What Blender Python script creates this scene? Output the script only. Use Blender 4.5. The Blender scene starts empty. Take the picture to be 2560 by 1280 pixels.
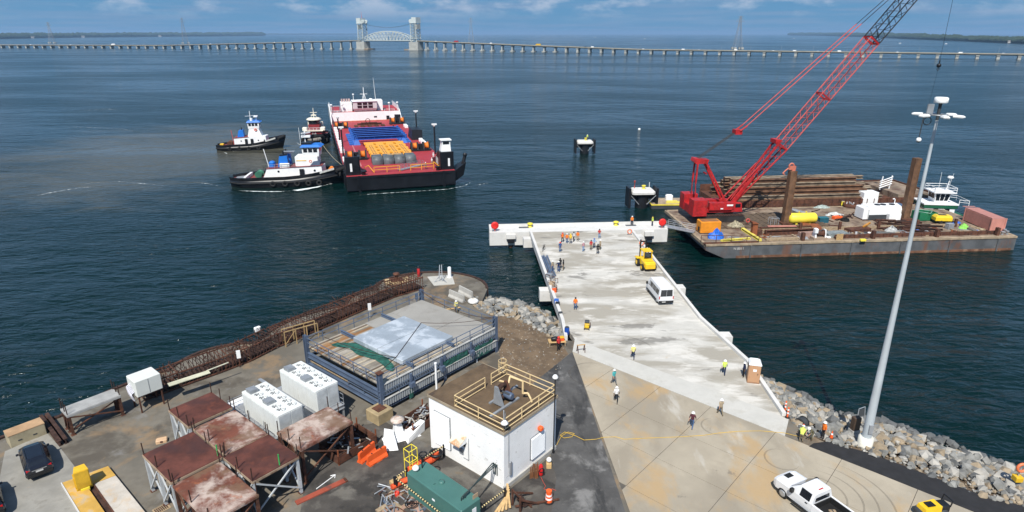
import bpy, math, random
from mathutils import Vector, Matrix, noise
R = math.radians
rnd = random.Random(7)
sc = bpy.context.scene
COL = sc.collection
# ---------------------------------------------------------------- camera
F_PX, HORIZON, CAM_H = 1570.0, 84.0, 37.0
PITCH = math.atan((640 - HORIZON) / F_PX)
cam = bpy.data.objects.new('camera', bpy.data.cameras.new('camera'))
COL.objects.link(cam)
cam.data.sensor_width = 36.0
cam.data.lens = 36.0 * F_PX / 2560.0
cam.data.clip_start = 0.5
cam.data.clip_end = 90000.0
cam.location = (0, 0, CAM_H)
cam.rotation_euler = (math.pi / 2 - PITCH, 0, 0)
sc.camera = cam
# ---------------------------------------------------------------- light
SUN_EL, SHADOW_AZ = R(52), R(13)
w = bpy.data.worlds.new('World'); sc.world = w; w.use_nodes = True
nt = w.node_tree; N = nt.nodes; L = nt.links; N.clear()
out = N.new('ShaderNodeOutputWorld'); bg = N.new('ShaderNodeBackground')
sky = N.new('ShaderNodeTexSky'); sky.sky_type = 'NISHITA'; sky.sun_disc = False
sky.sun_elevation = SUN_EL; sky.sun_rotation = math.pi + SHADOW_AZ
sky.altitude = 0; sky.air_density = 1.0; sky.dust_density = 0.3; sky.ozone_density = 2.5
bg.inputs['Strength'].default_value = 0.085
tc = N.new('ShaderNodeTexCoord')
# cloud layer: direction divided by its own elevation, so clouds shrink towards the horizon all round
sep = N.new('ShaderNodeSeparateXYZ'); L.new(tc.outputs['Generated'], sep.inputs[0])
def mnode(op, a, b=None, c=None):
    m = N.new('ShaderNodeMath'); m.operation = op
    for i, v in enumerate((a, b, c)):
        if v is None: continue
        if hasattr(v, 'default_value'): L.new(v, m.inputs[i])
        else: m.inputs[i].default_value = v
    return m.outputs[0]
zc = mnode('ADD', mnode('MAXIMUM', sep.outputs[2], 0.0), 0.03)
cx = mnode('DIVIDE', sep.outputs[0], zc); cy = mnode('DIVIDE', sep.outputs[1], zc)
cmb = N.new('ShaderNodeCombineXYZ'); L.new(cx, cmb.inputs[0]); L.new(cy, cmb.inputs[1])
def wnoise(scale, detail, rough, vec, off):
    mp = N.new('ShaderNodeMapping'); mp.inputs['Location'].default_value = off
    L.new(vec, mp.inputs[0])
    n = N.new('ShaderNodeTexNoise'); n.inputs['Scale'].default_value = scale
    n.inputs['Detail'].default_value = detail; n.inputs['Roughness'].default_value = rough
    L.new(mp.outputs[0], n.inputs['Vector']); return n.outputs['Fac']
def ramp(v, lo, hi):
    m = N.new('ShaderNodeMapRange'); m.interpolation_type = 'SMOOTHSTEP'
    m.inputs['From Min'].default_value = lo; m.inputs['From Max'].default_value = hi
    L.new(v, m.inputs['Value']); return m.outputs[0]
def wmix(f, a, b):
    m = N.new('ShaderNodeMix'); m.data_type = 'RGBA'
    L.new(f, m.inputs[0])
    for s, v in ((m.inputs[6], a), (m.inputs[7], b)):
        if hasattr(v, 'default_value'): L.new(v, s)
        else: s.default_value = v
    return m.outputs[2]
low = mnode('MULTIPLY', mnode('SUBTRACT', 1.0, ramp(sep.outputs[2], 0.02, 0.62)), 0.97)   # blue air thickening towards the horizon
ca = wmix(low, sky.outputs[0], (.45, 2.5, 4.9, 1))
pale = mnode('SUBTRACT', 1.0, ramp(sep.outputs[2], 0.0, 0.16))   # pale horizon air
c0 = wmix(mnode('MULTIPLY', pale, 0.9), ca, (1.15, 2.65, 4.4, 1))
grey = ramp(wnoise(0.34, 6, 0.55, cmb.outputs[0], (3.1, 1.7, 0)), 0.40, 0.66)
thin = mnode('SUBTRACT', 1.0, mnode('MULTIPLY', ramp(sep.outputs[2], 0.1, 0.42), 0.85))   # cloud cover opens up overhead
c1 = wmix(mnode('MULTIPLY', mnode('MULTIPLY', grey, 0.7), thin), c0, (1.9, 2.95, 4.6, 1))
# bright cumulus tops, squashed in elevation
sq = N.new('ShaderNodeMapping'); sq.inputs['Scale'].default_value = (1, 1, 2.6); L.new(tc.outputs['Generated'], sq.inputs[0])
cum = ramp(wnoise(13, 8, 0.6, sq.outputs[0], (0.4, 0.2, 0.9)), 0.44, 0.64)
band = mnode('MULTIPLY', ramp(sep.outputs[2], 0.012, 0.045), 0.72)
c2 = wmix(mnode('MULTIPLY', mnode('MULTIPLY', cum, band), thin), c1, (4.6, 5.2, 6.3, 1))
L.new(c2, bg.inputs['Color']); L.new(bg.outputs[0], out.inputs['Surface'])
sun = bpy.data.objects.new('sun', bpy.data.lights.new('sun', 'SUN')); COL.objects.link(sun)
sun.data.energy = 4.2; sun.data.angle = R(0.5); sun.data.color = (1.0, 0.955, 0.88)
ld = Vector((math.sin(SHADOW_AZ) * math.cos(SUN_EL), math.cos(SHADOW_AZ) * math.cos(SUN_EL), -math.sin(SUN_EL)))
sun.rotation_euler = ld.to_track_quat('-Z', 'Y').to_euler(); sun.location = (0, -40, 120)
sc.view_settings.view_transform = 'Standard'; sc.view_settings.look = 'None'
sc.view_settings.exposure = 0.48; sc.view_settings.gamma = 1.0; sc.view_settings.use_curve_mapping = False
sc.render.engine = 'CYCLES'
sc.cycles.max_bounces = 5; sc.cycles.diffuse_bounces = 2; sc.cycles.glossy_bounces = 3
sc.cycles.transparent_max_bounces = 8; sc.cycles.volume_bounces = 0; sc.cycles.caustics_reflective = False
sc.cycles.caustics_refractive = False; sc.cycles.sample_clamp_indirect = 4.0
sc.cycles.use_denoising = True
# ---------------------------------------------------------------- helpers
def G(px, py, z=3.0):
    """point of the level plane z seen at a pixel of the 2560 x 1280 photograph"""
    x = (px - 1280) / F_PX; y = (640 - py) / F_PX
    c, s = math.cos(PITCH), math.sin(PITCH)
    d = Vector((x, c + y * s, -s + y * c)); t = (z - CAM_H) / d.z
    return Vector((d.x * t, d.y * t, z))
class MB:
    def __init__(s): s.v = []; s.f = []; s.sm = []; s.m = Matrix(); s.mi = []; s.cur = 0
    def add(s, vs, fs, smooth=False):
        o = len(s.v)
        s.v += [tuple(s.m @ Vector(p)) for p in vs]
        s.f += [tuple(i + o for i in f) for f in fs]
        s.sm += [smooth] * len(fs); s.mi += [s.cur] * len(fs)
        return s
    def box(s, x0, x1, y0, y1, z0, z1):
        return s.add([(x0,y0,z0),(x1,y0,z0),(x1,y1,z0),(x0,y1,z0),(x0,y0,z1),(x1,y0,z1),(x1,y1,z1),(x0,y1,z1)],
                     [(0,3,2,1),(4,5,6,7),(0,1,5,4),(1,2,6,5),(2,3,7,6),(3,0,4,7)])
    def bbox(s, x0, x1, y0, y1, z0, z1, b=0.05):
        """box with chamfered vertical and top edges"""
        def ring(i, z): return [(x0+i,y0+b+i if 0 else y0+i+b,z),(x0+i+b,y0+i,z),(x1-i-b,y0+i,z),(x1-i,y0+i+b,z),(x1-i,y1-i-b,z),(x1-i-b,y1-i,z),(x0+i+b,y1-i,z),(x0+i,y1-i-b,z)]
        return s.loft([ring(0, z0), ring(0, z1-b), ring(b, z1)])
    def loft(s, rings, cap=True, smooth=False, closed=True):
        n = len(rings[0]); vs = [p for r in rings for p in r]; fs = []
        for k in range(len(rings) - 1):
            for i in range(n if closed else n - 1):
                j = (i + 1) % n
                fs.append((k*n+i, k*n+j, (k+1)*n+j, (k+1)*n+i))
        s.add(vs, fs, smooth)
        if cap:
            s.add(rings[0], [tuple(reversed(range(n)))]); s.add(rings[-1], [tuple(range(n))])
        return s
    def prism(s, poly, z0, z1):
        return s.loft([[(p[0], p[1], z0) for p in poly], [(p[0], p[1], z1) for p in poly]])
    def tube(s, p, q, r, n=6, r2=None, cap=True):
        p, q = Vector(p), Vector(q); d = q - p
        if d.length < 1e-6: return s
        d.normalize(); a = d.orthogonal().normalized(); b = d.cross(a); r2 = r if r2 is None else r2
        k = [(math.cos(2*math.pi*i/n), math.sin(2*math.pi*i/n)) for i in range(n)]
        return s.loft([[p + r*(a*x + b*y) for x, y in k], [q + r2*(a*x + b*y) for x, y in k]], cap, n > 5)
    def path(s, pts, r, n=5):
        for a, b in zip(pts, pts[1:]): s.tube(a, b, r, n)
        return s
    def beam(s, p, q, w, h, up=(0, 0, 1)):
        p, q = Vector(p), Vector(q); d = (q - p).normalized(); u = Vector(up)
        if abs(d.dot(u)) > .98: u = Vector((0, 1, 0))
        a = d.cross(u).normalized(); b = a.cross(d)
        c = [(-w/2,-h/2),(w/2,-h/2),(w/2,h/2),(-w/2,h/2)]
        return s.loft([[p + a*x + b*y for x, y in c], [q + a*x + b*y for x, y in c]])
    def ibeam(s, p, q, w, h, t=.05, up=(0, 0, 1)):
        p, q = Vector(p), Vector(q); d = (q - p).normalized(); u = Vector(up)
        if abs(d.dot(u)) > .98: u = Vector((0, 1, 0))
        a = d.cross(u).normalized(); b = a.cross(d)
        for o, ww, hh in ((b*(h/2-t/2), w, t), (-b*(h/2-t/2), w, t), (b*0, t, h-2*t)):
            c = [(-ww/2,-hh/2),(ww/2,-hh/2),(ww/2,hh/2),(-ww/2,hh/2)]
            s.loft([[p + o + a*x + b*y for x, y in c], [q + o + a*x + b*y for x, y in c]])
        return s
    def lathe(s, prof, c=(0, 0, 0), n=16, axis='z'):
        rings = []
        for r, z in prof:
            rg = []
            for i in range(n):
                t = 2*math.pi*i/n; x, y = r*math.cos(t), r*math.sin(t)
                p = (x, y, z) if axis == 'z' else ((z, x, y) if axis == 'x' else (y, z, x))
                rg.append((c[0]+p[0], c[1]+p[1], c[2]+p[2]))
            rings.append(rg)
        return s.loft(rings, True, True)
    def ball(s, c, r, n=10, sz=1.0):
        return s.lathe([(r*math.sin(math.pi*k/6), -r*sz*math.cos(math.pi*k/6)) for k in range(1, 6)], c, n)
    def torus(s, c, R0, r, n=16, m=6, axis='z', sz=1.0):
        rings = []
        for i in range(n + 1):
            t = 2*math.pi*i/n; rg = []
            for j in range(m):
                u = 2*math.pi*j/m; rr = R0 + r*math.cos(u); z = r*math.sin(u)*sz
                x, y = rr*math.cos(t), rr*math.sin(t)
                p = (x, y, z) if axis == 'z' else ((z, x, y) if axis == 'x' else (y, z, x))
                rg.append((c[0]+p[0], c[1]+p[1], c[2]+p[2]))
            rings.append(rg)
        return s.loft(rings, False, True)
    def poly(s, pts): return s.add(pts, [tuple(range(len(pts)))])
    def grid(s, fn, nu, nv, smooth=True):
        vs = [fn(i/nu, j/nv) for j in range(nv+1) for i in range(nu+1)]
        fs = [(j*(nu+1)+i, j*(nu+1)+i+1, (j+1)*(nu+1)+i+1, (j+1)*(nu+1)+i) for j in range(nv) for i in range(nu)]
        return s.add(vs, fs, smooth)
    def mesh(s, name, mats):
        me = bpy.data.meshes.new(name); me.from_pydata(s.v, [], s.f)
        me.polygons.foreach_set('use_smooth', s.sm)
        for m in (mats if isinstance(mats, (list, tuple)) else [mats]): me.materials.append(m)
        if any(s.mi): me.polygons.foreach_set('material_index', s.mi)
        me.update(); return me
def tag(o, label=None, cat=None, group=None, kind=None):
    for k, v in (('label', label), ('category', cat), ('group', group), ('kind', kind)):
        if v: o[k] = v
    return o
def obj(name, mb, mat, parent=None, label=None, cat=None, group=None, kind=None, loc=None, rz=0.0):
    o = bpy.data.objects.new(name, mb if isinstance(mb, bpy.types.Mesh) else mb.mesh(name, mat))
    COL.objects.link(o); o.parent = parent
    if loc is not None: o.location = loc
    if rz: o.rotation_euler = (0, 0, rz)
    return tag(o, label, cat, group, kind)
def thing(name, label, cat, loc=(0, 0, 0), rz=0.0, group=None):
    o = bpy.data.objects.new(name, None); COL.objects.link(o); o.empty_display_size = .3
    o.location = loc; o.rotation_euler = (0, 0, rz)
    return tag(o, label, cat, group)
KIDS = None
def kids(o): return [c for c in COL.objects if c.parent == o]
def dup(root, loc, rz=None, label=None, group=None, tree=None):
    """copy a thing with its parts and sub-parts"""
    r = root.copy(); COL.objects.link(r); r.location = loc
    if rz is not None: r.rotation_euler = (0, 0, rz)
    if label: r['label'] = label
    if group: r['group'] = group
    for c in (tree or kids(root)):
        d = c.copy(); COL.objects.link(d); d.parent = r
        for g in kids(c):
            e = g.copy(); COL.objects.link(e); e.parent = d
    return r
def text(name, body, size, mat, parent, loc, rot, extrude=.01, align='CENTER'):
    cu = bpy.data.curves.new(name, 'FONT'); cu.body = body; cu.size = size; cu.extrude = extrude
    cu.align_x = align; cu.align_y = 'CENTER'; cu.materials.append(mat)
    tmp = bpy.data.objects.new(name, cu); COL.objects.link(tmp)
    me = bpy.data.meshes.new_from_object(tmp.evaluated_get(bpy.context.evaluated_depsgraph_get()))
    COL.objects.unlink(tmp); bpy.data.objects.remove(tmp)
    o = bpy.data.objects.new(name, me); COL.objects.link(o); o.parent = parent
    o.location = loc; o.rotation_euler = rot; return o
# ---------------------------------------------------------------- materials
MATS = {}
def M(key, col=None, rough=.7, metal=0.0, var=.22, scale=.9, bump=0.0, bscale=8.0, stains=(), streak=False, spec=.4, alpha=None, obj_space=False):
    """procedural paint / steel / concrete: two-scale value noise, optional stain layers (colour, scale, lo, hi, amount)"""
    if key in MATS: return MATS[key]
    m = bpy.data.materials.new(key); m.use_nodes = True; MATS[key] = m
    T = m.node_tree; n = T.nodes; l = T.links; b = n['Principled BSDF']
    g = n.new('ShaderNodeNewGeometry'); vec = g.outputs['Position']
    if obj_space: vec = n.new('ShaderNodeTexCoord').outputs['Object']
    def nz(sc_, det=5, ro=.6, v=None, dist=0):
        q = n.new('ShaderNodeTexNoise'); q.inputs['Scale'].default_value = sc_; q.inputs['Detail'].default_value = det
        q.inputs['Roughness'].default_value = ro; q.inputs['Distortion'].default_value = dist
        l.new(v or vec, q.inputs['Vector']); return q.outputs['Fac']
    def mp(v, lo, hi, a=0.0, c=1.0):
        q = n.new('ShaderNodeMapRange'); q.inputs[1].default_value = lo; q.inputs[2].default_value = hi
        q.inputs[3].default_value = a; q.inputs[4].default_value = c; q.interpolation_type = 'SMOOTHSTEP'
        l.new(v, q.inputs[0]); return q.outputs[0]
    def mx(f, a, c):
        q = n.new('ShaderNodeMix'); q.data_type = 'RGBA'; l.new(f, q.inputs[0])
        for s_, v in ((q.inputs[6], a), (q.inputs[7], c)):
            if isinstance(v, tuple): s_.default_value = v
            else: l.new(v, s_)
        return q.outputs[2]
    c4 = (*col, 1)
    dk = tuple(x*(1-var) for x in col) + (1,); lt = tuple(min(1, x*(1+var*.55)) for x in col) + (1,)
    cur = mx(mp(nz(scale), .3, .7), dk, lt)
    cur = mx(mp(nz(scale*9, 3), .45, .8, 0, .35), cur, dk)
    for st in stains:
        scol, ssc, lo, hi, amt = st[:5]
        v = vec
        if len(st) > 5:
            mpn = n.new('ShaderNodeMapping'); mpn.inputs['Scale'].default_value = st[5]; l.new(vec, mpn.inputs[0]); v = mpn.outputs[0]
        cur = mx(mp(nz(ssc, 7, .62, v, .3), lo, hi, 0, amt), cur, (*scol, 1))
    l.new(cur, b.inputs['Base Color'])
    b.inputs['Roughness'].default_value = rough; b.inputs['Metallic'].default_value = metal
    b.inputs['Specular IOR Level'].default_value = spec
    if bump:
        bn = n.new('ShaderNodeBump'); bn.inputs['Strength'].default_value = bump; bn.inputs['Distance'].default_value = .05
        l.new(nz(bscale, 6), bn.inputs['Height']); l.new(bn.outputs[0], b.inputs['Normal'])
    return m
RUST = (.13, .045, .022)
white = M('white paint', (.82, .83, .825), .5, var=.06, stains=[((.5, .46, .4), 1.3, .64, .8, .3)])
black = M('black steel', (.012, .013, .016), .45, var=.3)
blackr = M('black rubber', (.016, .016, .016), .85, var=.3)
glass = M('dark glass', (.012, .015, .02), .06, var=.1, spec=.8)
rust = M('rusty steel', (.11, .045, .026), .85, var=.45, scale=1.6, bump=.3, stains=[((.035, .02, .016), 1.1, .5, .7, .8)])
rustdk = M('dark rusted steel', (.055, .028, .02), .9, var=.5, scale=2.2, bump=.3)
galv = M('galvanised steel', (.45, .47, .49), .45, metal=.5, var=.15)
alum = M('grey metal', (.32, .34, .36), .5, metal=.3, var=.2)
yellow = M('yellow paint', (.72, .44, .025), .5, var=.18, stains=[((.3, .16, .04), 2.1, .6, .8, .5)])
brighty = M('bright yellow paint', (.83, .68, .06), .45, var=.1)
orange = M('orange plastic', (.80, .12, .025), .5, var=.12)
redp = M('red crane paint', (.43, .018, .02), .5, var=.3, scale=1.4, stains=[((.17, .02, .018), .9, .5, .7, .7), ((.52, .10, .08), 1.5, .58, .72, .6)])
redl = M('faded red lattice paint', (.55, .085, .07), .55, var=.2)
blueg = M('blue grey steel paint', (.09, .125, .19), .5, var=.2, stains=[((.2, .1, .06), 1.4, .63, .75, .6)])
darkgrey = M('dark grey', (.05, .055, .06), .6, var=.2)
wood = M('weathered timber', (.33, .25, .16), .85, var=.35, scale=3)
woodn = M('fresh timber', (.55, .37, .17), .8, var=.2, scale=3)
rope = M('rope', (.45, .38, .26), .9)
blues = M('blue tarpaulin', (.02, .13, .55), .5, var=.3, scale=3, bump=.6, bscale=3)
# ================================================================ setting: water, sky air, far shores
def water_material():
    m = bpy.data.materials.new('river water'); m.use_nodes = True
    T = m.node_tree; n = T.nodes; l = T.links; b = n['Principled BSDF']
    g = n.new('ShaderNodeNewGeometry')
    def mapped(scale, rz=0.0):
        q = n.new('ShaderNodeMapping'); q.inputs['Scale'].default_value = scale; q.inputs['Rotation'].default_value = (0, 0, rz)
        l.new(g.outputs['Position'], q.inputs[0]); return q.outputs[0]
    def nz(v, sc_, det, ro, dist=0):
        q = n.new('ShaderNodeTexNoise'); q.inputs['Scale'].default_value = sc_; q.inputs['Detail'].default_value = det
        q.inputs['Roughness'].default_value = ro; q.inputs['Distortion'].default_value = dist
        l.new(v, q.inputs['Vector']); return q.outputs['Fac']
    def math_(op, a, c):
        q = n.new('ShaderNodeMath'); q.operation = op
        for i, v in enumerate((a, c)):
            if hasattr(v, 'default_value'): l.new(v, q.inputs[i])
            else: q.inputs[i].default_value = v
        return q.outputs[0]
    def mr(v, lo, hi, a, c):
        q = n.new('ShaderNodeMapRange'); q.interpolation_type = 'SMOOTHSTEP'
        for i, k in enumerate((lo, hi, a, c)): q.inputs[i+1].default_value = k
        l.new(v, q.inputs[0]); return q.outputs[0]
    wv = mapped((.42, 1.0, 1), R(-14))
    h1 = nz(wv, .8, 4, .55, .6)
    h2 = nz(mapped((.5, 1.0, 1), R(22)), .13, 3, .5)
    patch = nz(mapped((.35, 1, 1), R(-8)), .011, 5, .6, .6)
    amp = mr(patch, .38, .62, .3, 1.3)
    h = math_('ADD', math_('MULTIPLY', math_('MULTIPLY', h1, amp), 1.0), math_('MULTIPLY', h2, 1.9))
    bn = n.new('ShaderNodeBump'); bn.inputs['Strength'].default_value = 1.0; bn.inputs['Distance'].default_value = .8
    l.new(h, bn.inputs['Height']); l.new(bn.outputs[0], b.inputs['Normal'])
    # silt stirred up by the tugs: brownish plume west of the barge
    dsub = n.new('ShaderNodeVectorMath'); dsub.operation = 'SUBTRACT'; dsub.inputs[1].default_value = (-112, 208, 0)
    l.new(g.outputs['Position'], dsub.inputs[0])
    dsc = n.new('ShaderNodeVectorMath'); dsc.operation = 'MULTIPLY'; dsc.inputs[1].default_value = (1/62, 1/78, 0)
    l.new(dsub.outputs[0], dsc.inputs[0])
    dl = n.new('ShaderNodeVectorMath'); dl.operation = 'LENGTH'; l.new(dsc.outputs[0], dl.inputs[0])
    pl = math_('ADD', dl.outputs['Value'], math_('MULTIPLY', math_('SUBTRACT', nz(mapped((.5, 1, 1)), .035, 5, .65, 1.2), .5), 1.7))
    plume = mr(pl, .35, 1.1, .85, 0.0)
    mx = n.new('ShaderNodeMix'); mx.data_type = 'RGBA'; l.new(plume, mx.inputs[0])
    mx.inputs[6].default_value = (.0008, .0115, .0108, 1); mx.inputs[7].default_value = (.085, .082, .062, 1)
    l.new(mx.outputs[2], b.inputs['Base Color'])
    l.new(mr(patch, .38, .62, .08, .2), b.inputs['Roughness']); b.inputs['IOR'].default_value = 1.333
    b.inputs['Specular IOR Level'].default_value = .42
    return m
mb = MB()
def wpt(r, a): return (r*math.sin(a), r*math.cos(a), 0)
rad = [0, 120, 400, 1500, 6000, 26000, 60000]; na = 48
vs = [(0, 0, 0)] + [wpt(r, 2*math.pi*i/na) for r in rad[1:] for i in range(na)]
fs = [(0, 1+(i+1) % na, 1+i) for i in range(na)]
for k in range(len(rad)-2):
    for i in range(na): fs.append((1+k*na+i, 1+k*na+(i+1) % na, 1+(k+1)*na+(i+1) % na, 1+(k+1)*na+i))
mb.add(vs, [tuple(reversed(f)) for f in fs])
obj('water', mb, water_material(), kind='structure')
# far shores: land strip + wooded mass standing on it
shoreland = M('far shore earth', (.10, .095, .06), .9)
def leaf_mat(name, c):
    return M(name, c, .8, var=.5, scale=.03, stains=[((c[0]*.4, c[1]*.4, c[2]*.4), .06, .45, .65, .8)])
treemat = leaf_mat('far woodland', (.038, .062, .028))
def shore(pts, depth, hgt, name_l):
    """pts: waterline points (x, y); woodland canopy of lumpy crowns behind them"""
    land = MB(); wood_ = MB(); n = len(pts)
    def off(p, d): v = Vector((p[0], p[1], 0)); u = v.normalized(); return v + u*d
    rows = [(0, -1), (18, 2.5), (depth, 4)]
    vs = [];
    for p in pts:
        for d, z in rows: q = off(p, d); vs.append((q.x, q.y, z))
    fs = [(i*3+j, i*3+j+1, i*3+j+4, i*3+j+3) for i in range(n-1) for j in range(2)]
    land.add(vs, [tuple(reversed(f)) for f in fs])
    lo = obj('shore_land', land, shoreland, kind='structure')
    # canopy: rows of bumpy crowns, finely divided
    for i in range(n-1):
        a, c = Vector(pts[i]), Vector(pts[i+1]); seg = (c-a).length
        step = max(16.0, a.length*.0035); k = max(2, int(seg/step))
        for j in range(k):
            p = a.lerp(c, (j+rnd.random()*.6)/k)
            for row in range(3):
                d = 22 + row*depth*.3 + rnd.uniform(-8, 12); q = off(p, d)
                h = hgt(i)*(.85+.28*rnd.random())*(1+.12*row); r = step*(.8+.5*rnd.random())
                m_ = 7
                prof = [(.75, .12), (1.0, .38), (.92, .62), (.6, .86), (.2, 1.0)]
                rings = [[(q.x+r*s*(1+rnd.uniform(-.22, .22))*math.cos(2*math.pi*t/m_), q.y+r*s*(1+rnd.uniform(-.22, .22))*math.sin(2*math.pi*t/m_), 1+h*zz*(1+rnd.uniform(-.06, .06))) for t in range(m_)] for s, zz in prof]
                wood_.loft(rings, True, False)
    obj('far_woodland', wood_, treemat, kind='stuff', label=name_l, cat='woodland')
    return lo
def lp(x, y): q = G(x, y, 0); return (q.x, q.y)
left_pts = [lp(-260, 103), lp(-120, 100), lp(0, 97.2), lp(90, 95.3), lp(180, 94), lp(300, 92.6), lp(420, 91.6), lp(520, 90.9), lp(610, 90.2), lp(660, 89.6)]
shore(left_pts, 500, lambda i: 26 + i*2.6, 'long low wooded shore beyond the bridge trestle with pylons before it')
far_pts = [lp(610, 87.4), lp(700, 87.2), lp(800, 87.0), lp(900, 86.8), lp(1010, 86.7)]
shore(far_pts, 900, lambda i: 34, 'faint distant wooded shore behind the lift span')
right_pts = [lp(1975, 88.6), lp(2060, 89.6), lp(2150, 92), lp(2230, 95.5), lp(2310, 99), lp(2400, 102.5), lp(2480, 106), lp(2560, 109.5), lp(2700, 116), lp(2850, 124)]
shore(right_pts, 260, lambda i: max(19, 42 - i*4.5), 'wooded shore beyond the bridge behind the crane hook')
# a few pale houses on the shores
hw = M('far house white', (.66, .64, .6), .7, var=.1); hr = M('far house roof', (.2, .17, .15), .8)
def far_house(px, py, s, label, roofm=hr):
    p = G(px, py, 0); u = Vector((p.x, p.y, 0)).normalized(); q = Vector((p.x, p.y, 0)) + u*12
    t = thing('shore_house', label, 'house', (q.x, q.y, 1.6), math.atan2(u.y, u.x) - math.pi/2, 'pale houses along the far shores')
    b = MB().box(-s, s, -s*.55, s*.55, 0, s*.75); obj('wall', b, hw, t)
    r_ = MB().loft([[(-s*1.08, -s*.65, s*.75), (s*1.08, -s*.65, s*.75), (s*1.08, s*.65, s*.75), (-s*1.08, s*.65, s*.75)], [(-s*1.08, -.1, s*1.2), (s*1.08, -.1, s*1.2), (s*1.08, .1, s*1.2), (-s*1.08, .1, s*1.2)]])
    obj('roof', r_, roofm, t)
    for k in (-.6, 0, .6):
        obj('window', MB().box(s*k-s*.12, s*k+s*.12, -s*.56, -s*.545, s*.25, s*.55), glass, t)
far_house(2378, 100.5, 13, 'large pale house with long roof on the wooded shore behind the crane boom')
far_house(2462, 105, 8, 'small pale house among trees on the shore behind the lamp mast')
far_house(2525, 108.3, 8, 'small pale house low on the shore at the wood edge past the lamp mast')
far_house(208, 93.9, 13, 'pale waterside house on the low shore between the two lattice pylons')
far_house(400, 92, 15, 'pale waterside house on the low shore just beside the tall lattice pylon')
far_house(82, 95.8, 11, 'pale waterside house on the low shore beside the shorter lattice pylon')
# ================================================================ lift bridge
conc_far = M('bridge concrete', (.42, .42, .38), .8, var=.18, scale=.15)
deck_far = M('bridge deck concrete', (.36, .33, .26), .85, var=.15, scale=.1)
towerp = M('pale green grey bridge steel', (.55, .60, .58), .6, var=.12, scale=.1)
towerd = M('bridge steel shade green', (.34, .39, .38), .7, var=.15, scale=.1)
def P2(x, y): q = G(x, y, 0); return Vector((q.x, q.y, 0))
bl, t1, t2, br = P2(-60, 119.3), P2(909, 123.2), P2(1041, 125.2), P2(2640, 150.5)
bridge = thing('lift_bridge', 'long vertical lift bridge on concrete piers crossing the whole river', 'bridge', t1)
O = t1.copy()
def zdeck(s, total):      # deck height along an approach, s metres from the tower
    return 21.0 - 13.5*min(1.0, (s/560.0))**.9
def approach(a, c, nseg, first=18.0):
    d = (c - a); Ltot = d.length; d.normalize(); nrm = Vector((-d.y, d.x, 0))
    n = int(Ltot/26.0); spans = []
    rz = math.atan2(d.y, d.x)
    for i in range(n):
        s0, s1 = first + i*26.0, first + (i+1)*26.0
        p0 = a + d*s0; p1 = a + d*s1; z0, z1 = zdeck(s0, Ltot), zdeck(s1, Ltot)
        m = MB()
        for w_, za, zb in ((5.6, -2.0, -.2), (7.0, -.2, .15)):
            rg = []
            for p, z in ((p0, z0), (p1, z1)):
                rg.append([p - O + nrm*k*w_ + Vector((0, 0, z+zz)) for k, zz in ((-1, za), (1, za), (1, zb), (-1, zb))])
            m.loft(rg)
        for k in (-1, 1):
            m.beam(p0 - O + nrm*k*6.8 + Vector((0, 0, z0+.6)), p1 - O + nrm*k*6.8 + Vector((0, 0, z1+.6)), .35, .9)
        obj('deck_span', m, deck_far, bridge)
        # pier
        m = MB(); q = p1 - O; h = z1 - 2.0
        m.m = Matrix.Translation(q) @ Matrix.Rotation(rz, 4, 'Z')
        if h > 9.5:
            m.box(-3.6, 3.6, -6.5, 6.5, -2, 2.0)
            for k in (-1, 1): m.lathe([(1.9, 2), (1.35, h*.55), (1.35, h-1.6)], (0, k*3.6, 0), 10)
            m.loft([[(-1.5, -4.8, h-1.6), (1.5, -4.8, h-1.6), (1.5, 4.8, h-1.6), (-1.5, 4.8, h-1.6)], [(-1.7, -6.4, h), (1.7, -6.4, h), (1.7, 6.4, h), (-1.7, 6.4, h)]])
        else:
            m.box(-2.0, 2.0, -5.4, 5.4, -2, h-1.0); m.box(-2.4, 2.4, -6.2, 6.2, h-1.0, h)
        obj('pier', m, conc_far, bridge)
        if i % 2 == 0:
            m = MB(); zz = z1
            q2 = p1 - O + nrm*6.6
            m.tube(q2 + Vector((0, 0, zz)), q2 + Vector((0, 0, zz+9)), .16, 4)
            m.tube(q2 + Vector((0, 0, zz+9)), q2 - nrm*2.2 + Vector((0, 0, zz+9.4)), .13, 4)
            obj('lamp_post', m, alum, bridge)
    return d, nrm, n
dl_, nl_, _ = approach(t1, bl, 0, 6)
dr_, nr_, _ = approach(t2, br, 0, 6)
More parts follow.
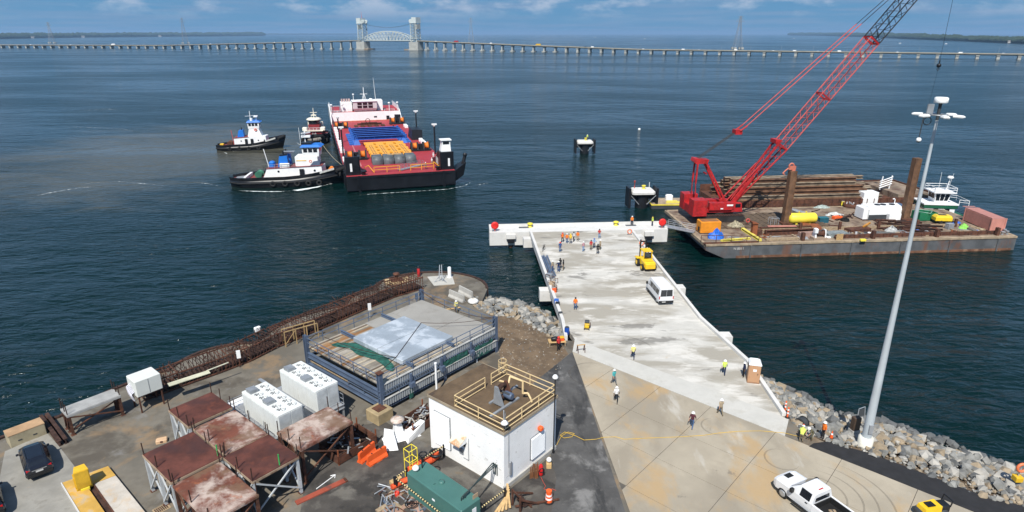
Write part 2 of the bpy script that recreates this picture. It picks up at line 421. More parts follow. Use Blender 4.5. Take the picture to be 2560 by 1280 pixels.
def lift_tower(base, d, sgn):
    """sgn: +1 when the river span lies along +d"""
    rz = math.atan2(d.y, d.x); TM = Matrix.Translation(base - O) @ Matrix.Rotation(rz, 4, 'Z')
    m = MB(); m.m = TM; m.box(-13, 13, -11, 11, -3, 18.3); m.box(-14.5, 14.5, -12.5, 12.5, -3, 2.2)
    obj('tower_pier', m, conc_far, bridge)
    t = MB(); t.m = TM; lw = 1.5
    X, Y = (-8, 8), (-8.2, 8.2); z0, z1 = 18.3, 60
    for x in X:
        for y in Y: t.beam((x, y, z0), (x*(.78 if x*sgn < 0 else 1), y, z1), lw, lw)
    tw = obj('tower', t, towerp, bridge)
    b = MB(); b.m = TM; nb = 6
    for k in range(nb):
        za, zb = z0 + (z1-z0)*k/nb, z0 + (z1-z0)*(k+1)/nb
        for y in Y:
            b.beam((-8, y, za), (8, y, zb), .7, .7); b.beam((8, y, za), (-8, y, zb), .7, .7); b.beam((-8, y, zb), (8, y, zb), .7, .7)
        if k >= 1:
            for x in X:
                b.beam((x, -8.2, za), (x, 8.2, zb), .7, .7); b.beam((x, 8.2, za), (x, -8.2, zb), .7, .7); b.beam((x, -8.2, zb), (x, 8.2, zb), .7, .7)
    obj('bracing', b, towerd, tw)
    h = MB(); h.m = TM; h.box(-9.5, 9.5, -9.6, 9.6, 60, 62); h.box(-9, 4, -9.2, 9.2, 62, 73)
    h.box(4, 9, -9, 9, 62, 67)
    obj('machinery_house', h, towerp, tw)
    for y in (-6, 6):
        s_ = MB(); s_.m = TM; s_.lathe([(4.2, -.8), (4.2, .8)], (sgn*9.2, y, 65), 14, 'y'); obj('sheave', s_, towerp, tw)
    c_ = MB(); c_.m = TM; c_.box(-sgn*7.6 - 2, -sgn*7.6 + 2, -7, 7, 47, 58); obj('counterweight', c_, conc_far, tw)
    wk = MB(); wk.m = TM; wk.box(-10, 10, -10, 10, 25.4, 26.0); obj('walkway', wk, towerp, tw)
    return tw
sd = (t2 - t1).normalized()
tw1 = lift_tower(t1, sd, 1); tw2 = lift_tower(t2, -sd, 1)
an = MB().tube(Vector((0, 3, 73)), Vector((0, 3, 88)), .5, 5, .2); obj('mast', an, redl, tw1)
# lift span truss
Ls = (t2 - t1).length - 26; sn = Vector((-sd.y, sd.x, 0)); a0 = sd*13.0
span = MB(); npan = 14
def chord(k): return 23.4 + 4.5 + 14.5*math.sin(math.pi*k/npan)**.8
for side in (-1, 1):
    off = a0 + sn*side*8.0
    pt = lambda k, z: off + sd*(Ls*k/npan) + Vector((0, 0, z))
    for k in range(npan):
        span.beam(pt(k, 21.5), pt(k+1, 21.5), 1.3, 1.6)
        span.beam(pt(k, chord(k)), pt(k+1, chord(k+1)), 1.3, 1.4)
        span.beam(pt(k, 21.5), pt(k, chord(k)), .8, .8)
        if k < npan//2: span.beam(pt(k, chord(k)), pt(k+1, 21.5), .9, .9)
        else: span.beam(pt(k, 21.5), pt(k+1, chord(k+1)), .9, .9)
    span.beam(pt(npan, 21.5), pt(npan, chord(npan)), .8, .8)
ls = obj('lift_span', span, towerp, bridge)
dk = MB()
for za, zb, w_ in ((19.2, 21.0, 7.2),):
    dk.loft([[a0 + sn*k*w_ + Vector((0, 0, z)) for k, z in ((-1, za), (1, za), (1, zb), (-1, zb))], [a0 + sd*Ls + sn*k*w_ + Vector((0, 0, z)) for k, z in ((-1, za), (1, za), (1, zb), (-1, zb))]])
obj('deck', dk, deck_far, ls)
tb = MB()
for k in range(1, npan):
    tb.beam(a0 + sd*(Ls*k/npan) - sn*8 + Vector((0, 0, chord(k))), a0 + sd*(Ls*k/npan) + sn*8 + Vector((0, 0, chord(k))), .7, .7)
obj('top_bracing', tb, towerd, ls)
for side in (-1, 1):
    c_ = MB(); pts = []
    for k in range(17):
        u = k/16; pts.append(sd*((t2-t1).length*u) + sn*side*5 + Vector((0, 0, 62 - 11*4*u*(1-u))))
    c_.path(pts, .28, 4); obj('cable', c_, darkgrey, bridge)
fd = MB()
for dx, ln in ((16, 16), ): fd.box(-3, 3, -3, 3, -1, 3)
for base, sg in ((t1, 1), (t2, -1)):
    m = MB(); q = base - O + sd*sg*20
    m.prism([(q.x + sd.x*a + sn.x*b_, q.y + sd.y*a + sn.y*b_) for a, b_ in ((-6, -14), (6, -14), (6, 14), (-6, 14))], -1, 2.2)
    obj('fender', m, wood, bridge)
# traffic on the bridge
def tiny_vehicle(kind):
    m = MB()
    if kind == 'car':
        m.loft([[(-2.2,-.9,.35),(2.2,-.9,.35),(2.2,.9,.35),(-2.2,.9,.35)], [(-2.2,-.92,.85),(2.2,-.92,.8),(2.2,.92,.8),(-2.2,.92,.85)], [(-1.4,-.78,1.5),(.6,-.78,1.5),(.6,.78,1.5),(-1.4,.78,1.5)]])
    elif kind == 'van':
        m.loft([[(-2.8,-1,.4),(2.8,-1,.4),(2.8,1,.4),(-2.8,1,.4)], [(-2.8,-1,1.3),(2.8,-1,1.1),(2.8,1,1.1),(-2.8,1,1.3)], [(-2.8,-.95,2.4),(1.9,-.95,2.4),(1.9,.95,2.4),(-2.8,.95,2.4)]])
    else:
        m.box(-6, 3.2, -1.25, 1.25, 1.1, 4.0); m.loft([[(3.5,-1.2,.6),(5.8,-1.2,.6),(5.8,1.2,.6),(3.5,1.2,.6)], [(3.5,-1.2,3.2),(5.2,-1.2,3.0),(5.2,1.2,3.0),(3.5,1.2,3.2)]]); m.box(-6, 3.5, -.9, .9, .6, 1.1)
    for x in (-1.5, 1.5):
        for y in (-.85, .85): m.lathe([(.36, -.12), (.36, .12)], (x*(1 if kind != 'truck' else 2.6), y, .36), 8, 'y')
    return m
vm = {k: None for k in ('car', 'van', 'truck')}
vcol = {'white': white, 'red': redp, 'yellow': yellow, 'black': black, 'silver': galv, 'blue': blueg}
def bridge_vehicle(s, left, kind, colr, label):
    d, a, nn = (dl_, t1, nl_) if left else (dr_, t2, nr_)
    lane = rnd.choice((-3.2, 3.2)); p = a + d*s + nn*lane; zz = zdeck(s, 0) + .16
    key = kind
    o = obj(kind if kind != 'car' else 'bridge_car', tiny_vehicle(kind), vcol[colr], None, label, kind, 'traffic on the lift bridge', None, (p.x, p.y, zz), math.atan2(d.y, d.x) + (0 if lane > 0 else math.pi))
    sl = (zdeck(s+5, 0) - zdeck(s-5, 0))/10
    o.rotation_euler = (0, -math.atan(sl) if lane > 0 else math.atan(sl), o.rotation_euler.z)
for s, left, kind, colr, label in [
    (118, False, 'truck', 'red', 'red lorry driving on the bridge deck past the lift towers'),
    (212, False, 'van', 'white', 'white van on the bridge deck just beyond the red lorry'),
    (330, False, 'truck', 'yellow', 'yellow lorry on the sloping bridge deck'),
    (452, False, 'van', 'white', 'white van following a black car down the bridge slope'),
    (436, False, 'car', 'black', 'black car on the bridge slope'),
    (60, False, 'car', 'white', 'white car on the bridge deck beside the lift tower'),
    (150, True, 'car', 'white', 'white car on the bridge ramp between lift tower and low trestle'),
    (700, True, 'truck', 'white', 'white lorry far out on the low trestle beside a pylon')]:
    bridge_vehicle(s, left, kind, colr, label)
for k, s in enumerate((560, 640, 668, 735, 800, 835, 872, 905, 990, 1075, 1130, 1230, 1330)):
    bridge_vehicle(s, False, ('car', 'van', 'car', 'van')[k % 4], ('white', 'white', 'silver', 'white')[k % 4], 'small pale vehicle among the traffic on the low trestle')
for k, s in enumerate((240, 420, 830, 960)):
    bridge_vehicle(s, True, 'car', 'white', 'small pale vehicle among the traffic on the low trestle')
# ================================================================ lattice pylons
def pylon(px, pyb, ztop, half, label):
    p = G(px, pyb, 0); t = thing('transmission_tower', label, 'pylon', (p.x, p.y, 0), rnd.uniform(0, .6), 'lattice pylons standing in the river')
    th = .6
    corner = lambda sx, sy, u: Vector((sx*half*(1-u)**1.15 + sx*1.2, sy*half*(1-u)**1.15 + sy*1.2, 4 + (ztop-4)*u))
    for sx in (-1, 1):
        for sy in (-1, 1):
            m = MB()
            for k in range(8): m.beam(corner(sx, sy, k/8), corner(sx, sy, (k+1)/8), th, th)
            obj('leg', m, alum, t)
            f_ = MB().box(sx*(half+1.2)-3, sx*(half+1.2)+3, sy*(half+1.2)-3, sy*(half+1.2)+3, -2, 4.2); obj('footing', f_, conc_far, t)
    m = MB()
    for k in range(8):
        for (a, b_) in (((-1, -1), (1, -1)), ((1, -1), (1, 1)), ((1, 1), (-1, 1)), ((-1, 1), (-1, -1))):
            m.beam(corner(*a, k/8), corner(*b_, (k+1)/8), .28, .28); m.beam(corner(*b_, k/8), corner(*a, (k+1)/8), .28, .28)
            m.beam(corner(*a, (k+1)/8), corner(*b_, (k+1)/8), .28, .28)
    obj('bracing', m, alum, t)
    for u, ln in ((.84, 11), (.91, 9), (.98, 7)):
        m = MB(); z = 4 + (ztop-4)*u
        m.beam((-ln, 0, z), (ln, 0, z), .7, .7); m.beam((-ln, 0, z), (0, 0, z+3), .4, .4); m.beam((ln, 0, z), (0, 0, z+3), .4, .4)
        obj('crossarm', m, alum, t)
pylon(131, 108, 80, 8, 'lattice pylon behind the low trestle farthest from the lift towers')
pylon(464, 108.5, 95, 9, 'lattice pylon behind the low trestle beside the pale waterside house')
pylon(1178, 110, 92, 9, 'lattice pylon behind the red lorry on the bridge')
pylon(1843, 122.5, 78, 8, 'lattice pylon behind the bridge beside the crane pendants')
# small boats
def speck_boat(px, py, L_, label, col=white):
    p = G(px, py, 0); t = thing('small_boat', label, 'boat', (p.x, p.y, 0), rnd.uniform(-.6, .6), 'small white boats on the open river')
    sec = [(-1, .8, .7), (-.4, 1, .7), (.3, .95, .8), (.8, .5, .95), (1.0, .06, 1.1)]
    m = MB().loft([[(x*L_/2, -w_*L_*.17, -.3), (x*L_/2, -w_*L_*.19, h*L_*.12), (x*L_/2, w_*L_*.19, h*L_*.12), (x*L_/2, w_*L_*.17, -.3)] for x, w_, h in sec]); obj('hull', m, col, t)
    m = MB().loft([[(-L_*.2, -L_*.12, L_*.08), (L_*.15, -L_*.12, L_*.08), (L_*.15, L_*.12, L_*.08), (-L_*.2, L_*.12, L_*.08)], [(-L_*.18, -L_*.1, L_*.25), (L_*.08, -L_*.1, L_*.25), (L_*.08, L_*.1, L_*.25), (-L_*.18, L_*.1, L_*.25)]]); obj('cabin', m, col, t)
speck_boat(1985, 96, 13, 'small white boat on open water beyond the bridge before the wooded point')
speck_boat(2250, 108.5, 9, 'small white boat on open water beside the crane boom')
speck_boat(2365, 110, 10, 'small white boat below the large pale house on the shore')
speck_boat(1612, 97.5, 12, 'small white boat on the empty water far beyond the bridge')
speck_boat(1488, 94, 12, 'small white boat farthest out on the water beyond the bridge')
p = G(1598, 325, 0); t = thing('mooring_buoy', 'small white ball buoy floating near the dolphin', 'buoy', (p.x, p.y, 0))
obj('float', MB().ball((0, 0, .25), .55, 12), white, t); obj('ring', MB().torus((0, 0, .9), .16, .05, 10, 5, 'x'), alum, t)
# ================================================================ haze over the whole river
hz = MB().box(-62000, 62000, -62000, 62000, -4, 130)
hm = bpy.data.materials.new('river haze'); hm.use_nodes = True
hn = hm.node_tree; hn.nodes.remove(hn.nodes['Principled BSDF'])
pv = hn.nodes.new('ShaderNodeVolumePrincipled'); pv.inputs['Color'].default_value = (.42, .68, 1.0, 1); pv.inputs['Density'].default_value = 6.5e-5; pv.inputs['Anisotropy'].default_value = .1
hn.links.new(pv.outputs[0], hn.nodes['Material Output'].inputs['Volume'])
obj('haze', hz, hm, kind='stuff')
# ================================================================ deck barge with red deck, its cargo, three tugs
redd = M('red deck paint', (.36, .035, .045), .6, var=.16, scale=.25, stains=[((.20, .03, .035), .5, .5, .72, .6), ((.45, .12, .09), 2.5, .64, .78, .5)])
hullblk = M('black hull paint', (.010, .011, .014), .38, var=.5, scale=.4, stains=[((.05, .03, .022), .9, .62, .8, .5, (1, 1, .35))])
bluec = M('blue steel paint', (.03, .125, .46), .45, var=.2)
bluem = M('tug blue paint', (.015, .16, .58), .4, var=.1)
tarp = M('grey tarpaulin', (.105, .12, .13), .5, var=.3, bump=.8, bscale=2.5)
orngw = M('winch drum orange', (.72, .2, .02), .6, var=.2)
safety = M('safety yellow', (.75, .36, .03), .5, var=.1)
pinkdeck = M('tug deck red brown', (.22, .05, .045), .7, var=.25)
RB = thing('deck_barge', 'black and red ocean deck barge with a white wheelhouse, pushed by tugs', 'barge', (-27.5, 155, 0), R(17.2))
HL, HB, DZ = 128.0, 13.6, 4.0
def ringy(y, b, z0, z1, flare=0): return [(-b-flare, y, z1), (-b, y, z0), (b, y, z0), (b+flare, y, z1)]
m = MB().loft([ringy(0, HB, .4, DZ-.02), ringy(.01, HB, .4, DZ-.02), ringy(5, HB, -2, DZ-.02), ringy(HL-18, HB, -2, DZ-.02), ringy(HL, 9.5, -1, DZ-.02)])
obj('hull', m, hullblk, RB)
m = MB()
for x0, x1 in ((-10.9, -10.3), (10.3, 10.9)): m.box(x0, x1, -.25, 0, -.6, DZ+.05)
for k in range(9): m.box(-HB-.28, -HB, 8+k*11, 9.1+k*11, .2, DZ)
m.box(-HB-.18, -HB-.0, 6, HL-20, DZ-.7, DZ-.3)
m.box(-HB+1.2, HB-1.2, -.16, 0, DZ-.6, DZ-.25)
obj('rub_rail', m, hullblk, RB)
m = MB().prism([(-HB+.1, .05), (HB-.1, .05), (HB-.1, HL-20), (-HB+.1, HL-20)], DZ-.02, DZ+.06)
obj('deck', m, redd, RB)
# black horns at the two fore corners
def horn(sx):
    m = MB(); X = lambda a: sx*a
    for xa, xb in ((13.5, 13.1), (10.3, 10.0)):
        prof = [(1.2, DZ), (1.2, DZ+4.6), (4.2, DZ+4.6), (7.5, DZ+2.4), (13, DZ+1.1), (13, DZ)]
        m.loft([[(X(xa), y, z) for y, z in prof], [(X(xb), y, z) for y, z in prof]])
    m.box(min(X(10.3), X(13.1)), max(X(10.3), X(13.1)), 1.0, 1.5, DZ, DZ+4.6)
    h = obj('corner_horn', m, hullblk, RB)
    d = MB().box(min(X(10.35), X(13.05)), max(X(10.35), X(13.05)), 1.55, 4.4, DZ+3.0, DZ+3.1); obj('platform', d, redd, h)
    for yy in (4.5, 6.4):
        s_ = MB().box(min(X(9.93), X(10.0)), max(X(9.93), X(10.0)), yy, yy+.35, DZ+.9, DZ+2.6); obj('draft_mark', s_, white, h)
    s_ = MB().box(X(12.2)-.25, X(12.2)+.25, .93, .99, DZ+1.0, DZ+3.0); obj('draft_mark', s_, white, h)
    b_ = MB().lathe([(.5, 0), (.5, .7), (.75, .8), (.75, 1.0)], (X(9.3), 1.0, DZ+.06), 12); obj('bollard', b_, black, h)
    # red stanchion rails behind the horn
    r_ = MB()
    for k in range(6): r_.tube((X(10.4+.5*k), 8.4, DZ), (X(10.4+.5*k), 8.4, DZ+3.2), .08, 4)
    r_.tube((X(10.4), 8.4, DZ+3.2), (X(12.9), 8.4, DZ+3.2), .08, 4); obj('stanchion_rail', r_, redd, h)
    return h
horn(-1); hr_ = horn(1)
# anchor fender block on the outer side of one horn
m = MB().loft([[(13.6, 1.5, .6), (13.6, 5, .6), (13.6, 5.5, 3.6), (13.6, 1, 3.6)], [(16.2, 2, 2.2), (16.2, 4.5, 2.2), (16.8, 5, 5.6), (16.8, 1.5, 5.6)]]); obj('anchor_bracket', m, black, hr_)
m = MB(); m.tube((16.2, 3, 4.5), (16.9, 3, 7.2), .55, 7, .4); m.ball((16.9, 3, 7.3), .6, 8); obj('anchor', m, black, hr_)
# white lookout cabin on that horn
cab = MB().loft([[(10.4, 1.8, 8.6), (13.0, 1.8, 8.6), (13.0, 4.2, 8.6), (10.4, 4.2, 8.6)], [(10.7, 2.0, 10.3), (12.9, 2.0, 10.3), (12.9, 4.0, 10.3), (10.7, 4.0, 10.3)], [(10.7, 2.0, 11.3), (12.9, 2.0, 11.3), (12.9, 4.0, 11.3), (10.7, 4.0, 11.3)], [(10.4, 1.7, 11.35), (13.2, 1.7, 11.35), (13.2, 4.3, 11.35), (10.4, 4.3, 11.35)], [(10.4, 1.7, 11.6), (13.2, 1.7, 11.6), (13.2, 4.3, 11.6), (10.4, 4.3, 11.6)]])
cb = obj('lookout_cabin', cab, white, RB); obj('window', MB().box(11.0, 12.6, 1.97, 2.02, 10.4, 11.15), glass, cb)
# yellow railing across the fore end and gangway
def rail(m, pts, h=1.1, r=.06, posts=True, mid=True):
    for a, b_ in zip(pts, pts[1:]):
        a, b_ = Vector(a), Vector(b_); up = Vector((0, 0, h))
        m.tube(a+up, b_+up, r, 4)
        if mid: m.tube(a+up*.52, b_+up*.52, r*.8, 4)
    if posts:
        for a in pts: m.tube(a, Vector(a)+Vector((0, 0, h)), r, 4)
    return m
m = rail(MB(), [(-6.6, 2.6, DZ), (-3.4, 2.6, DZ), (-.2, 2.6, DZ)], 1.5, .1); obj('railing', m, safety, RB)
m = rail(MB(), [(2.6, 2.8, DZ), (5.4, 2.8, DZ), (8.6, 3.2, DZ)], 1.5, .1); obj('railing', m, safety, RB)
m = MB(); m.path([(-9.4, 3, DZ+.1), (-8.8, 3.4, DZ+1.4), (-7.8, 4.2, DZ+1.7), (-6.6, 2.6, DZ+.2)], .1, 4); m.path([(8.6, 3.2, DZ+1.5), (8.9, 4.6, DZ+1.6), (10.2, 2.6, DZ+.5), (11.6, 2.2, DZ+.3)], .1, 4); obj('chain_stay', m, safety, RB)
# light posts
for (x, y, h) in ((-12.8, 27, 8.2), (-12.6, 52, 8.2), (12.9, 24, 8.4), (13.0, 58, 8.4)):
    m = MB().tube((x, y, DZ), (x, y, DZ+h), .22, 6); o = obj('light_post', m, black, RB)
    m = MB().box(x-.7, x+.7, y-.4, y+.4, DZ+h, DZ+h+.35); m.ball((x, y, DZ+h-.15), .4, 8); obj('floodlight', m, white, o)
# winches
def winch(x, y, s=1.0):
    m = MB(); m.box(x-3*s, x+3*s, y-1.3*s, y+1.3*s, DZ, DZ+.5)
    for k in (-2.6, -.9, .9, 2.6): m.loft([[(x+k*s-.3, y-1.2*s, DZ+.5), (x+k*s+.3, y-1.2*s, DZ+.5), (x+k*s+.3, y+1.2*s, DZ+.5), (x+k*s-.3, y+1.2*s, DZ+.5)], [(x+k*s-.25, y-.4*s, DZ+2.6*s), (x+k*s+.25, y-.4*s, DZ+2.6*s), (x+k*s+.25, y+.4*s, DZ+2.6*s), (x+k*s-.25, y+.4*s, DZ+2.6*s)]])
    m.box(x-1, x+.8, y+.6, y+1.7, DZ+.5, DZ+1.9); w_ = obj('winch', m, black, RB)
    for k in (-1.75, 1.75): d = MB().lathe([(1.25*s, -.6*s), (.9*s, -.55*s), (.9*s, .55*s), (1.25*s, .6*s)], (x+k*s, y, DZ+1.5*s), 14, 'x'); obj('drum', d, orngw, w_)
winch(-9.6, 22); winch(9.7, 31); winch(-10.6, 86, .9); winch(10.8, 92, 1.0)
m = MB().box(10.4, 12.6, 94.5, 96.5, DZ, DZ+3.2); obj('winch_house', m, black, RB)
# black ballast locker on the rail
m = MB().loft([[(10.2, 51, DZ), (13.8, 51, DZ), (13.8, 60, DZ), (10.2, 60, DZ)], [(10.5, 51.4, DZ+3.4), (13.8, 51.4, DZ+3.2), (13.8, 58, DZ+3.2), (10.5, 58, DZ+3.4)]]); obj('locker', m, black, RB)
for k, y in enumerate((12.5, 17, 21, 33.5, 37, 43, 47, 51, 58, 63, 69, 75, 82)):
    m = MB().bbox(-13.3, -12.1, y, y+1.5, DZ, DZ+1.0, .1); obj('vent_box', m, white, RB)
for y in (17, 41, 44, 47.5, 66, 69, 80, 83):
    m = MB().bbox(12.1, 13.3, y, y+1.5, DZ, DZ+1.0, .1); obj('vent_box', m, white, RB)
# deck marks
m = MB()
m.box(-9.2, -8.9, 12, 70, DZ+.06, DZ+.065); m.box(8.6, 8.9, 40, 82, DZ+.06, DZ+.065); obj('deck_line', m, M('faded deck line', (.5, .2, .19), .7), RB)
# after house
n_before = set(COL.objects)
m = MB(); m.box(-HB, HB, 104, 126, DZ, 9.2); h_ = obj('deck_house', m, white, RB)
m = MB().box(-HB+.2, HB-.2, 104.2, 125.8, 9.2, 9.3); obj('house_roof', m, redd, h_)
m = MB().box(8.1, 9.3, 103.93, 104, DZ+.3, DZ+2.7); obj('doorway', m, black, h_)
m = MB().box(3.2, 4.4, 103.93, 104, DZ+1.9, DZ+2.7); obj('vent', m, darkgrey, h_)
m = MB().box(-HB+.05, HB-.05, 103.8, 104, DZ+.06, DZ+.6); obj('skirting', m, M('salmon primer', (.5, .17, .12), .7), h_)
for sx in (-1, 1):
    pr = [(98.5, DZ), (98.5, DZ+1.2), (104, 9.4), (107, 11.0), (126, 11.0), (126, DZ)]
    m = MB().loft([[(sx*13.6, y, z) for y, z in pr], [(sx*13.3, y, z) for y, z in pr]]); obj('bulwark', m, white, h_)
# wheelhouse
m = MB().loft([[(-4.2, 104.8, 9.3), (4.2, 104.8, 9.3), (4.2, 111, 9.3), (-4.2, 111, 9.3)], [(-4.6, 103.6, 11), (4.6, 103.6, 11), (4.6, 111, 11), (-4.6, 111, 11)], [(-4.6, 102.9, 14.6), (4.6, 102.9, 14.6), (4.6, 111, 14.6), (-4.6, 111, 14.6)], [(-4.9, 102.6, 14.9), (4.9, 102.6, 14.9), (4.9, 111.3, 14.9), (-4.9, 111.3, 14.9)]])
wh = obj('wheelhouse', m, white, RB)
for zz in (11.3, 13.0):
    for k in range(3):
        yo = 103.6 - (zz-11)*.19
        m = MB().loft([[(-2.9+k*2.1, yo-.06, zz), (-1.2+k*2.1, yo-.06, zz), (-1.2+k*2.1, yo-.3, zz+1.35), (-3.0+k*2.1, yo-.3, zz+1.35)], [(-2.9+k*2.1, yo+.1, zz), (-1.2+k*2.1, yo+.1, zz), (-1.2+k*2.1, yo-.1, zz+1.35), (-3.0+k*2.1, yo-.1, zz+1.35)]]); obj('window', m, glass, wh)
for sx in (-1, 1): m = MB().box(sx*4.62-.06, sx*4.62+.06, 104, 105.6, 12.9, 14.3); obj('window', m, glass, wh)
m = MB(); m.box(-9.2, -4.9, 106, 112, 9.3, 14.2); obj('stair_tower', m, white, RB)
m = MB().box(4.95, 7.2, 106.5, 112, 9.3, 14.9); obj('side_house', m, white, RB)
m = MB()
for k in range(4): m.lathe([(.35, 0), (.35, 1.6)], (-8.5+k*.95, 109, 14.2), 8)
obj('exhaust_stack', m, M('exhaust pink', (.5, .35, .33), .6), RB)
m = MB(); m.tube((0, 106, 14.9), (0, 106, 22), .14, 5); m.beam((-1.4, 106, 18.5), (1.4, 106, 18.5), .2, .2); m.tube((-.9, 105.4, 14.9), (0, 106, 19), .1, 4); m.tube((.9, 105.4, 14.9), (0, 106, 19), .1, 4); obj('mast', m, white, RB)
m = MB().tube((4.6, 107, 14.9), (4.2, 107, 27), .1, 5, .05); obj('whip_antenna', m, white, RB)
m = MB(); m.lathe([(.8, 0), (.9, .6), (.5, 1.1)], (2.6, 106, 14.9), 10); obj('radar_dome', m, white, RB)
m = MB(); m.tube((-4, 108, 14.9), (-4, 108, 18), .1, 4); m.ball((-4, 108, 18.2), .4, 8); obj('navigation_light', m, white, RB)
m = MB()
for sx in (-1, 1): rail(m, [(sx*13.2, 105+k*5, 11.0) for k in range(5)], 1.0, .07)
rail(m, [(-12.8+k*2, 104.3, 9.3) for k in range(4)], 1.0, .07); rail(m, [(7.5+k*2, 104.3, 9.3) for k in range(3)], 1.0, .07); obj('house_railing', m, white, RB)
for x, y in ((-8.7, 104.6), (9.6, 105.2), (-12.9, 103.5), (13.0, 106)):
    m = MB().tube((x, y, 9.3), (x, y, 13.2), .13, 5); m.ball((x, y, 13.4), .5, 8); obj('deck_lamp', m, white, RB)
m = MB()
for z in (9.3, 12.4): m.box(-12.3, -9.6, 104.5, 106.8, z, z+.15)
for x in (-12.2, -9.7):
    for y in (104.6, 106.7): m.beam((x, y, 9.3), (x, y, 12.4), .18, .18)
obj('boat_cradle', m, galv, RB)
m = MB().loft([[(8.4, 107, 9.35), (10.6, 107, 9.35), (10.6, 112, 9.35), (8.4, 112, 9.35)], [(8.6, 107.2, 10.2), (10.4, 107.2, 10.2), (10.4, 111.8, 10.2), (8.6, 111.8, 10.2)]]); obj('deck_locker', m, redd, RB)
for o in COL.objects:   # house storeys are low: bring every part of it to its measured height above the deck
    if o not in n_before and o.parent == RB: o.scale.z = .72; o.location.z = DZ*.28
def rbw(x, y, z=DZ+.06):    # barge local -> world
    c, s = math.cos(R(17.2)), math.sin(R(17.2)); return Vector((-27.5 + c*x - s*y, 155 + s*x + c*y, z))
# rusty lifting spreader on deck
t = thing('lifting_spreader', 'rusty brown steel spreader lying on the red deck before the white house', 'spreader', rbw(0, 88), R(17.2))
m = MB(); m.ibeam((-4.5, 0, .9), (4.5, 0, .9), .5, .8, .1); m.ibeam((-3, 2, .9), (3, 2, .9), .5, .8, .1); obj('beam', m, rust, t)
for x in (-5, -2.6, 0, 2.6, 5):
    m = MB().box(x-.6, x+.6, -1.2, 2.6, 0, .5); obj('skid', m, rust, t)
m = MB().torus((-.5, 1, 2.0), .8, .12, 14, 5, 'y'); m.tube((-.5, 1, .9), (-.5, 1, 1.3), .2, 5); obj('lifting_eye', m, rustdk, t)
# blue steel frames: cross-beams on end trestles
names = ['first', 'second', 'third', 'fourth', 'fifth', 'sixth']
for k in range(6):
    y = 47.5 + k*4.0
    t = thing('blue_beam_frame', 'blue steel beam frame across the red deck, %s from the yellow trailers' % names[k], 'steel frame', rbw(-.3, y), R(17.2), 'blue steel beam frames on the barge')
    m = MB(); m.ibeam((-7.6, 0, 1.9), (7.6, 0, 1.9), .7, 1.0, .12)
    for q in range(9): m.box(-7+q*1.75-.04, -7+q*1.75+.04, -.34, .34, 1.5, 2.3)
    m.tube((-7, -.5, 2.45), (7, -.5, 2.45), .12, 6); obj('cross_beam', m, bluec, t)
    for sx in (-1, 1):
        m = MB(); m.loft([[(sx*6.2, -1.3, 0), (sx*8.4, -1.3, 0), (sx*8.4, 1.3, 0), (sx*6.2, 1.3, 0)], [(sx*6.8, -.6, 1.4), (sx*7.8, -.6, 1.4), (sx*7.8, .6, 1.4), (sx*6.8, .6, 1.4)]])
        m.box(min(sx*8.0, sx*9.6), max(sx*8.0, sx*9.6), -1.0, 1.0, 0, .5); m.lathe([(.45, 1.4), (.45, 2.6)], (sx*8.1, .5, 0), 8); obj('end_trestle', m, bluec, t)
t = thing('red_pipe_bundle', 'dark red steel beams lying under the blue frames on the red deck', 'beam', rbw(0, 45.0), R(17.2))
for k in range(3): m = MB().ibeam((-6, -k*.9+.9, .4), (6, -k*.9+.9, .4), .5, .7, .08); obj('beam', m, M('dark red primer', (.16, .018, .035), .6), t)
# four yellow module trailers with tarpaulin noses
trl = M('trailer yellow', (.80, .36, .03), .5, var=.08, scale=.6)
nms = ['beside the vent boxes', 'second of four, next to the outer one', 'third of four, past the middle gap', 'beside the white footbridge ramp']
for k in range(4):
    x = -4.6 + k*2.95
    t = thing('module_trailer', 'yellow flat module trailer with grey tarpaulin nose, ' + nms[k], 'trailer', rbw(x, 12.5), R(17.2), 'yellow module trailers on the barge')
    m = MB(); m.box(-1.1, 1.1, 4.2, 27.5, 1.25, 1.75)
    for q in range(5):
        for sx in (-1, 1): m.box(min(sx*1.1, sx*1.46), max(sx*1.1, sx*1.46), 4.2+q*5.3, 6.3+q*5.3 if q < 4 else 27.5, 1.3, 1.745)
    obj('load_bed', m, trl, t)
    m = MB(); m.box(-1.0, 1.0, 4.2, 27.3, .7, 1.25); obj('chassis', m, darkgrey, t)
    for q in range(8):
        for sx in (-1, 1): w_ = MB().lathe([(.4, -.28), (.45, -.1), (.45, .1), (.4, .28)], (sx*.75, 5.6+q*2.9, .45), 10, 'x'); obj('wheel', w_, blackr, t)
    m = MB().loft([[(-1.38, 0, 0), (1.38, 0, 0), (1.38, 4.2, 0), (-1.38, 4.2, 0)], [(-1.4, -.1, 1.0), (1.4, -.1, 1.0), (1.4, 4.2, 1.0), (-1.4, 4.2, 1.0)], [(-1.32, .5, 1.9), (1.32, .5, 1.9), (1.36, 4.2, 1.9), (-1.36, 4.2, 1.9)], [(-.9, 1.0, 2.15), (.9, 1.0, 2.15), (1.2, 4.2, 2.1), (-1.2, 4.2, 2.1)]], True, True); obj('tarpaulin', m, tarp, t)
    # stencilled letters along the bed: legible only as five or six dark blocks
    m = MB()
    for q in range(6):
        y = 7.0 + q*2.5
        m.box(-.5, -.26, y, y+1.4, 1.75, 1.756); m.box(.2, .44, y+.05, y+1.4, 1.75, 1.756); m.box(-.26, .2, y+.5+.2*(q % 3), y+.75+.2*(q % 3), 1.75, 1.756)
    obj('stencil_mark', m, darkgrey, t)
t = thing('timber_batten', 'yellow timber batten lying across two grey tarpaulin trailer noses', 'batten', rbw(0.1, 15.0, DZ+.06+2.1), R(17.2))
obj('plank', MB().box(-1.9, 1.9, -.12, .12, .03, .2), woodn, t); obj('end_band', MB().box(-1.8, -1.65, -.13, .13, .02, .21), rope, t)
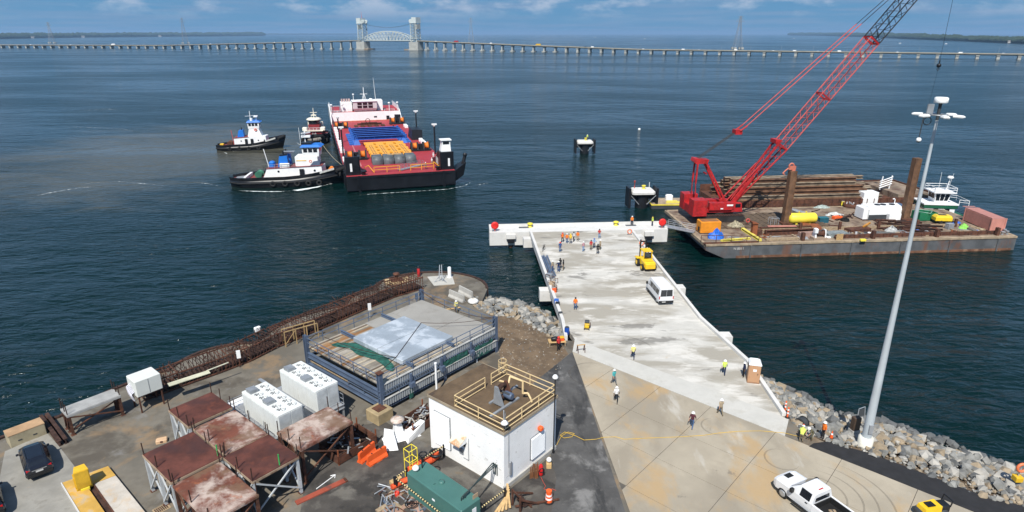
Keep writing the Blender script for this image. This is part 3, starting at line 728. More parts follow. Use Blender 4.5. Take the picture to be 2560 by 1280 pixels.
t = thing('deck_gangway', 'grey aluminium gangway lying slantwise on the red deck near the yellow railing', 'gangway', rbw(-.2, 3.2), R(17.2) + R(38))
obj('walkway', MB().box(0, 8.6, -.6, .6, .12, .3), galv, t)
for sy in (-1, 1): m = rail(MB(), [(k*1.2, sy*.55, .3) for k in range(8)], 1.1, .05); obj('handrail', m, galv, t)
# ================================================================ tugs
smear = M('tug name white', (.8, .8, .76), .5, var=.05)
def hull_sections(L_, B, fb_bow, fb_mid, fb_st):
    """x from stern -L/2 to bow +L/2: (x, halfbeam_wl, halfbeam_deck, deck z)"""
    S = []
    for u in [0, .04, .1, .2, .35, .5, .62, .74, .84, .92, .97, 1.0]:
        x = -L_/2 + L_*u
        wd = min(1, (u/.14)**.5 if u < .14 else 1) * (1 if u < .6 else max(.04, 1-((u-.6)/.4)**2.4))
        ww = min(1, (u/.2)**.6 if u < .2 else 1) * (1 if u < .5 else max(.02, 1-((u-.5)/.48)**1.9 if u < .98 else .02))
        wd = max(wd, .35 if u < .02 else .06); ww = max(ww*.93, .02)
        zd = fb_mid + (fb_bow-fb_mid)*max(0, (u-.45)/.55)**1.6 + (fb_st-fb_mid)*max(0, (.35-u)/.35)**1.5
        S.append((x, ww*B/2, wd*B/2, zd))
    return S
def tug(name, label, loc, rz, L_, B, fb, deckz_off, hullm, deckm):
    t = thing(name, label, 'tugboat', loc, rz); S = hull_sections(L_, B, *fb)
    xs = lambda x, wd: x
    m = MB().loft([[(x + (.0 if i < 9 else (i-8)*.28), -wd, zd), (x, -wd*1.0, zd*.55), (x - (0 if i < 9 else (i-8)*.25), -ww, -1.2), (x - (0 if i < 9 else (i-8)*.25), ww, -1.2), (x, wd*1.0, zd*.55), (x + (.0 if i < 9 else (i-8)*.28), wd, zd)] for i, (x, ww, wd, zd) in enumerate(S)], True, True)
    # open the top: deck set below the bulwark
    h = obj('hull', m, hullm, t)
    m = MB()
    for side in (-1, 1):
        for (i, a), b_ in zip(enumerate(S), S[1:]):
            ax = a[0] + (0 if i < 9 else (i-8)*.28); bx = b_[0] + (0 if i+1 < 9 else (i-7)*.28)
            m.loft([[(ax, side*a[2], a[3]-.1), (ax, side*(a[2]+.12), a[3]+deckz_off), (ax, side*max(.02, a[2]-.1), a[3]+deckz_off), (ax, side*max(.01, a[2]-.2), a[3]-.1)], [(bx, side*b_[2], b_[3]-.1), (bx, side*(b_[2]+.12), b_[3]+deckz_off), (bx, side*max(.02, b_[2]-.1), b_[3]+deckz_off), (bx, side*max(.01, b_[2]-.2), b_[3]-.1)]], True)
    obj('bulwark', m, hullm, t)
    m = MB(); n = len(S)
    vs = [(x + (0 if i < 9 else (i-8)*.28), s_*max(.05, wd-.18), zd+.03) for i, (x, ww, wd, zd) in enumerate(S) for s_ in (-1, 1)]
    m.add(vs, [(2*i, 2*i+2, 2*i+3, 2*i+1) for i in range(n-1)]); obj('deck', m, deckm, t)
    for side in (-1, 1):
        m = MB(); pts = [(x, side*(wd+.1), zd*.62) for x, ww, wd, zd in S]; m.path(pts, .2, 6); obj('rubbing_strake', m, blackr, t)
    return t, S
def tyre(t, x, y, z, r=.75, axis='y'):
    obj('tyre_fender', MB().torus((x, y, z), r*.68, r*.34, 12, 6, axis), blackr, t)
def windows(t, par, quads, mat=glass):
    for q in quads: obj('window', MB().box(*q), mat, par)
def tug_top(t, W, x0, x1, hw_, z0, z1, roofm, over=.35):
    """wheelhouse with raked windows all round and an overhanging roof"""
    m = MB().loft([[(x0, -hw_, z0), (x1, -hw_, z0), (x1, hw_, z0), (x0, hw_, z0)], [(x0-.1, -hw_-.1, z1), (x1+.25, -hw_-.1, z1), (x1+.25, hw_+.1, z1), (x0-.1, hw_+.1, z1)]])
    wh_ = obj('wheelhouse', m, white, t)
    m = MB().loft([[(x0-over, -hw_-over, z1), (x1+over+.3, -hw_-over, z1), (x1+over+.3, hw_+over, z1), (x0-over, hw_+over, z1)], [(x0, -hw_, z1+.5), (x1, -hw_, z1+.5), (x1, hw_, z1+.5), (x0, hw_, z1+.5)]]); obj('wheelhouse_roof', m, roofm, wh_)
    za, zb = z0+(z1-z0)*.45, z0+(z1-z0)*.88; n = max(2, int((x1-x0)/1.1))
    for s_ in (-1, 1):
        for k in range(n):
            a = x0+.25+(x1-x0-.3)*k/n; b_ = a+(x1-x0-.3)/n-.25; y = s_*(hw_+.07); obj('window', MB().box(a, b_, min(y, y+s_*.03), max(y, y+s_*.03), za, zb), glass, wh_)
    nn = max(2, int(2*hw_/1.1))
    for k in range(nn):
        a = -hw_+.2+2*(hw_-.2)*k/nn; b_ = a+2*(hw_-.2)/nn-.22
        obj('window', MB().loft([[(x1+.12, a, za), (x1+.15, a, za), (x1+.15, b_, za), (x1+.12, b_, za)], [(x1+.22, a, zb), (x1+.27, a, zb), (x1+.27, b_, zb), (x1+.22, b_, zb)]]), glass, wh_)
        obj('window', MB().box(x0-.12, x0-.07, a, b_, za, zb), glass, wh_)
    return wh_
def name_strip(t, x0, x1, z0, z1, y0, y1, n=11):
    """white bow name, too far off to spell: letter-sized blocks"""
    m = MB()
    for k in range(n):
        u0, u1 = k/n, (k+.78)/n; xa, xb = x0+(x1-x0)*u0, x0+(x1-x0)*u1; ya, yb = y0+(y1-y0)*u0, y0+(y1-y0)*u1; zz = z0+(z1-z0)*u0
        s_ = 1 if y0 > 0 else -1
        m.loft([[(xa, ya, zz), (xb, yb, zz), (xb, yb-s_*.05, zz), (xa, ya-s_*.05, zz)], [(xa, ya+s_*.02, zz+.5), (xb, yb+s_*.02, zz+.5), (xb, yb-s_*.05, zz+.5), (xa, ya-s_*.05, zz+.5)]])
    obj('bow_name', m, smear, t)
# --- big white and blue tug pushing at the barge's fore corner
A, B_ = G(566, 470, 0), G(846, 463, 0); d = B_-A; c = (A+B_)/2
t, S = tug('tugboat', 'large black hulled tugboat with white house and blue funnels nosing the red barge', (c.x+.6, c.y+3.2, 0), math.atan2(d.y, d.x), 28.5, 8.6, (3.9, 2.0, 1.7), .75, hullblk, pinkdeck)
m = MB().loft([[(-5.6, -3.2, 2.0), (9.2, -2.6, 2.4), (9.8, 0, 2.4), (9.2, 2.6, 2.4), (-5.6, 3.2, 2.0)], [(-4.4, -3.1, 4.6), (9.0, -2.5, 5.1), (9.6, 0, 5.1), (9.0, 2.5, 5.1), (-4.4, 3.1, 4.6)]]); h = obj('deck_house', m, white, t)
obj('doorway', MB().box(3.6, 4.7, -3.1, -2.86, 2.5, 4.4), black, h)
for x in (-1.6, 7.3): obj('porthole', MB().lathe([(.28, -.05), (.28, .05)], (x, -2.98 if x < 0 else -2.66, 3.9), 10, 'y'), glass, h)
obj('house_roof', MB().loft([[(-4.5, -3.2, 4.6), (9.3, -2.7, 5.12), (9.3, 2.7, 5.12), (-4.5, 3.2, 4.6)], [(-4.5, -3.2, 4.72), (9.3, -2.7, 5.2), (9.3, 2.7, 5.2), (-4.5, 3.2, 4.72)]]), pinkdeck, h)
m = MB().box(2.6, 8.2, -2.2, 2.2, 5.0, 7.4); u_ = obj('upper_house', m, white, t)
obj('stripe', MB().box(2.9, 5.4, -2.24, -2.2, 6.3, 6.5), yellow, u_)
obj('roundel', MB().torus((6.4, -2.24, 6.2), .3, .07, 12, 5, 'y'), orange, u_)
obj('stair', MB().loft([[(6.2, -2.35, 5.1), (8.7, -2.35, 5.1), (8.7, -2.25, 5.1), (6.2, -2.25, 5.1)], [(7.2, -2.35, 6.2), (8.7, -2.35, 6.4), (8.7, -2.25, 6.4), (7.2, -2.25, 6.2)]]), blueg, u_)
wh_ = tug_top(t, 1, 4.6, 8.6, 2.0, 7.4, 9.8, bluem, .5)
for y in (-1.5, 1.5):
    m = MB().loft([[(-1.8, y-.9, 4.7), (.9, y-.9, 4.8), (.9, y+.9, 4.8), (-1.8, y+.9, 4.7)], [(-1.2, y-.8, 7.6), (.7, y-.8, 7.8), (.7, y+.8, 7.8), (-1.2, y+.8, 7.6)]]); f_ = obj('funnel', m, bluem, t)
    obj('funnel_cap', MB().box(-1.1, .6, y-.7, y+.7, 7.7, 7.95), black, f_)
    obj('exhaust_pipe', MB().lathe([(.2, 0), (.2, 1.0)], (-.3, y, 7.9), 8), black, f_)
obj('locker', MB().bbox(-1.2, 1.2, -2.9, -2.35, 4.75, 5.9, .08), white, t)
obj('vent_cowl', MB().bbox(-4.2, -2.8, -1.6, .2, 4.7, 6.2, .3), bluem, t)
m = MB(); m.tube((5.2, 0, 10.2), (5.2, 0, 13.6), .13, 5); m.box(4.4, 6.6, -.5, .5, 12.0, 12.5); m.beam((4.6, -1.0, 13.1), (6.4, 1.0, 13.1), .25, .3); m.tube((4.2, -1, 10.2), (4.1, -1, 14.6), .05, 4); obj('mast', m, white, wh_)
m = MB(); m.box(4.3, 6.8, -1.3, 1.3, 10.2, 10.8); obj('roof_box', m, black, wh_)
m = MB().loft([[(-.2, -.4, 8.0), (1.6, -.4, 8.0), (1.6, .4, 8.0), (-.2, .4, 8.0)], [(-.6, -.7, 8.5), (2.2, -.7, 8.5), (2.2, .7, 8.5), (-.6, .7, 8.5)]]); obj('workboat', m, galv, t)
m = MB(); m.tube((-4.6, 0, 4.7), (-5.4, 0, 9.2), .1, 5); obj('flagstaff', m, white, t)
obj('towing_winch', MB().lathe([(.9, -1.2), (.55, -1.1), (.55, 1.1), (.9, 1.2)], (-7.2, 0, 2.8), 12, 'y'), M('green winch', (.03, .14, .09), .6), t)
obj('stern_grating', MB().prism([(-13.2, -1.6), (-10.2, -3.2), (-10.2, 3.2), (-13.2, 1.6)], 1.75, 1.95), alum, t)
obj('tow_bar', MB().box(-10.3, -9.7, -3.2, 3.2, 1.9, 2.7), white, t)
obj('bow_winch', MB().lathe([(.6, -.8), (.35, -.7), (.35, .7), (.6, .8)], (11.0, 0, 3.7), 10, 'y'), orngw, t)
for k, u in enumerate((-3, 0, 3, 5.8, 8.4)):
    tyre(t, u, -4.45+(.3 if u > 7 else 0), 1.0, .8)
for a in (-.9, -.3, .3, .9): tyre(t, 14.0-abs(a)*.6, a*2.0, 2.6, .8, 'x')
obj('bow_pudding', MB().path([(12.6, -2.4, 3.6), (14.6, -.8, 4.0), (14.9, 0, 4.0), (14.6, .8, 4.0), (12.6, 2.4, 3.6)], .55, 8), blackr, t)
name_strip(t, 8.7, 12.2, 3.25, 4.0, -3.75, -2.5)
obj('rail', rail(MB(), [(-4+1.6*k, -3.0, 4.7) for k in range(5)], 1.0, .04), galv, t)
# --- smaller tug holding off, white house with blue wheelhouse roof
A, B_ = G(538, 378, 0), G(702, 372, 0); d = B_-A; c = (A+B_)/2
t, S = tug('tugboat', 'smaller black tugboat lying free on the water behind, white house with blue roof', (c.x, c.y+2.5, 0), math.atan2(d.y, d.x), 21.5, 7.4, (3.7, 1.5, 1.2), .7, hullblk, pinkdeck)
m = MB().loft([[(-4.6, -2.6, 1.4), (5.6, -2.3, 1.7), (6.2, 0, 1.7), (5.6, 2.3, 1.7), (-4.6, 2.6, 1.4)], [(-4.6, -2.5, 4.0), (5.4, -2.2, 4.5), (6.0, 0, 4.5), (5.4, 2.2, 4.5), (-4.6, 2.5, 4.0)]]); h = obj('deck_house', m, white, t)
for x in (-1.2, .6): obj('doorway', MB().box(x, x+.8, -2.66, -2.4, 1.7, 3.7), black, h)
for x in (-2.4, 3.0, 4.9): obj('porthole', MB().lathe([(.22, -.05), (.22, .05)], (x, -2.5 if x < 0 else -2.3, 3.1), 10, 'y'), glass, h)
obj('house_roof', MB().loft([[(-4.7, -2.6, 4.0), (0, -2.5, 4.3), (0, 2.5, 4.3), (-4.7, 2.6, 4.0)], [(-4.7, -2.6, 4.1), (0, -2.5, 4.4), (0, 2.5, 4.4), (-4.7, 2.6, 4.1)]]), pinkdeck, h)
m = MB().loft([[(-.2, -2.1, 4.3), (4.4, -2.1, 4.3), (4.4, 2.1, 4.3), (-.2, 2.1, 4.3)], [(.4, -1.7, 6.9), (3.4, -1.7, 6.9), (3.4, 1.7, 6.9), (.4, 1.7, 6.9)]]); obj('upper_house', m, white, t)
wh_ = tug_top(t, 1, .2, 3.6, 1.8, 6.9, 9.0, bluem, .4)
obj('life_ring', MB().torus((2.5, -2.0, 6.6), .38, .1, 12, 6, 'y'), orange, t)
m = MB().loft([[(-3.6, -1.4, 4.1), (-1.5, -1.4, 4.2), (-1.5, 1.4, 4.2), (-3.6, 1.4, 4.1)], [(-3.1, -1.2, 6.3), (-1.7, -1.2, 6.5), (-1.7, 1.2, 6.5), (-3.1, 1.2, 6.3)]]); f_ = obj('funnel', m, bluem, t)
obj('exhaust_pipe', MB().lathe([(.18, 0), (.18, .8)], (-2.3, .4, 6.4), 8), black, f_)
m = MB(); m.tube((1.0, 0, 9.5), (1.0, 0, 12.6), .1, 5); m.beam((-.4, -.9, 11), (2.4, .9, 11), .12, .12); m.box(2.2, 3.4, -.9, .9, 10.6, 11.0); m.box(2.6, 3.0, -.2, .2, 9.5, 10.6); m.lathe([(.5, 9.5), (.5, 10.3)], (1.4, -.8, 0), 8); obj('mast', m, white, wh_)
m = MB().tube((-5.2, 0, 1.6), (-5.6, 0, 6.5), .09, 5); obj('flagstaff', m, redl, t)
obj('towing_winch', MB().lathe([(.9, -1.3), (.55, -1.2), (.55, 1.2), (.9, 1.3)], (-6.4, 0, 2.0), 12, 'y'), rust, t)
obj('stern_locker', MB().bbox(-9.6, -8.4, -.9, .6, 1.25, 2.1, .1), yellow, t)
for u in (-6, -3, 0, 3): tyre(t, u, -3.85, .75, .65)
obj('bow_pudding', MB().path([(9.3, -2.2, 3.4), (10.9, -.7, 3.9), (11.1, 0, 3.9), (10.9, .7, 3.9), (9.3, 2.2, 3.4)], .5, 8), blackr, t)
name_strip(t, 5.4, 8.6, 2.7, 3.5, -3.5, -2.75, 9)
# --- red and white tug seen bow-on between barge and the small tug
p = G(779, 360, 0)
t, S = tug('tugboat', 'dark red tugboat with cream wheelhouse and grey bow fender beside the red barge', (p.x, p.y+6, 0), R(-80), 22, 8.4, (3.6, 2.0, 1.7), .75, hullblk, pinkdeck)
maroon = M('maroon paint', (.22, .02, .025), .5, var=.2); cream = M('cream paint', (.78, .74, .62), .5, var=.06)
m = MB().bbox(-5, 5.0, -2.9, 2.9, 1.9, 4.4, .2); h = obj('deck_house', m, maroon, t)
m = MB().box(3.8, 5.6, -3.2, 3.2, 4.4, 4.55); obj('house_roof', m, cream, h)
obj('rail', rail(MB(), [(5.5, -2.4+k*1.2, 4.5) for k in range(5)], 1.1, .06), white, t)
for s_ in (-1, 1): obj('side_locker', MB().bbox(2.6, 4.6, s_*3.1-.8, s_*3.1+.8, 4.5, 5.6, .15), cream, t)
m = MB().box(-1.6, 3.4, -1.9, 1.9, 4.5, 6.4); obj('upper_house', m, maroon, t)
m = MB().lathe([(1.9, 6.4), (2.15, 7.9)], (1.2, 0, 0), 10); wh_ = obj('wheelhouse', m, glass, t)
m = MB().lathe([(2.6, 7.9), (2.7, 8.15), (1.9, 8.6)], (1.2, 0, 0), 10); obj('wheelhouse_roof', m, cream, wh_)
m = MB(); m.tube((.8, 0, 8.6), (.8, 0, 12), .16, 5, .1); m.beam((.8, -1.2, 10.4), (.8, 1.2, 10.4), .18, .18); m.tube((.8, -1.1, 8.6), (.8, 0, 10.2), .08, 4); m.tube((.8, 1.1, 8.6), (.8, 0, 10.2), .08, 4); m.box(.6, 1.0, -.9, .9, 9.3, 9.6); obj('mast', m, cream, wh_)
for y in (-2.3, 2.3): m = MB().lathe([(.5, 4.5), (.42, 6.8)], (-2.4, y, 0), 10); obj('funnel', m, cream, t)
for a in (-1.0, -.65): tyre(t, 9.6-abs(a)*1.2, a*3.1, 1.9, .8, 'x')
for s_ in (-1, 1):
    for u in (-5, -1.5, 2, 5): tyre(t, u, s_*4.35, 1.1, .8)
obj('bow_pudding', MB().path([(8.0, -3.2, 2.9), (10.4, -1.3, 3.3), (10.9, 0, 3.4), (10.4, 1.3, 3.3), (8.0, 3.2, 2.9)], .6, 8), blackr, t)
obj('bow_fender', MB().path([(9.8, -1.2, 2.2), (11.0, 0.2, 2.2), (10.6, 1.6, 2.2), (9.6, 2.5, 2.2)], .7, 8), M('grey rope fender', (.22, .2, .18), .9, bump=.8), t)
m = MB(); m.tube((7.6, 0, 2.8), (7.6, 0, 4.2), .14, 6); m.tube((7.6, .9, 2.8), (7.6, .9, 4.2), .14, 6); m.tube((7.6, -.3, 3.7), (7.6, 1.2, 3.7), .12, 6); obj('bow_bitts', m, galv, t)
# tow line from that tug to the barge
a_ = G(800, 352, 2.5); b_ = rbw(-13.7, 14, DZ)
m = MB(); m.path([a_.lerp(b_, k/8) + Vector((0, 0, -.8*math.sin(math.pi*k/8))) for k in range(9)], .06, 4)
obj('hawser', m, rope, label='thin pale hawser running from the barge side to the dark red tugboat', cat='rope')
# wash and foam
fm = bpy.data.materials.new('wake foam'); fm.use_nodes = True; T = fm.node_tree
b_ = T.nodes['Principled BSDF']; b_.inputs['Base Color'].default_value = (.75, .8, .8, 1); b_.inputs['Roughness'].default_value = .7
gq = T.nodes.new('ShaderNodeNewGeometry'); nq = T.nodes.new('ShaderNodeTexNoise'); nq.inputs['Scale'].default_value = 1.1; nq.inputs['Detail'].default_value = 9; nq.inputs['Roughness'].default_value = .75
T.links.new(gq.outputs['Position'], nq.inputs['Vector'])
at_ = T.nodes.new('ShaderNodeAttribute'); at_.attribute_name = 'dens'
ad = T.nodes.new('ShaderNodeMath'); ad.operation = 'ADD'; T.links.new(nq.outputs['Fac'], ad.inputs[0]); T.links.new(at_.outputs['Fac'], ad.inputs[1])
mr_ = T.nodes.new('ShaderNodeMapRange'); mr_.inputs[1].default_value = .76; mr_.inputs[2].default_value = .98; T.links.new(ad.outputs[0], mr_.inputs[0]); T.links.new(mr_.outputs[0], b_.inputs['Alpha'])
def foam(path, w0, w1, dens, name='wake_foam'):
    """path in px on the water; a low ruffled ribbon of broken water"""
    P_ = [G(x, y, 0) for x, y in path]; m = MB(); n = len(P_); vs = []; fs = []; dn = []; K = 6
    for i, p in enumerate(P_):
        a = P_[max(0, i-1)]; c = P_[min(n-1, i+1)]; tdir = (c-a).normalized(); nn = Vector((-tdir.y, tdir.x, 0)); w_ = w0+(w1-w0)*i/(n-1)
        for k in range(K+1):
            u = k/K*2-1; vs.append(p + nn*u*w_ + Vector((0, 0, .05+.16*(1-u*u)*dens*rnd.uniform(.6, 1.2)))); dn.append(dens*(1-abs(u)**1.5)*.62*(1 if 0 < i < n-1 else .3))
    for i in range(n-1):
        for k in range(K): fs.append((i*(K+1)+k, i*(K+1)+k+1, (i+1)*(K+1)+k+1, (i+1)*(K+1)+k))
    m.add([tuple(v) for v in vs], [tuple(reversed(f)) for f in fs], True); o = obj(name, m, fm, kind='stuff')
    at = o.data.attributes.new('dens', 'FLOAT', 'POINT'); at.data.foreach_set('value', dn); return o
foam([(728, 479), (750, 476), (770, 473), (792, 469), (812, 464)], 1.6, .5, 1.15)
foam([(575, 476), (620, 479), (660, 480), (700, 480), (735, 478)], .25, .9, .78)
foam([(800, 468), (830, 460), (842, 456)], .4, .2, .8)
foam([(865, 492), (930, 486), (1000, 482), (1060, 478), (1120, 474), (1160, 466), (1190, 450)], .3, .35, .66)
foam([(455, 455), (520, 460), (565, 470)], .9, .5, .62)
foam([(170, 470), (230, 458), (300, 455), (380, 462), (455, 468)], 1.0, .8, .47)
foam([(150, 283), (220, 276), (270, 273), (330, 279)], .9, .6, .62)
foam([(735, 352), (748, 362), (770, 370)], .3, .3, .7)
foam([(60, 498), (120, 484), (200, 470), (290, 466)], .8, 1.2, .55)
foam([(90, 330), (180, 318), (300, 322), (420, 345)], 1.8, 1.4, .44)
foam([(1165, 470), (1200, 462), (1240, 455)], .3, .6, .55)
foam([(552, 379), (566, 384), (572, 386)], .3, .2, .85)
# ================================================================ crane barge and everything on it
cbdeck = M('barge deck grime', (.26, .20, .145), .85, var=.4, scale=.35, bump=.4, bscale=3, stains=[((.09, .045, .03), .5, .46, .66, .85), ((.32, .29, .25), .8, .58, .74, .6), ((.045, .04, .035), 1.2, .6, .75, .6)])
cbhull = M('grey rusted barge plate', (.10, .105, .11), .7, var=.3, scale=.5, stains=[((.15, .07, .042), .5, .52, .66, .85, (.7, .7, .22)), ((.28, .28, .27), .7, .63, .75, .5), ((.26, .15, .09), 1.6, .66, .8, .7, (1, 1, .3))])
tan = M('rubbed barge edge', (.36, .28, .19), .85, var=.35, scale=.8)
c0 = G(1765, 612, 2.6); c1 = G(2543, 591, 2.6); dd = c1-c0; CA = math.atan2(dd.y, dd.x); CLn = dd.length; CW = 22.5; CZ = 2.6
def cbw(u, v, z=CZ):  # barge local (along, across) -> world
    return Vector((c0.x + math.cos(CA)*u - math.sin(CA)*v, c0.y + math.sin(CA)*u + math.cos(CA)*v, z))
def cbl(px, py, z=CZ):  # local coordinates of a pixel on the deck
    p = G(px, py, z); x, y = p.x-c0.x, p.y-c0.y
    return (math.cos(CA)*x + math.sin(CA)*y, -math.sin(CA)*x + math.cos(CA)*y)
CB = thing('crane_barge', 'long rust streaked grey deck barge carrying the red crane beside the pier', 'barge', (c0.x, c0.y, 0), CA)
yz = lambda u, z0: [(u, 0, CZ), (u, 0, z0), (u, CW, z0), (u, CW, CZ)]
m = MB().loft([yz(0, CZ-1.0), yz(5.5, -.9), yz(CLn-3, -.9), yz(CLn, -.5)]); obj('hull', m, cbhull, CB)
m = MB(); m.box(.3, CLn-.3, .5, CW-.5, CZ, CZ+.05); obj('deck', m, cbdeck, CB)
m = MB()
m.box(0, CLn, -.12, .5, CZ-.28, CZ+.07); m.box(-.15, .3, .5, CW, CZ-.45, CZ+.07); m.box(CLn-.3, CLn+.1, .5, CW, CZ-.4, CZ+.07); m.box(0, CLn, CW-.5, CW+.1, CZ-.3, CZ+.07); obj('edge_plate', m, tan, CB)
m = MB().box(5.6, CLn-.6, -.05, 0, -.4, .42); obj('rust_band', m, M('waterline rust', (.17, .08, .045), .8, var=.4, scale=.7, stains=[((.3, .19, .12), .9, .52, .66, .8)]), CB)
for k in range(6): m = MB().box(8+k*9.2, 8.25+k*9.2, -.16, 0, -.3, CZ-.28); obj('rub_strip', m, cbhull, CB)
text('hull_number', 'N 8011', .62, M('hull number white', (.6, .58, .54), .8, var=.3, scale=4), CB, (5.9, -.14, 1.75), (R(90), 0, 0))
# low steel coaming wall that runs along the near side
m = MB(); m.box(24, CLn-2.5, 1.3, 1.5, CZ+.05, CZ+.75)
for k in range(18): m.box(24+k*1.8, 24.1+k*1.8, 1.18, 1.3, CZ+.05, CZ+.7)
obj('coaming', m, rust, CB)
for u in (17.5, 30.5, 42.5, 54): m = MB().prism([(u, .45), (u+.5, .45), (u+.5, 1.1), (u, 1.1)], CZ+.05, CZ+1.5); obj('cleat_post', m, rust, CB)
for u, v in ((55.5, 1.0), (56.6, 1.2), (57, 2.2)):
    m = MB().lathe([(.22, 0), (.18, .4), (.3, .5), (.3, .65)], (u, v, CZ+.06), 10); obj('bitt', m, galv, CB)
# timber crane mats
mt = M('oily timber mats', (.12, .085, .055), .85, var=.45, scale=1.3)
for k in range(17):
    u = 6.0 + k*1.25
    m = MB().box(0, 1.15, 0, 9.4 + rnd.uniform(-.5, .5), 0, .22); o = obj('timber_mat', m, mt, CB); o.location = (u, 8.6+rnd.uniform(-.2, .2), CZ+.05); o.rotation_euler = (0, 0, rnd.uniform(-.015, .015))
# raised kerb between mats and near working strip
m = MB().box(13, CLn-6, 6.6, 7.0, CZ+.05, CZ+.5); obj('kerb_timber', m, wood, CB)
for k in range(5):
    u = 20+k*7.6; m = MB().prism([(u, 6.2), (u+.5, 6.2), (u+.35, 6.6), (u+.1, 6.6)], CZ+.05, CZ+1.6); obj('kerb_post', m, rust, CB)
# -------- crane
cu, cv = cbl(1790, 548, CZ)
CR = thing('crawler_crane', 'tall red lattice boom crawler crane standing on the barge mats', 'crane', cbw(cu, cv, CZ+.27), CA)
steel = M('track steel', (.03, .028, .027), .6, var=.4)
for sy in (-1, 1):
    m = MB(); pr = [(-4.4, .55), (-3.9, .1), (3.9, .1), (4.4, .55), (4.3, 1.0), (3.8, 1.25), (-3.8, 1.25), (-4.3, 1.0)]
    m.loft([[(x, sy*2.6-.55, z) for x, z in pr], [(x, sy*2.6+.55, z) for x, z in pr]]); tk = obj('track', m, steel, CR)
    m = MB()
    for k in range(16): m.box(-4.0+k*.52, -3.62+k*.52, sy*2.6-.62, sy*2.6+.62, 1.25, 1.34); m.box(-4.0+k*.52, -3.62+k*.52, sy*2.6-.62, sy*2.6+.62, 0, .1)
    obj('track_shoe', m, rustdk, tk)
m = MB(); m.box(-2.2, 2.2, -2.05, 2.05, .5, 1.1); m.lathe([(1.7, 1.1), (1.7, 1.6)], (0, 0, 0), 20); obj('carbody', m, steel, CR)
m = MB(); m.box(-5.6, 3.6, -1.7, 1.7, 1.6, 2.1); m.box(-2.4, 2.4, -2.0, -.8, 2.1, 3.5); m.box(-2.4, 2.4, .8, 2.0, 2.1, 3.5); m.box(-4.4, 3.2, -.8, .8, 2.1, 2.9); upper = obj('upper_works', m, redp, CR)
m = MB().box(1.0, 2.2, -2.06, -2.0, 2.9, 3.2); m.box(-.2, .3, -2.06, -2.0, 2.3, 2.5); obj('name_plate', m, white, upper)
for sy in (-1, 1):
    m = MB()
    for k in range(7): m.box(-6.3, -3.6, sy*2.6-1.2, sy*2.6+1.2, 1.5+k*.44, 1.9+k*.44)
    m.box(-6.25, -3.65, sy*2.6-1.15, sy*2.6+1.15, 1.45, 4.55); obj('counterweight', m, redp, CR)
m = MB().box(-6.2, -4.2, -1.4, 1.4, 1.5, 3.0); obj('counterweight_tray', m, redp, CR)
for y in (-.6, .6): m = MB().lathe([(.85, -.5), (.6, -.45), (.6, .45), (.85, .5)], (-3.0, y, 3.2), 14, 'y'); obj('hoist_drum', m, darkgrey, CR)
m = MB().loft([[(2.0, -2.0, 1.7), (4.2, -2.0, 1.7), (4.2, -.9, 1.7), (2.0, -.9, 1.7)], [(2.4, -2.0, 3.4), (3.9, -2.0, 3.4), (3.9, -.9, 3.4), (2.4, -.9, 3.4)]]); cabo = obj('cab', m, redp, CR); obj('window', MB().box(2.7, 3.7, -2.04, -2.0, 2.6, 3.3), glass, cabo)
# world geometry of the boom plane -> crane local
croot = cbw(cu, cv, CZ+.27)
def cl(p):
    v = Vector(p)-croot; c, s = math.cos(CA), math.sin(CA); return Vector((c*v.x+s*v.y, -s*v.x+c*v.y, v.z))
bf, bt = cl((42.9, 119.9, 6.1)), cl((78.6, 125.2, 53.6))
off_y = -(bf.y+bt.y)/2
bf.y = 0; bt.y = 0
bd = (bt-bf).normalized(); up = Vector((-bd.z, 0, bd.x)); side = Vector((0, 1, 0)); BL = (bt-bf).length
def lattice(m, s0, s1, w0, w1, n, rc, rl):
    for k in range(n):
        a, b_ = k/n, (k+1)/n
        cor = lambda u, i, j: bf + bd*(s0+(s1-s0)*u) + side*i*(w0+(w1-w0)*u)/2 + up*j*(w0+(w1-w0)*u)/2
        for i in (-1, 1):
            for j in (-1, 1): m.tube(cor(a, i, j), cor(b_, i, j), rc, 5)
        q = [(-1, -1), (1, -1), (1, 1), (-1, 1)]
        for (p_, r_) in zip(q, q[1:]+q[:1]):
            f_, g_ = (p_, r_) if k % 2 else (r_, p_)
            m.tube(cor(a, *f_), cor(b_, *g_), rl, 4)
            if k == n-1 or k == 0: m.tube(cor(1 if k else 0, *p_), cor(1 if k else 0, *r_), rl*1.3, 4)
    return m
m = lattice(MB(), 0, 13.5, .7, 2.1, 9, .15, .07); obj('boom_butt', m, redp, CR)
m = MB()
for i in (-1, 1): m.beam(bf + side*i*.55, bf + bd*6 + side*i*.8 + up*.55, .4, .55); m.beam(bf+bd*5+side*i*.8+up*.6, bf+bd*14.2+side*i*1.05+up*1.15, .28, .34)
obj('boom_foot', m, redp, CR)['kind'] = 'stuff'
m = lattice(MB(), 13.5, 25, 2.1, 2.1, 8, .1, .05); obj('boom_section', m, redl, CR)
m = lattice(MB(), 25, 37.3, 2.1, 2.1, 9, .1, .05); obj('boom_section', m, redl, CR)
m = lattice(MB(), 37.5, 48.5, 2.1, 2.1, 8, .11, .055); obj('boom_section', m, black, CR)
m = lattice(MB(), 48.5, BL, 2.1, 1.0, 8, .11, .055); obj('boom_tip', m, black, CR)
m = MB()
for s_ in (13.5, 25, 37.3):
    for i in (-1, 1): m.beam(bf+bd*s_+side*i*1.05-up*1.05, bf+bd*s_+side*i*1.05+up*1.05, .22, .25)
    for j in (-1, 1): m.beam(bf+bd*s_-side*1.05+up*j*1.05, bf+bd*s_+side*1.05+up*j*1.05, .22, .25)
m.beam(bf+bd*13.6-side*1.1+up*1.5, bf+bd*13.6+side*1.1+up*1.5, .9, .7); obj('boom_joint', m, redp, CR)['kind'] = 'stuff'
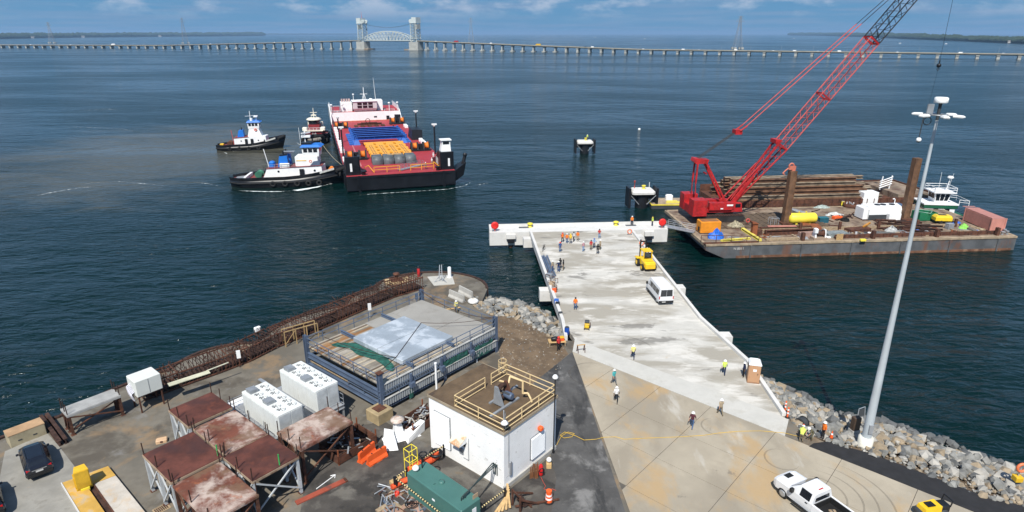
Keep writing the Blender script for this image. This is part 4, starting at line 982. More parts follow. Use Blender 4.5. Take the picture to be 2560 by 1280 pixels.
m = MB().lathe([(.6, -.3), (.45, -.25), (.45, .25), (.6, .3)], tuple(bt), 14, 'y'); obj('head_sheave', m, black, CR)
# gantry, bail, pendants
gt = cl(G(1746, 412, 13.8)); gt = Vector((-5.2, 0, 11.2)); bail = Vector((bf.x-1.0, 0, 14.2)) if False else cl((41.5+.7, 119.9, 19.6)); bail.y = 0
m = MB()
for i in (-1, 1):
    m.beam((-5.0, i*1.2, 3.0), (-5.2, i*.9, 7.2), .14, .14); m.beam((-5.2, i*.9, 7.2), (-5.1, i*.8, 11.2), .28, .28)
    m.beam((1.2, i*1.2, 3.2), (-3.6, i*.7, 11.4), .3, .34)
m.beam((-3.2, -.7, 9), (-3.2, .7, 9), .25, .25); obj('gantry', m, redp, CR)
m = MB().loft([[(-6.0, -.9, 11.4), (-5.4, -.9, 10.9), (-3.2, -.9, 11.0), (-3.0, -.9, 11.7), (-5.8, -.9, 12.0)], [(-6.0, .9, 11.4), (-5.4, .9, 10.9), (-3.2, .9, 11.0), (-3.0, .9, 11.7), (-5.8, .9, 12.0)]]); obj('gantry_head', m, redp, CR)
m = MB()
for k in range(6): m.tube((-5.3, -.7+k*.28, 11.6), bail+Vector((-.3, -.5+k*.2, 0)), .035, 4)
obj('boom_hoist_rope', m, darkgrey, CR)
m = MB(); m.box(bail.x-.6, bail.x+.7, -.8, .8, bail.z-.4, bail.z+.45); m.tube(bail+Vector((.2, -.9, .3)), bail+Vector((1.4, -.9, 1.2)), .16, 5); m.tube(bail+Vector((.2, .9, .3)), bail+Vector((1.4, .9, 1.2)), .16, 5); obj('bridle', m, redp, CR)
for i in (-1, 1):
    a_ = bail+Vector((.6, i*.9, .5)); e_ = bt+side*i*.6+up*.3; q_ = a_.lerp(e_, .55)
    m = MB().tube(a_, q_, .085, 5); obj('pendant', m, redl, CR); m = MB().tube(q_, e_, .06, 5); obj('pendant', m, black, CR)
    # boom stop struts
    m = MB().tube((.6, i*1.0, 3.0), bf+bd*8.5+side*i*.9+up*1.0, .15, 6); obj('boom_stop', m, redp, CR)
m = MB(); hx = bt+bd*.2
m.tube(bt+Vector((.5, 0, -.4)), Vector((hx.x+.5, 0, cl((0, 0, 31.8)).z)), .03, 4); m.tube(bf+bd*2+up*1.5, bt+up*.8, .025, 4); obj('hoist_line', m, black, CR)
zb_ = cl((0, 0, 31.4)).z
m = MB(); m.ball((hx.x+.5, 0, zb_), .4, 10); m.tube((hx.x+.5, 0, zb_+.3), (hx.x+.5, 0, zb_+.9), .12, 6); m.torus((hx.x+.5, 0, zb_-.65), .22, .07, 10, 5, 'y'); obj('headache_ball', m, black, CR)
m = MB().tube((hx.x+.5, 0, zb_-.8), (hx.x+.2, 0, zb_-7), .02, 4); obj('tag_line', m, black, CR)
# -------- spuds
for k, (px, py, h, lab) in enumerate(((1962, 562, 10.4, 'shorter brown steel spud pile beside the yellow tank with a salmon hook on top'), (2260, 551, 12.2, 'taller brown steel spud pile beside the white machine units'))):
    u, v = cbl(px, py); p_ = cbw(u, v, CZ+.05)
    t = thing('spud_pile', lab, 'pile', p_, CA, 'spud piles of the crane barge')
    sp = M('brown weathered spud steel', (.16, .085, .045), .75, var=.4, scale=1.2, stains=[((.05, .03, .025), .8, .5, .7, .7, (1, 1, .2))])
    m = MB(); m.box(-.55, .55, -.5, .5, 0, h); obj('pile', m, sp, t)
    m = MB()
    for x in (-.62, .5): m.box(x, x+.12, -.58, .58, 0, h-.02)
    obj('flange', m, sp, t)
    m = MB().box(-1.0, 1.0, -.95, .95, 0, .5); obj('guide_collar', m, rust, t)
    if k == 0:
        m = MB(); m.box(-.9, .4, -.2, .2, h+.2, h+.9); m.torus((-.4, 0, h+.9), .45, .16, 12, 6, 'y'); m.path([(-.9, 0, h+.5), (-1.5, 0, h), (-1.9, 0, h-.5), (-1.5, 0, h-.7)], .13, 6); m.box(-.3, .3, -.3, .3, h, h+.25); obj('lifting_hook', m, M('salmon hook paint', (.55, .17, .11), .6), t)
def put(px, py, z=None): u, v = cbl(px, py); return cbw(u, v, CZ+.055 if z is None else z)
# -------- deck machinery and stores
t = thing('generator_box', 'orange steel power unit box near the gangway on the barge corner', 'power unit', put(1770, 580), CA)
ob = M('orange yellow machine paint', (.75, .27, .02), .5, var=.15, stains=[((.3, .1, .03), 2, .62, .75, .6)])
m = MB().bbox(-1.9, 1.9, -1.1, 1.1, .15, 2.2, .08); obj('casing', m, ob, t)
obj('top_panel', MB().box(-1.6, 1.6, -.85, .85, 2.2, 2.25), M('brown lid', (.28, .13, .05), .7), t); obj('skid', MB().box(-1.95, 1.95, -1.15, 1.15, 0, .15), rustdk, t)
obj('door_panel', MB().box(-1.6, 0, -1.13, -1.1, .4, 2.0), ob, t); obj('air_intake', MB().box(-1.93, -1.9, -.6, .2, .3, 1.1), black, t)
t = thing('pressure_tank', 'bright yellow horizontal cylinder tank beside the shorter spud pile', 'tank', put(2003, 562), CA)
m = MB().lathe([(.3, -2.75), (.8, -2.6), (1.0, -2.3), (1.0, 2.3), (.8, 2.6), (.3, 2.75)], (0, 0, 1.3), 20, 'x'); obj('shell', m, brighty, t)
for x in (-1.3, 1.3): obj('saddle', MB().box(x-.2, x+.2, -.6, .6, 0, .6), brighty, t)
for x in (-.8, .6): obj('nozzle', MB().lathe([(.1, 2.25), (.1, 2.5), (.16, 2.5), (.16, 2.58)], (x, 0, 0), 8), brighty, t)
# white machine units
t = thing('crane_power_pack', 'large white machine housing with rounded top and dark roof vents on the barge', 'machine', put(2205, 545), CA)
m = MB().loft([[(-4.0, -1.6, .2), (4.0, -1.6, .2), (4.0, 1.6, .2), (-4.0, 1.6, .2)], [(-4.0, -1.6, 2.1), (4.0, -1.6, 2.1), (4.0, 1.6, 2.1), (-4.0, 1.6, 2.1)], [(-3.9, -1.2, 2.6), (4.0, -1.2, 2.6), (4.0, 1.4, 2.6), (-3.9, 1.4, 2.6)]]); obj('housing', m, white, t)
obj('base_skirt', MB().box(-4.02, 1.0, -1.63, -1.6, .1, 1.1), darkgrey, t)
for x in (-1.4, -.2, 1.6): obj('roof_vent', MB().lathe([(.55, 2.6), (.55, 2.72)], (x, .2, 0), 12), black, t)
obj('exhaust_pipe', MB().path([(2.4, .6, 2.6), (2.4, .6, 3.4), (2.2, .6, 3.7), (1.9, .6, 3.6)], .1, 6), white, t)
obj('front_unit', MB().bbox(-.4, 2.0, -2.6, -1.64, .1, 1.5, .08), white, t); obj('end_panel', MB().bbox(-5.0, -4.02, -1.4, 1.4, .2, 2.4, .1), white, t); obj('skid', MB().box(-5, 4, -1.5, 1.5, 0, .2), rustdk, t)
t = thing('equipment_box', 'square white equipment boxes stacked two high behind the white machine housing', 'box', put(2165, 507), CA)
obj('lower_box', MB().bbox(-1.7, 1.7, -1.3, 1.3, 0, 1.3, .05), white, t); obj('upper_box', MB().bbox(-1.6, 1.7, -1.25, 1.25, 1.32, 2.5, .05), white, t)
t = thing('cooler_box', 'small red and white cooler box at the foot of the white machine housing', 'cooler', put(2197, 547), CA + .1)
obj('body', MB().bbox(-.45, .45, -.3, .3, 0, .45, .03), redp, t); obj('lid', MB().box(-.47, .47, -.32, .32, .46, .58), white, t)
t = thing('plastic_barrel', 'small blue barrel beside the taller spud pile', 'barrel', put(2248, 548))
obj('body', MB().lathe([(.27, 0), (.31, .2), (.31, .75), (.27, .95)], (0, 0, 0), 12), bluec, t); obj('lid', MB().lathe([(.26, .95), (.26, 1.0)], (0, 0, 0), 12), darkgrey, t)
t = thing('tool_crate', 'olive yellow crate beside the taller spud pile', 'crate', put(2240, 540), CA)
obj('body', MB().bbox(-.7, .7, -.5, .5, 0, 1.2, .04), M('olive paint', (.28, .24, .04), .6), t); obj('lid', MB().box(-.72, .72, -.52, .52, 1.21, 1.28), yellow, t)
t = thing('green_skip', 'green open steel skip between the taller spud pile and the pushboat', 'skip', put(2308, 549), CA)
gr = M('green skip paint', (.015, .16, .075), .5, var=.2)
for q in ((-1.8, 1.8, -1.2, -1.1), (-1.8, 1.8, 1.1, 1.2), (-1.8, -1.7, -1.1, 1.1), (1.7, 1.8, -1.1, 1.1)): obj('side', MB().box(*q, .1, 1.6), gr, t)
obj('floor', MB().box(-1.7, 1.7, -1.1, 1.1, .1, .2), gr, t); obj('rim', MB().torus((0, 0, 1.62), 1.5, .06, 4, 4), M('pale green rim', (.3, .5, .4), .5), t)
# pink shipping container
t = thing('shipping_container', 'faded pink corrugated steel container on the far barge corner', 'container', G(2456, 565, CZ+.06), CA + R(84))
pk = M('faded pink container', (.55, .24, .19), .6, var=.15, scale=.7, stains=[((.3, .14, .1), 1.2, .6, .75, .6)])
m = MB(); W, Lc, Hc = 1.25, 3.7, 2.5
m.box(-Lc, Lc, -W+.05, W-.05, .12, Hc-.02)
for k in range(30):
    x = -Lc + .15 + k*(2*Lc-.3)/30
    for sy in (-1, 1): m.box(x, x+.16, sy*W-.05, sy*W+.03, .15, Hc-.1)
obj('shell', m, pk, t)
m = MB(); m.box(-Lc, Lc, -W, W, Hc-.02, Hc+.04)
for k in range(8): m.box(-Lc+.4+k*1.12, -Lc+.9+k*1.12, -W+.1, W-.1, Hc+.04, Hc+.07)
obj('roof', m, M('container roof', (.45, .21, .18), .7, stains=[((.25, .12, .1), .9, .5, .7, .6)]), t)
m = MB()
for sx in (-1, 1):
    for sy in (-1, 1): m.box(sx*Lc-.1, sx*Lc+.1, sy*W-.1, sy*W+.1, 0, Hc+.06)
obj('corner_post', m, pk, t)
for y in (-.6, .6): m = MB().box(Lc+.01, Lc+.06, y-.55, y+.55, .2, Hc-.1); obj('end_door', m, pk, t)
# yellow compressor
t = thing('air_compressor', 'yellow towable air compressor with black base near the pushboat', 'compressor', put(2352, 558), CA - .2)
m = MB().loft([[(-1.5, -.8, .6), (1.5, -.8, .6), (1.5, .8, .6), (-1.5, .8, .6)], [(-1.5, -.8, 1.2), (1.5, -.8, 1.2), (1.5, .8, 1.2), (-1.5, .8, 1.2)], [(-1.2, -.65, 1.6), (1.3, -.65, 1.6), (1.3, .65, 1.6), (-1.2, .65, 1.6)]]); obj('hood', m, M('compressor yellow', (.78, .55, .03), .4, var=.08), t)
obj('chassis', MB().box(-1.3, 1.7, -.7, .7, .3, .6), black, t); obj('top_vent', MB().box(-.8, .6, -.3, .3, 1.6, 1.66), black, t); obj('end_grille', MB().box(1.51, 1.56, -.6, .6, .7, 1.4), black, t)
for y in (-.75, .75): obj('wheel', MB().lathe([(.33, -.1), (.33, .1)], (-.4, y, .33), 12, 'y'), blackr, t)
t = thing('grey_crate', 'grey metal crate beside the yellow compressor', 'crate', put(2372, 573), CA + .1)
obj('body', MB().bbox(-.6, .6, -.45, .45, 0, 1.0, .04), alum, t); obj('lid', MB().box(-.62, .62, -.47, .47, 1.01, 1.07), galv, t)
def heap(name, label, cat, px, py, rx, ry, h, mat, n=7, group=None):
    """draped tarpaulin / cloth heap"""
    t_ = put(px, py); m = MB(); sd_ = rnd.random()*40
    def fn(a, b_):
        th = a*2*math.pi; r = b_
        k = 1 + .35*noise.noise(Vector((math.cos(th)*1.3+sd_, math.sin(th)*1.3, b_*2)))
        return (rx*r*k*math.cos(th), ry*r*k*math.sin(th), max(0.01, h*(1-r**1.6)*(1+.5*noise.noise(Vector((r*3+sd_, th*1.5, 0))))))
    m.grid(fn, 20, 7, False)
    return obj(name, m, mat, None, label, cat, group, None, t_, CA)
heap('blue_tarpaulin', 'crumpled blue tarpaulin beside the orange power unit', 'tarpaulin', 1790, 595, 1.5, 1.1, 1.5, blues)
heap('blue_tarpaulin', 'flat blue tarpaulin on the deck behind the yellow tank', 'tarpaulin', 2018, 509, 1.7, .9, .4, blues)
heap('blue_cloth', 'small blue cloth heap beside the green one near the pink container', 'cloth', 2392, 562, 1.1, .8, .6, blues)
heap('green_cloth', 'bright green peaked cloth on deck beside the pink container', 'cloth', 2408, 572, 1.0, .7, .9, M('lime cloth', (.25, .6, .1), .7))
heap('clear_sheeting', 'grey plastic sheeting heaped on steel plates before the taller spud', 'sheeting', 2228, 578, 1.3, .9, .9, M('plastic sheet', (.4, .41, .4), .35, var=.4, bump=1, bscale=4))
heap('white_sheeting', 'white plastic rubbish bags strewn beside the yellow tank end', 'bags', 2085, 538, 1.9, .8, .6, M('plastic bags', (.5, .52, .5), .5, var=.5, scale=3, bump=1, bscale=4))
heap('debris_pile', 'pale green and white netting pile behind the yellow tank', 'netting', 2055, 519, 1.8, 1.0, .5, M('mixed netting', (.38, .45, .42), .8, var=.6, scale=3, bump=1, bscale=5))
heap('rope_pile', 'tangled pale rope and hose pile beside the rusty bracket', 'rope', 1838, 568, 1.7, 1.2, 1.1, M('tangled rope', (.36, .32, .22), .9, var=.7, scale=4, bump=1.5, bscale=5))
# skiff lying against the spud
t = thing('aluminium_skiff', 'upturned grey aluminium skiff leaning beside the shorter spud pile', 'skiff', put(1998, 537), CA + R(112))
sec = [(-2.3, .75, .6), (-1, .85, .62), (.6, .8, .66), (1.8, .45, .75), (2.5, .05, .85)]
obj('hull', MB().loft([[(x, -w_*.6, .05), (x, -w_, h_), (x, -w_+.06, h_), (x, -w_*.55, .12), (x, w_*.55, .12), (x, w_-.06, h_), (x, w_, h_), (x, w_*.6, .05)] for x, w_, h_ in sec]), galv, t)
for x in (-1.4, 0.2): obj('thwart', MB().box(x-.15, x+.15, -.72, .72, .4, .46), alum, t)
# rusty bin with pale scrap
t = thing('scrap_tub', 'low brown eight sided tub of scrap beside a yellow drum', 'tub', put(2126, 518), CA)
obj('wall', MB().lathe([(1.4, 0), (1.6, .8), (1.45, .8), (1.3, .15)], (0, 0, 0), 8), rust, t)
for k in range(5): obj('scrap_piece', MB().beam((rnd.uniform(-.9, .9), rnd.uniform(-.9, .9), .5), (rnd.uniform(-.9, .9), rnd.uniform(-.9, .9), .9), .12, .2), galv, t)
t = thing('steel_drum', 'small yellow drum beside the brown scrap tub', 'drum', put(2106, 514))
obj('body', MB().lathe([(.3, 0), (.32, .3), (.3, .32), (.32, .6), (.3, .9)], (0, 0, 0), 12), brighty, t); obj('lid', MB().lathe([(.28, .9), (.28, .93)], (0, 0, 0), 12), galv, t)
# rusty bracket with red ring
t = thing('steel_bracket', 'upright rusty orange steel bracket with a red ring behind it', 'bracket', put(1884, 588), CA)
ro = M('orange rust', (.24, .075, .03), .8, var=.3)
obj('post', MB().prism([(-.5, -.4), (.4, -.4), (.4, .4), (-.5, .4)], 0, 2.2), ro, t); obj('top_plate', MB().loft([[(-.7, -.6, 2.2), (.5, -.6, 2.2), (.5, .5, 2.2), (-.7, .5, 2.2)], [(-.8, -.6, 2.6), (.2, -.6, 2.35), (.2, .5, 2.35), (-.8, .5, 2.6)]]), ro, t); obj('foot', MB().box(.4, 1.3, -.5, .5, 0, 1.1), rust, t)
t = thing('life_ring', 'red life ring on a short post behind the rusty bracket', 'life ring', put(1868, 566))
obj('ring', MB().torus((0, 0, 1.1), .32, .11, 14, 6, 'y'), redl, t); obj('post', MB().tube((0, .1, 0), (0, .1, 1.3), .06, 5), rust, t)
# long members lying about: one entry each
def lying(name, label, cat, a, b_, w_, h_, mat, z0=0.0, shape='ibeam', end=None):
    p_, q_ = put(*a), put(*b_); d_ = q_-p_; Ln = Vector((d_.x, d_.y, 0)).length
    t_ = thing(name, label, cat, (p_.x, p_.y, CZ+.055+z0), math.atan2(d_.y, d_.x)); m = MB()
    if shape == 'ibeam': m.ibeam((0, 0, h_/2), (Ln, 0, h_/2), w_, h_, min(w_, h_)*.14)
    elif shape == 'pipe': m.tube((0, 0, h_/2), (Ln, 0, h_/2), h_/2, 10)
    else: m.box(0, Ln, -w_/2, w_/2, 0, h_)
    obj({'ibeam': 'beam', 'pipe': 'pipe'}.get(shape, 'plank'), m, mat, t_)
    m = MB(); m.box(-.02, .12, -w_*.52, w_*.52, 0.0, h_*1.04); m.box(Ln-.12, Ln+.02, -w_*.52, w_*.52, 0.0, h_*1.04); obj('end_plate', m, end or mat, t_); return t_
yb = M('lemon beam paint', (.72, .62, .12), .5, var=.15)
lying('yellow_beam', 'yellow steel beam lying slantwise from the rope pile to the near barge edge', 'beam', (1856, 576), (1900, 604), .55, .45, yb)
lying('yellow_ladder', 'yellow steel rail beam lying parallel to the near barge edge', 'beam', (1802, 604), (1874, 599), .45, .3, yb)
lying('rusty_girder', 'deep rusty girder lying behind the coaming posts near the white winch', 'girder', (1912, 589), (2030, 584), .6, .95, rust)
lying('rusty_girder', 'second rusty girder lying just behind the first beside the orange bracket', 'girder', (1900, 578), (2026, 574), .6, .7, rust)
lying('pink_plank', 'long faded pink plank on top of the rear girder', 'plank', (1918, 576.5), (1988, 576), .5, .12, pk, .74, 'plank')
lying('timber_baulk', 'pale timber baulk lying on the near edge between two cleat posts', 'timber', (1914, 602), (1992, 599), .7, .35, wood, 0, 'plank')
lying('steel_pipe', 'thin grey steel pipe lying beside the pale timber baulk', 'pipe', (1912, 594.5), (1950, 593), .16, .16, galv, 0, 'pipe')
lying('steel_box', 'dusty pink steel box beam beside the white winch', 'beam', (1997, 594), (2032, 592), .9, .9, M('dusty pink steel', (.34, .22, .18), .7), 0, 'plank')
lying('steel_channel', 'grey flat steel stack with green straps lying near the edge', 'steel stack', (2062, 592), (2112, 589), 1.8, .7, M('grey green steel', (.22, .25, .25), .6, var=.4, scale=2), 0, 'plank')
lying('steel_plate', 'dark steel plate stack lying flat before the taller spud pile', 'steel plate', (2188, 586), (2240, 590), 2.2, .3, M('dark plate', (.13, .13, .12), .6), 0, 'plank')
lying('timber_baulk', 'weathered timber baulk lying along the deck toward the pink container', 'timber', (2385, 556), (2440, 583), .8, .35, M('grey timber', (.17, .15, .13), .9, var=.3), 0, 'plank')
lying('rusty_channel', 'rusty steel channels crossing the deck behind the yellow tank end', 'steel channel', (2090, 552), (2125, 541), .5, .25, rustdk, 0, 'ibeam')
lying('rusty_plate', 'tilted rusty brown plates stacked before the yellow tank', 'steel plate', (2005, 569), (2048, 571), 2.6, .5, ro, 0, 'plank')
lying('rusty_scrap', 'rusty orange frame members in a heap before the stacked sections', 'steel frame', (2118, 581), (2168, 576), 1.6, .6, rust, 0, 'plank')
lying('yellow_strut', 'yellow and rust strut lying on the rusty heap', 'strut', (2157, 578), (2172, 569), .3, .3, M('yellow rust strut', (.6, .27, .04), .6, var=.4, scale=3), .7, 'plank')
t = thing('mooring_winch', 'white and rust deck winch on the near edge beside the grey steel stack', 'winch', put(2045, 597), CA)
obj('base', MB().box(-1.2, 1.2, -.8, .8, 0, .35), M('tan steel', (.36, .27, .2), .7), t); obj('drum', MB().lathe([(.7, -.7), (.4, -.65), (.4, .65), (.7, .7)], (.1, 0, .95), 12, 'x'), rust, t)
for x in (-.8, 1.0): obj('side_frame', MB().loft([[(x-.12, -.6, .35), (x+.12, -.6, .35), (x+.12, .6, .35), (x-.12, .6, .35)], [(x-.1, -.3, 1.7), (x+.1, -.3, 1.7), (x+.1, .3, 1.7), (x-.1, .3, 1.7)]]), white, t)
obj('cover', MB().bbox(-1.1, -.5, -.7, .1, 1.2, 2.0, .1), white, t)
t = thing('striped_pallet', 'wooden pallet standing on edge beside the grey steel stack', 'pallet', put(2097, 600), CA + .1)
for k in range(6): obj('slat', MB().box(-.6+k*.22, -.46+k*.22, -.12, -.05, 0, 1.1), woodn, t)
for z in (.15, .55, .95): obj('bearer', MB().box(-.65, .7, -.05, .08, z-.06, z+.06), wood, t)
t = thing('air_tool', 'small yellow tool lying on the near edge beside a cleat post', 'tool', put(2157, 603), CA)
obj('body', MB().bbox(-.5, .5, -.25, .25, 0, .35, .05), brighty, t); obj('handle', MB().tube((.4, 0, .3), (.9, 0, .5), .06, 5), black, t)
t = thing('orange_jerrycan', 'orange plastic box lying behind the kerb near the rubbish bags', 'box', put(2092, 548), CA + .2)
obj('body', MB().bbox(-.9, .9, -.5, .5, 0, .6, .08), orange, t); obj('cap', MB().lathe([(.1, .6), (.1, .7)], (.5, 0, 0), 8), black, t)
t = thing('teal_bin', 'dark teal plastic bin at the end of the yellow tank', 'bin', put(2056, 556), CA)
obj('body', MB().bbox(-.9, .9, -.6, .6, 0, .9, .06), M('teal plastic', (.02, .10, .14), .5), t); obj('lid', MB().box(-.95, .95, -.65, .65, .91, .98), M('teal lid', (.03, .16, .2), .4), t)
t = thing('hose_coil', 'dark hose coil lying behind the kerb beside the orange box', 'hose', put(2112, 553))
for k in range(3): obj('loop', MB().torus((0, 0, .1+.16*k), .75-.05*k, .09, 16, 5), blackr, t)
# stack of rusty pipe sections around the second spud
for k in range(22):
    u, v = cbl(2215 + (k % 6)*22 + rnd.uniform(-6, 6), 573 - (k//6)*4 + (k % 6)*2.2); zz = CZ+.05 + .3*(k//8)
    p_ = cbw(u, v, zz)
    t = thing('rusty_section', 'rusty steel section in the tangled stack at the foot of the taller spud pile', 'steel section', p_, CA + rnd.uniform(-.5, .1), 'rusty sections stacked by the taller spud')
    ln = rnd.uniform(2.2, 4.2)
    m = MB().ibeam((-ln/2, 0, .17), (ln/2, 0, .17), .34, .34, .06); obj('beam', m, rustdk if k % 3 else rust, t); m = MB().box(-ln/2-.05, -ln/2, -.2, .2, 0, .36); obj('end_plate', m, rust, t)
# cut stub frame / white folding ladder frame
t = thing('pipe_rack', 'thin grey upright pipe rack standing before the shorter spud pile', 'rack', put(1925, 566), CA)
for x in (0, .8, 1.6):
    for y in (0, .9): obj('upright', MB().tube((x, y, 0), (x, y, 1.5), .045, 5), galv, t)
obj('top_rail', MB().path([(0, 0, 1.5), (1.6, 0, 1.5), (1.6, .9, 1.5), (0, .9, 1.5), (0, 0, 1.5)], .04, 5), galv, t)
# edge stanchions and guard rail on the near corner
m = MB(); pts = [cbl(1752, 606), cbl(1790, 606), cbl(1828, 607), cbl(1866, 608), cbl(1900, 610)]
pts = [(u, max(.25, v), CZ+.07) for u, v in pts]
rail(m, pts, 1.2, .06, True, False); m.beam((pts[0][0], .25, CZ+.2), (pts[-1][0], .25, CZ+.2), .12, .3); obj('guard_rail', m, rust, CB)
# gangway from the pier head to the barge
a_, b_ = G(1668, 567, 3.05), G(1722, 579, 2.75); d_ = b_-a_
t = thing('access_gangway', 'short aluminium gangway bridging from the pier head to the barge', 'gangway', a_, math.atan2(d_.y, d_.x)); Lg = d_.length
obj('walkway', MB().loft([[(-.6, -.6, .02), (-.6, .6, .02), (-.6, .6, .2), (-.6, -.6, .2)], [(Lg+1.0, -.6, -.28), (Lg+1.0, .6, -.28), (Lg+1.0, .6, -.1), (Lg+1.0, -.6, -.1)]]), galv, t)
for sy in (-1, 1):
    m = MB()
    for k in range(5):
        x = k*(Lg+.8)/4; z = .2-.3*x/(Lg+1); m.tube((x, sy*.56, z), (x, sy*.56, z+1.1), .035, 5)
    for hh in (.4, .75, 1.1): m.tube((0, sy*.56, .2+hh), (Lg+.8, sy*.56, -.08+hh), .03, 5)
    obj('handrail', m, galv, t)
# far yellow pontoon at the crane's tail
ya, yb_ = cbl(1648, 497, 1.6), cbl(1705, 505, 1.6)
p_ = cbw(cbl(1680, 506, 1.4)[0], cbl(1680, 506, 1.4)[1], 0)
t = thing('work_float', 'yellow edged work float with timber and a white tank moored behind the crane', 'float', p_, CA + R(-4))
obj('hull', MB().box(-4.6, 4.6, -.3, 5.6, -.6, .8), darkgrey, t); obj('rim', MB().box(-4.65, 4.65, -.36, 5.65, .8, .99), brighty, t); obj('deck', MB().box(-4.5, 4.5, -.2, 5.5, 1.0, 1.06), tan, t)
for k in range(5): obj('timber', MB().box(-1.2+.15*k, 2.2-.2*k, .4+.4*k, .7+.4*k, 1.06+.1*(k % 2), 1.3+.1*(k % 2)), yb, t)
obj('tank', MB().bbox(-.6, 1.0, 3.0, 4.2, 1.06, 2.3, .2), white, t)
for x in (-3.0, -2.4, -2.7): obj('float_ball', MB().ball((x, 4.2 + (x+3), 1.5), .38, 10), white, t)
# -------- small clutter strewn over the working deck
rk = random.Random(31)
for k in range(110):
    u, v = rk.uniform(2, CLn-3), (rk.uniform(1.7, 6.2) if k % 5 else rk.uniform(7.2, CW-2.5))
    if v > 6.5 and u < 27: u += 26
    kd = k % 5; nm, lb, ct = (('rusty_bar', 'rusty bar', 'bar'), ('timber_offcut', 'grey timber offcut', 'timber'), ('steel_offcut', 'flat grey steel offcut', 'steel offcut'), ('rust_flange', 'round rusty flange', 'flange'), ('pale_rag', 'pale crumpled rag or bag', 'rag'))[kd]
    t = thing(nm, lb + ' strewn among the clutter on the crane barge deck', ct, cbw(u, v, CZ+.05), CA + rk.uniform(-1.6, 1.6), nm.replace('_', ' ') + 's strewn on the barge deck'); s_ = rk.uniform(.5, 1.6)
    if kd == 0: obj('bar', MB().beam((-s_, 0, .08), (s_, 0, .1+rk.random()*.3), .14, .12), rk.choice((rust, rustdk, ro)), t); obj('lug', MB().box(-s_-.08, -s_+.1, -.15, .15, 0, .22), rustdk, t)
    elif kd == 1: obj('baulk', MB().box(-s_, s_, -.16, .16, 0, .22), rk.choice((wood, tan)), t); obj('strap', MB().box(-.1, .0, -.17, .17, 0, .23), rust, t)
    elif kd == 2: obj('plate', MB().box(-s_*.8, s_*.8, -s_*.4, s_*.4, 0, .07), rk.choice((alum, galv, darkgrey)), t); obj('plate_edge', MB().box(-s_*.8, s_*.8, s_*.4, s_*.4+.05, 0, .25), alum, t)
    elif kd == 3: obj('flange', MB().torus((0, 0, .1), .3+.2*rk.random(), .1, 12, 5), ro, t); obj('hub', MB().lathe([(.2, 0), (.2, .3)], (0, 0, 0), 8), rust, t)
    else: obj('lump', MB().ball((0, 0, .1), .25+.25*rk.random(), 7, .5), rk.choice((white, rope, bluec, galv)), t); obj('fold', MB().ball((.3, .1, .06), .2, 6, .5), rope, t)
# -------- second barge behind, loaded with rusty pipes
q0 = cbw(12.5, 23.0, 0) - Vector((0, 1.2, 0)); QA = CA + R(1.2); QL = 47.0
SB = thing('pipe_barge', 'rust brown walled barge behind the crane barge, loaded with long steel piles', 'barge', (q0.x, q0.y+1.2, 0), QA)
m = MB(); m.box(0, QL, 0, 13, -1, 3.3); obj('hull', m, rust, SB)
m = MB()
m.box(0, QL, 0, .25, 3.3, 3.9); m.box(0, QL, 12.75, 13, 3.3, 4.8); m.box(QL-.25, QL, .25, 12.75, 3.3, 4.8)
for k in range(30): m.box(.4+k*QL/30, .55+k*QL/30, -.12, 0, .4, 3.9)
obj('side_wall', m, rust, SB)
m = MB().box(QL-8, QL-.3, .3, 12.7, 3.3, 4.5); obj('cargo_box', m, cbdeck, SB)
pm = M('long pile steel', (.30, .235, .165), .75, var=.45, scale=.8, stains=[((.05, .035, .03), .7, .5, .7, .8, (.12, 1, 1)), ((.17, .07, .035), .5, .56, .7, .8, (.15, 1, 1))])
pm2 = M('long pile steel brown', (.19, .10, .055), .75, var=.45, scale=.8)
i = 0
for layer in range(6):
    for k in range(8-layer):
        x0 = 1.0 + rnd.uniform(0, 3.0); x1 = QL-11 + rnd.uniform(-5, 2.0) - layer*.8; y = .85 + k*1.42 + layer*.71; z = 3.33 + layer*.72
        m = MB().ibeam((0, 0, .34), (x1-x0, 0, .34), .8, .66, .09)
        w_ = SB.matrix_world
        px_ = q0.x + math.cos(QA)*x0 - math.sin(QA)*y; py_ = q0.y + 1.2 + math.sin(QA)*x0 + math.cos(QA)*y
        t = thing('steel_pile', 'long brown steel pile among the piles stacked lengthwise in the walled barge', 'steel pile', (px_, py_, z), QA + rnd.uniform(-.004, .004), 'long steel piles stacked in the rear barge')
        obj('beam', m, pm if i % 3 else pm2, t); obj('end_cap', MB().box(-.04, 0, -.42, .42, 0, .7), rust, t); i += 1
t = thing('folded_trestle', 'white tubular steel trestle leaning on the pile stack end', 'trestle', (q0.x + math.cos(QA)*(QL-8) - math.sin(QA)*5, q0.y + 1.2 + math.sin(QA)*(QL-8) + math.cos(QA)*5, 4.5), QA + .2)
for k in range(4): obj('rail', MB().tube((-1.6, 0, .4+.5*k), (1.8, 0, 1.2+.5*k), .11, 6), white, t)
for x, z in ((-1.2, 0), (1.4, 0)): obj('leg', MB().beam((x, .1, z), (x+.3, .1, z+3.0), .16, .16), white, t)
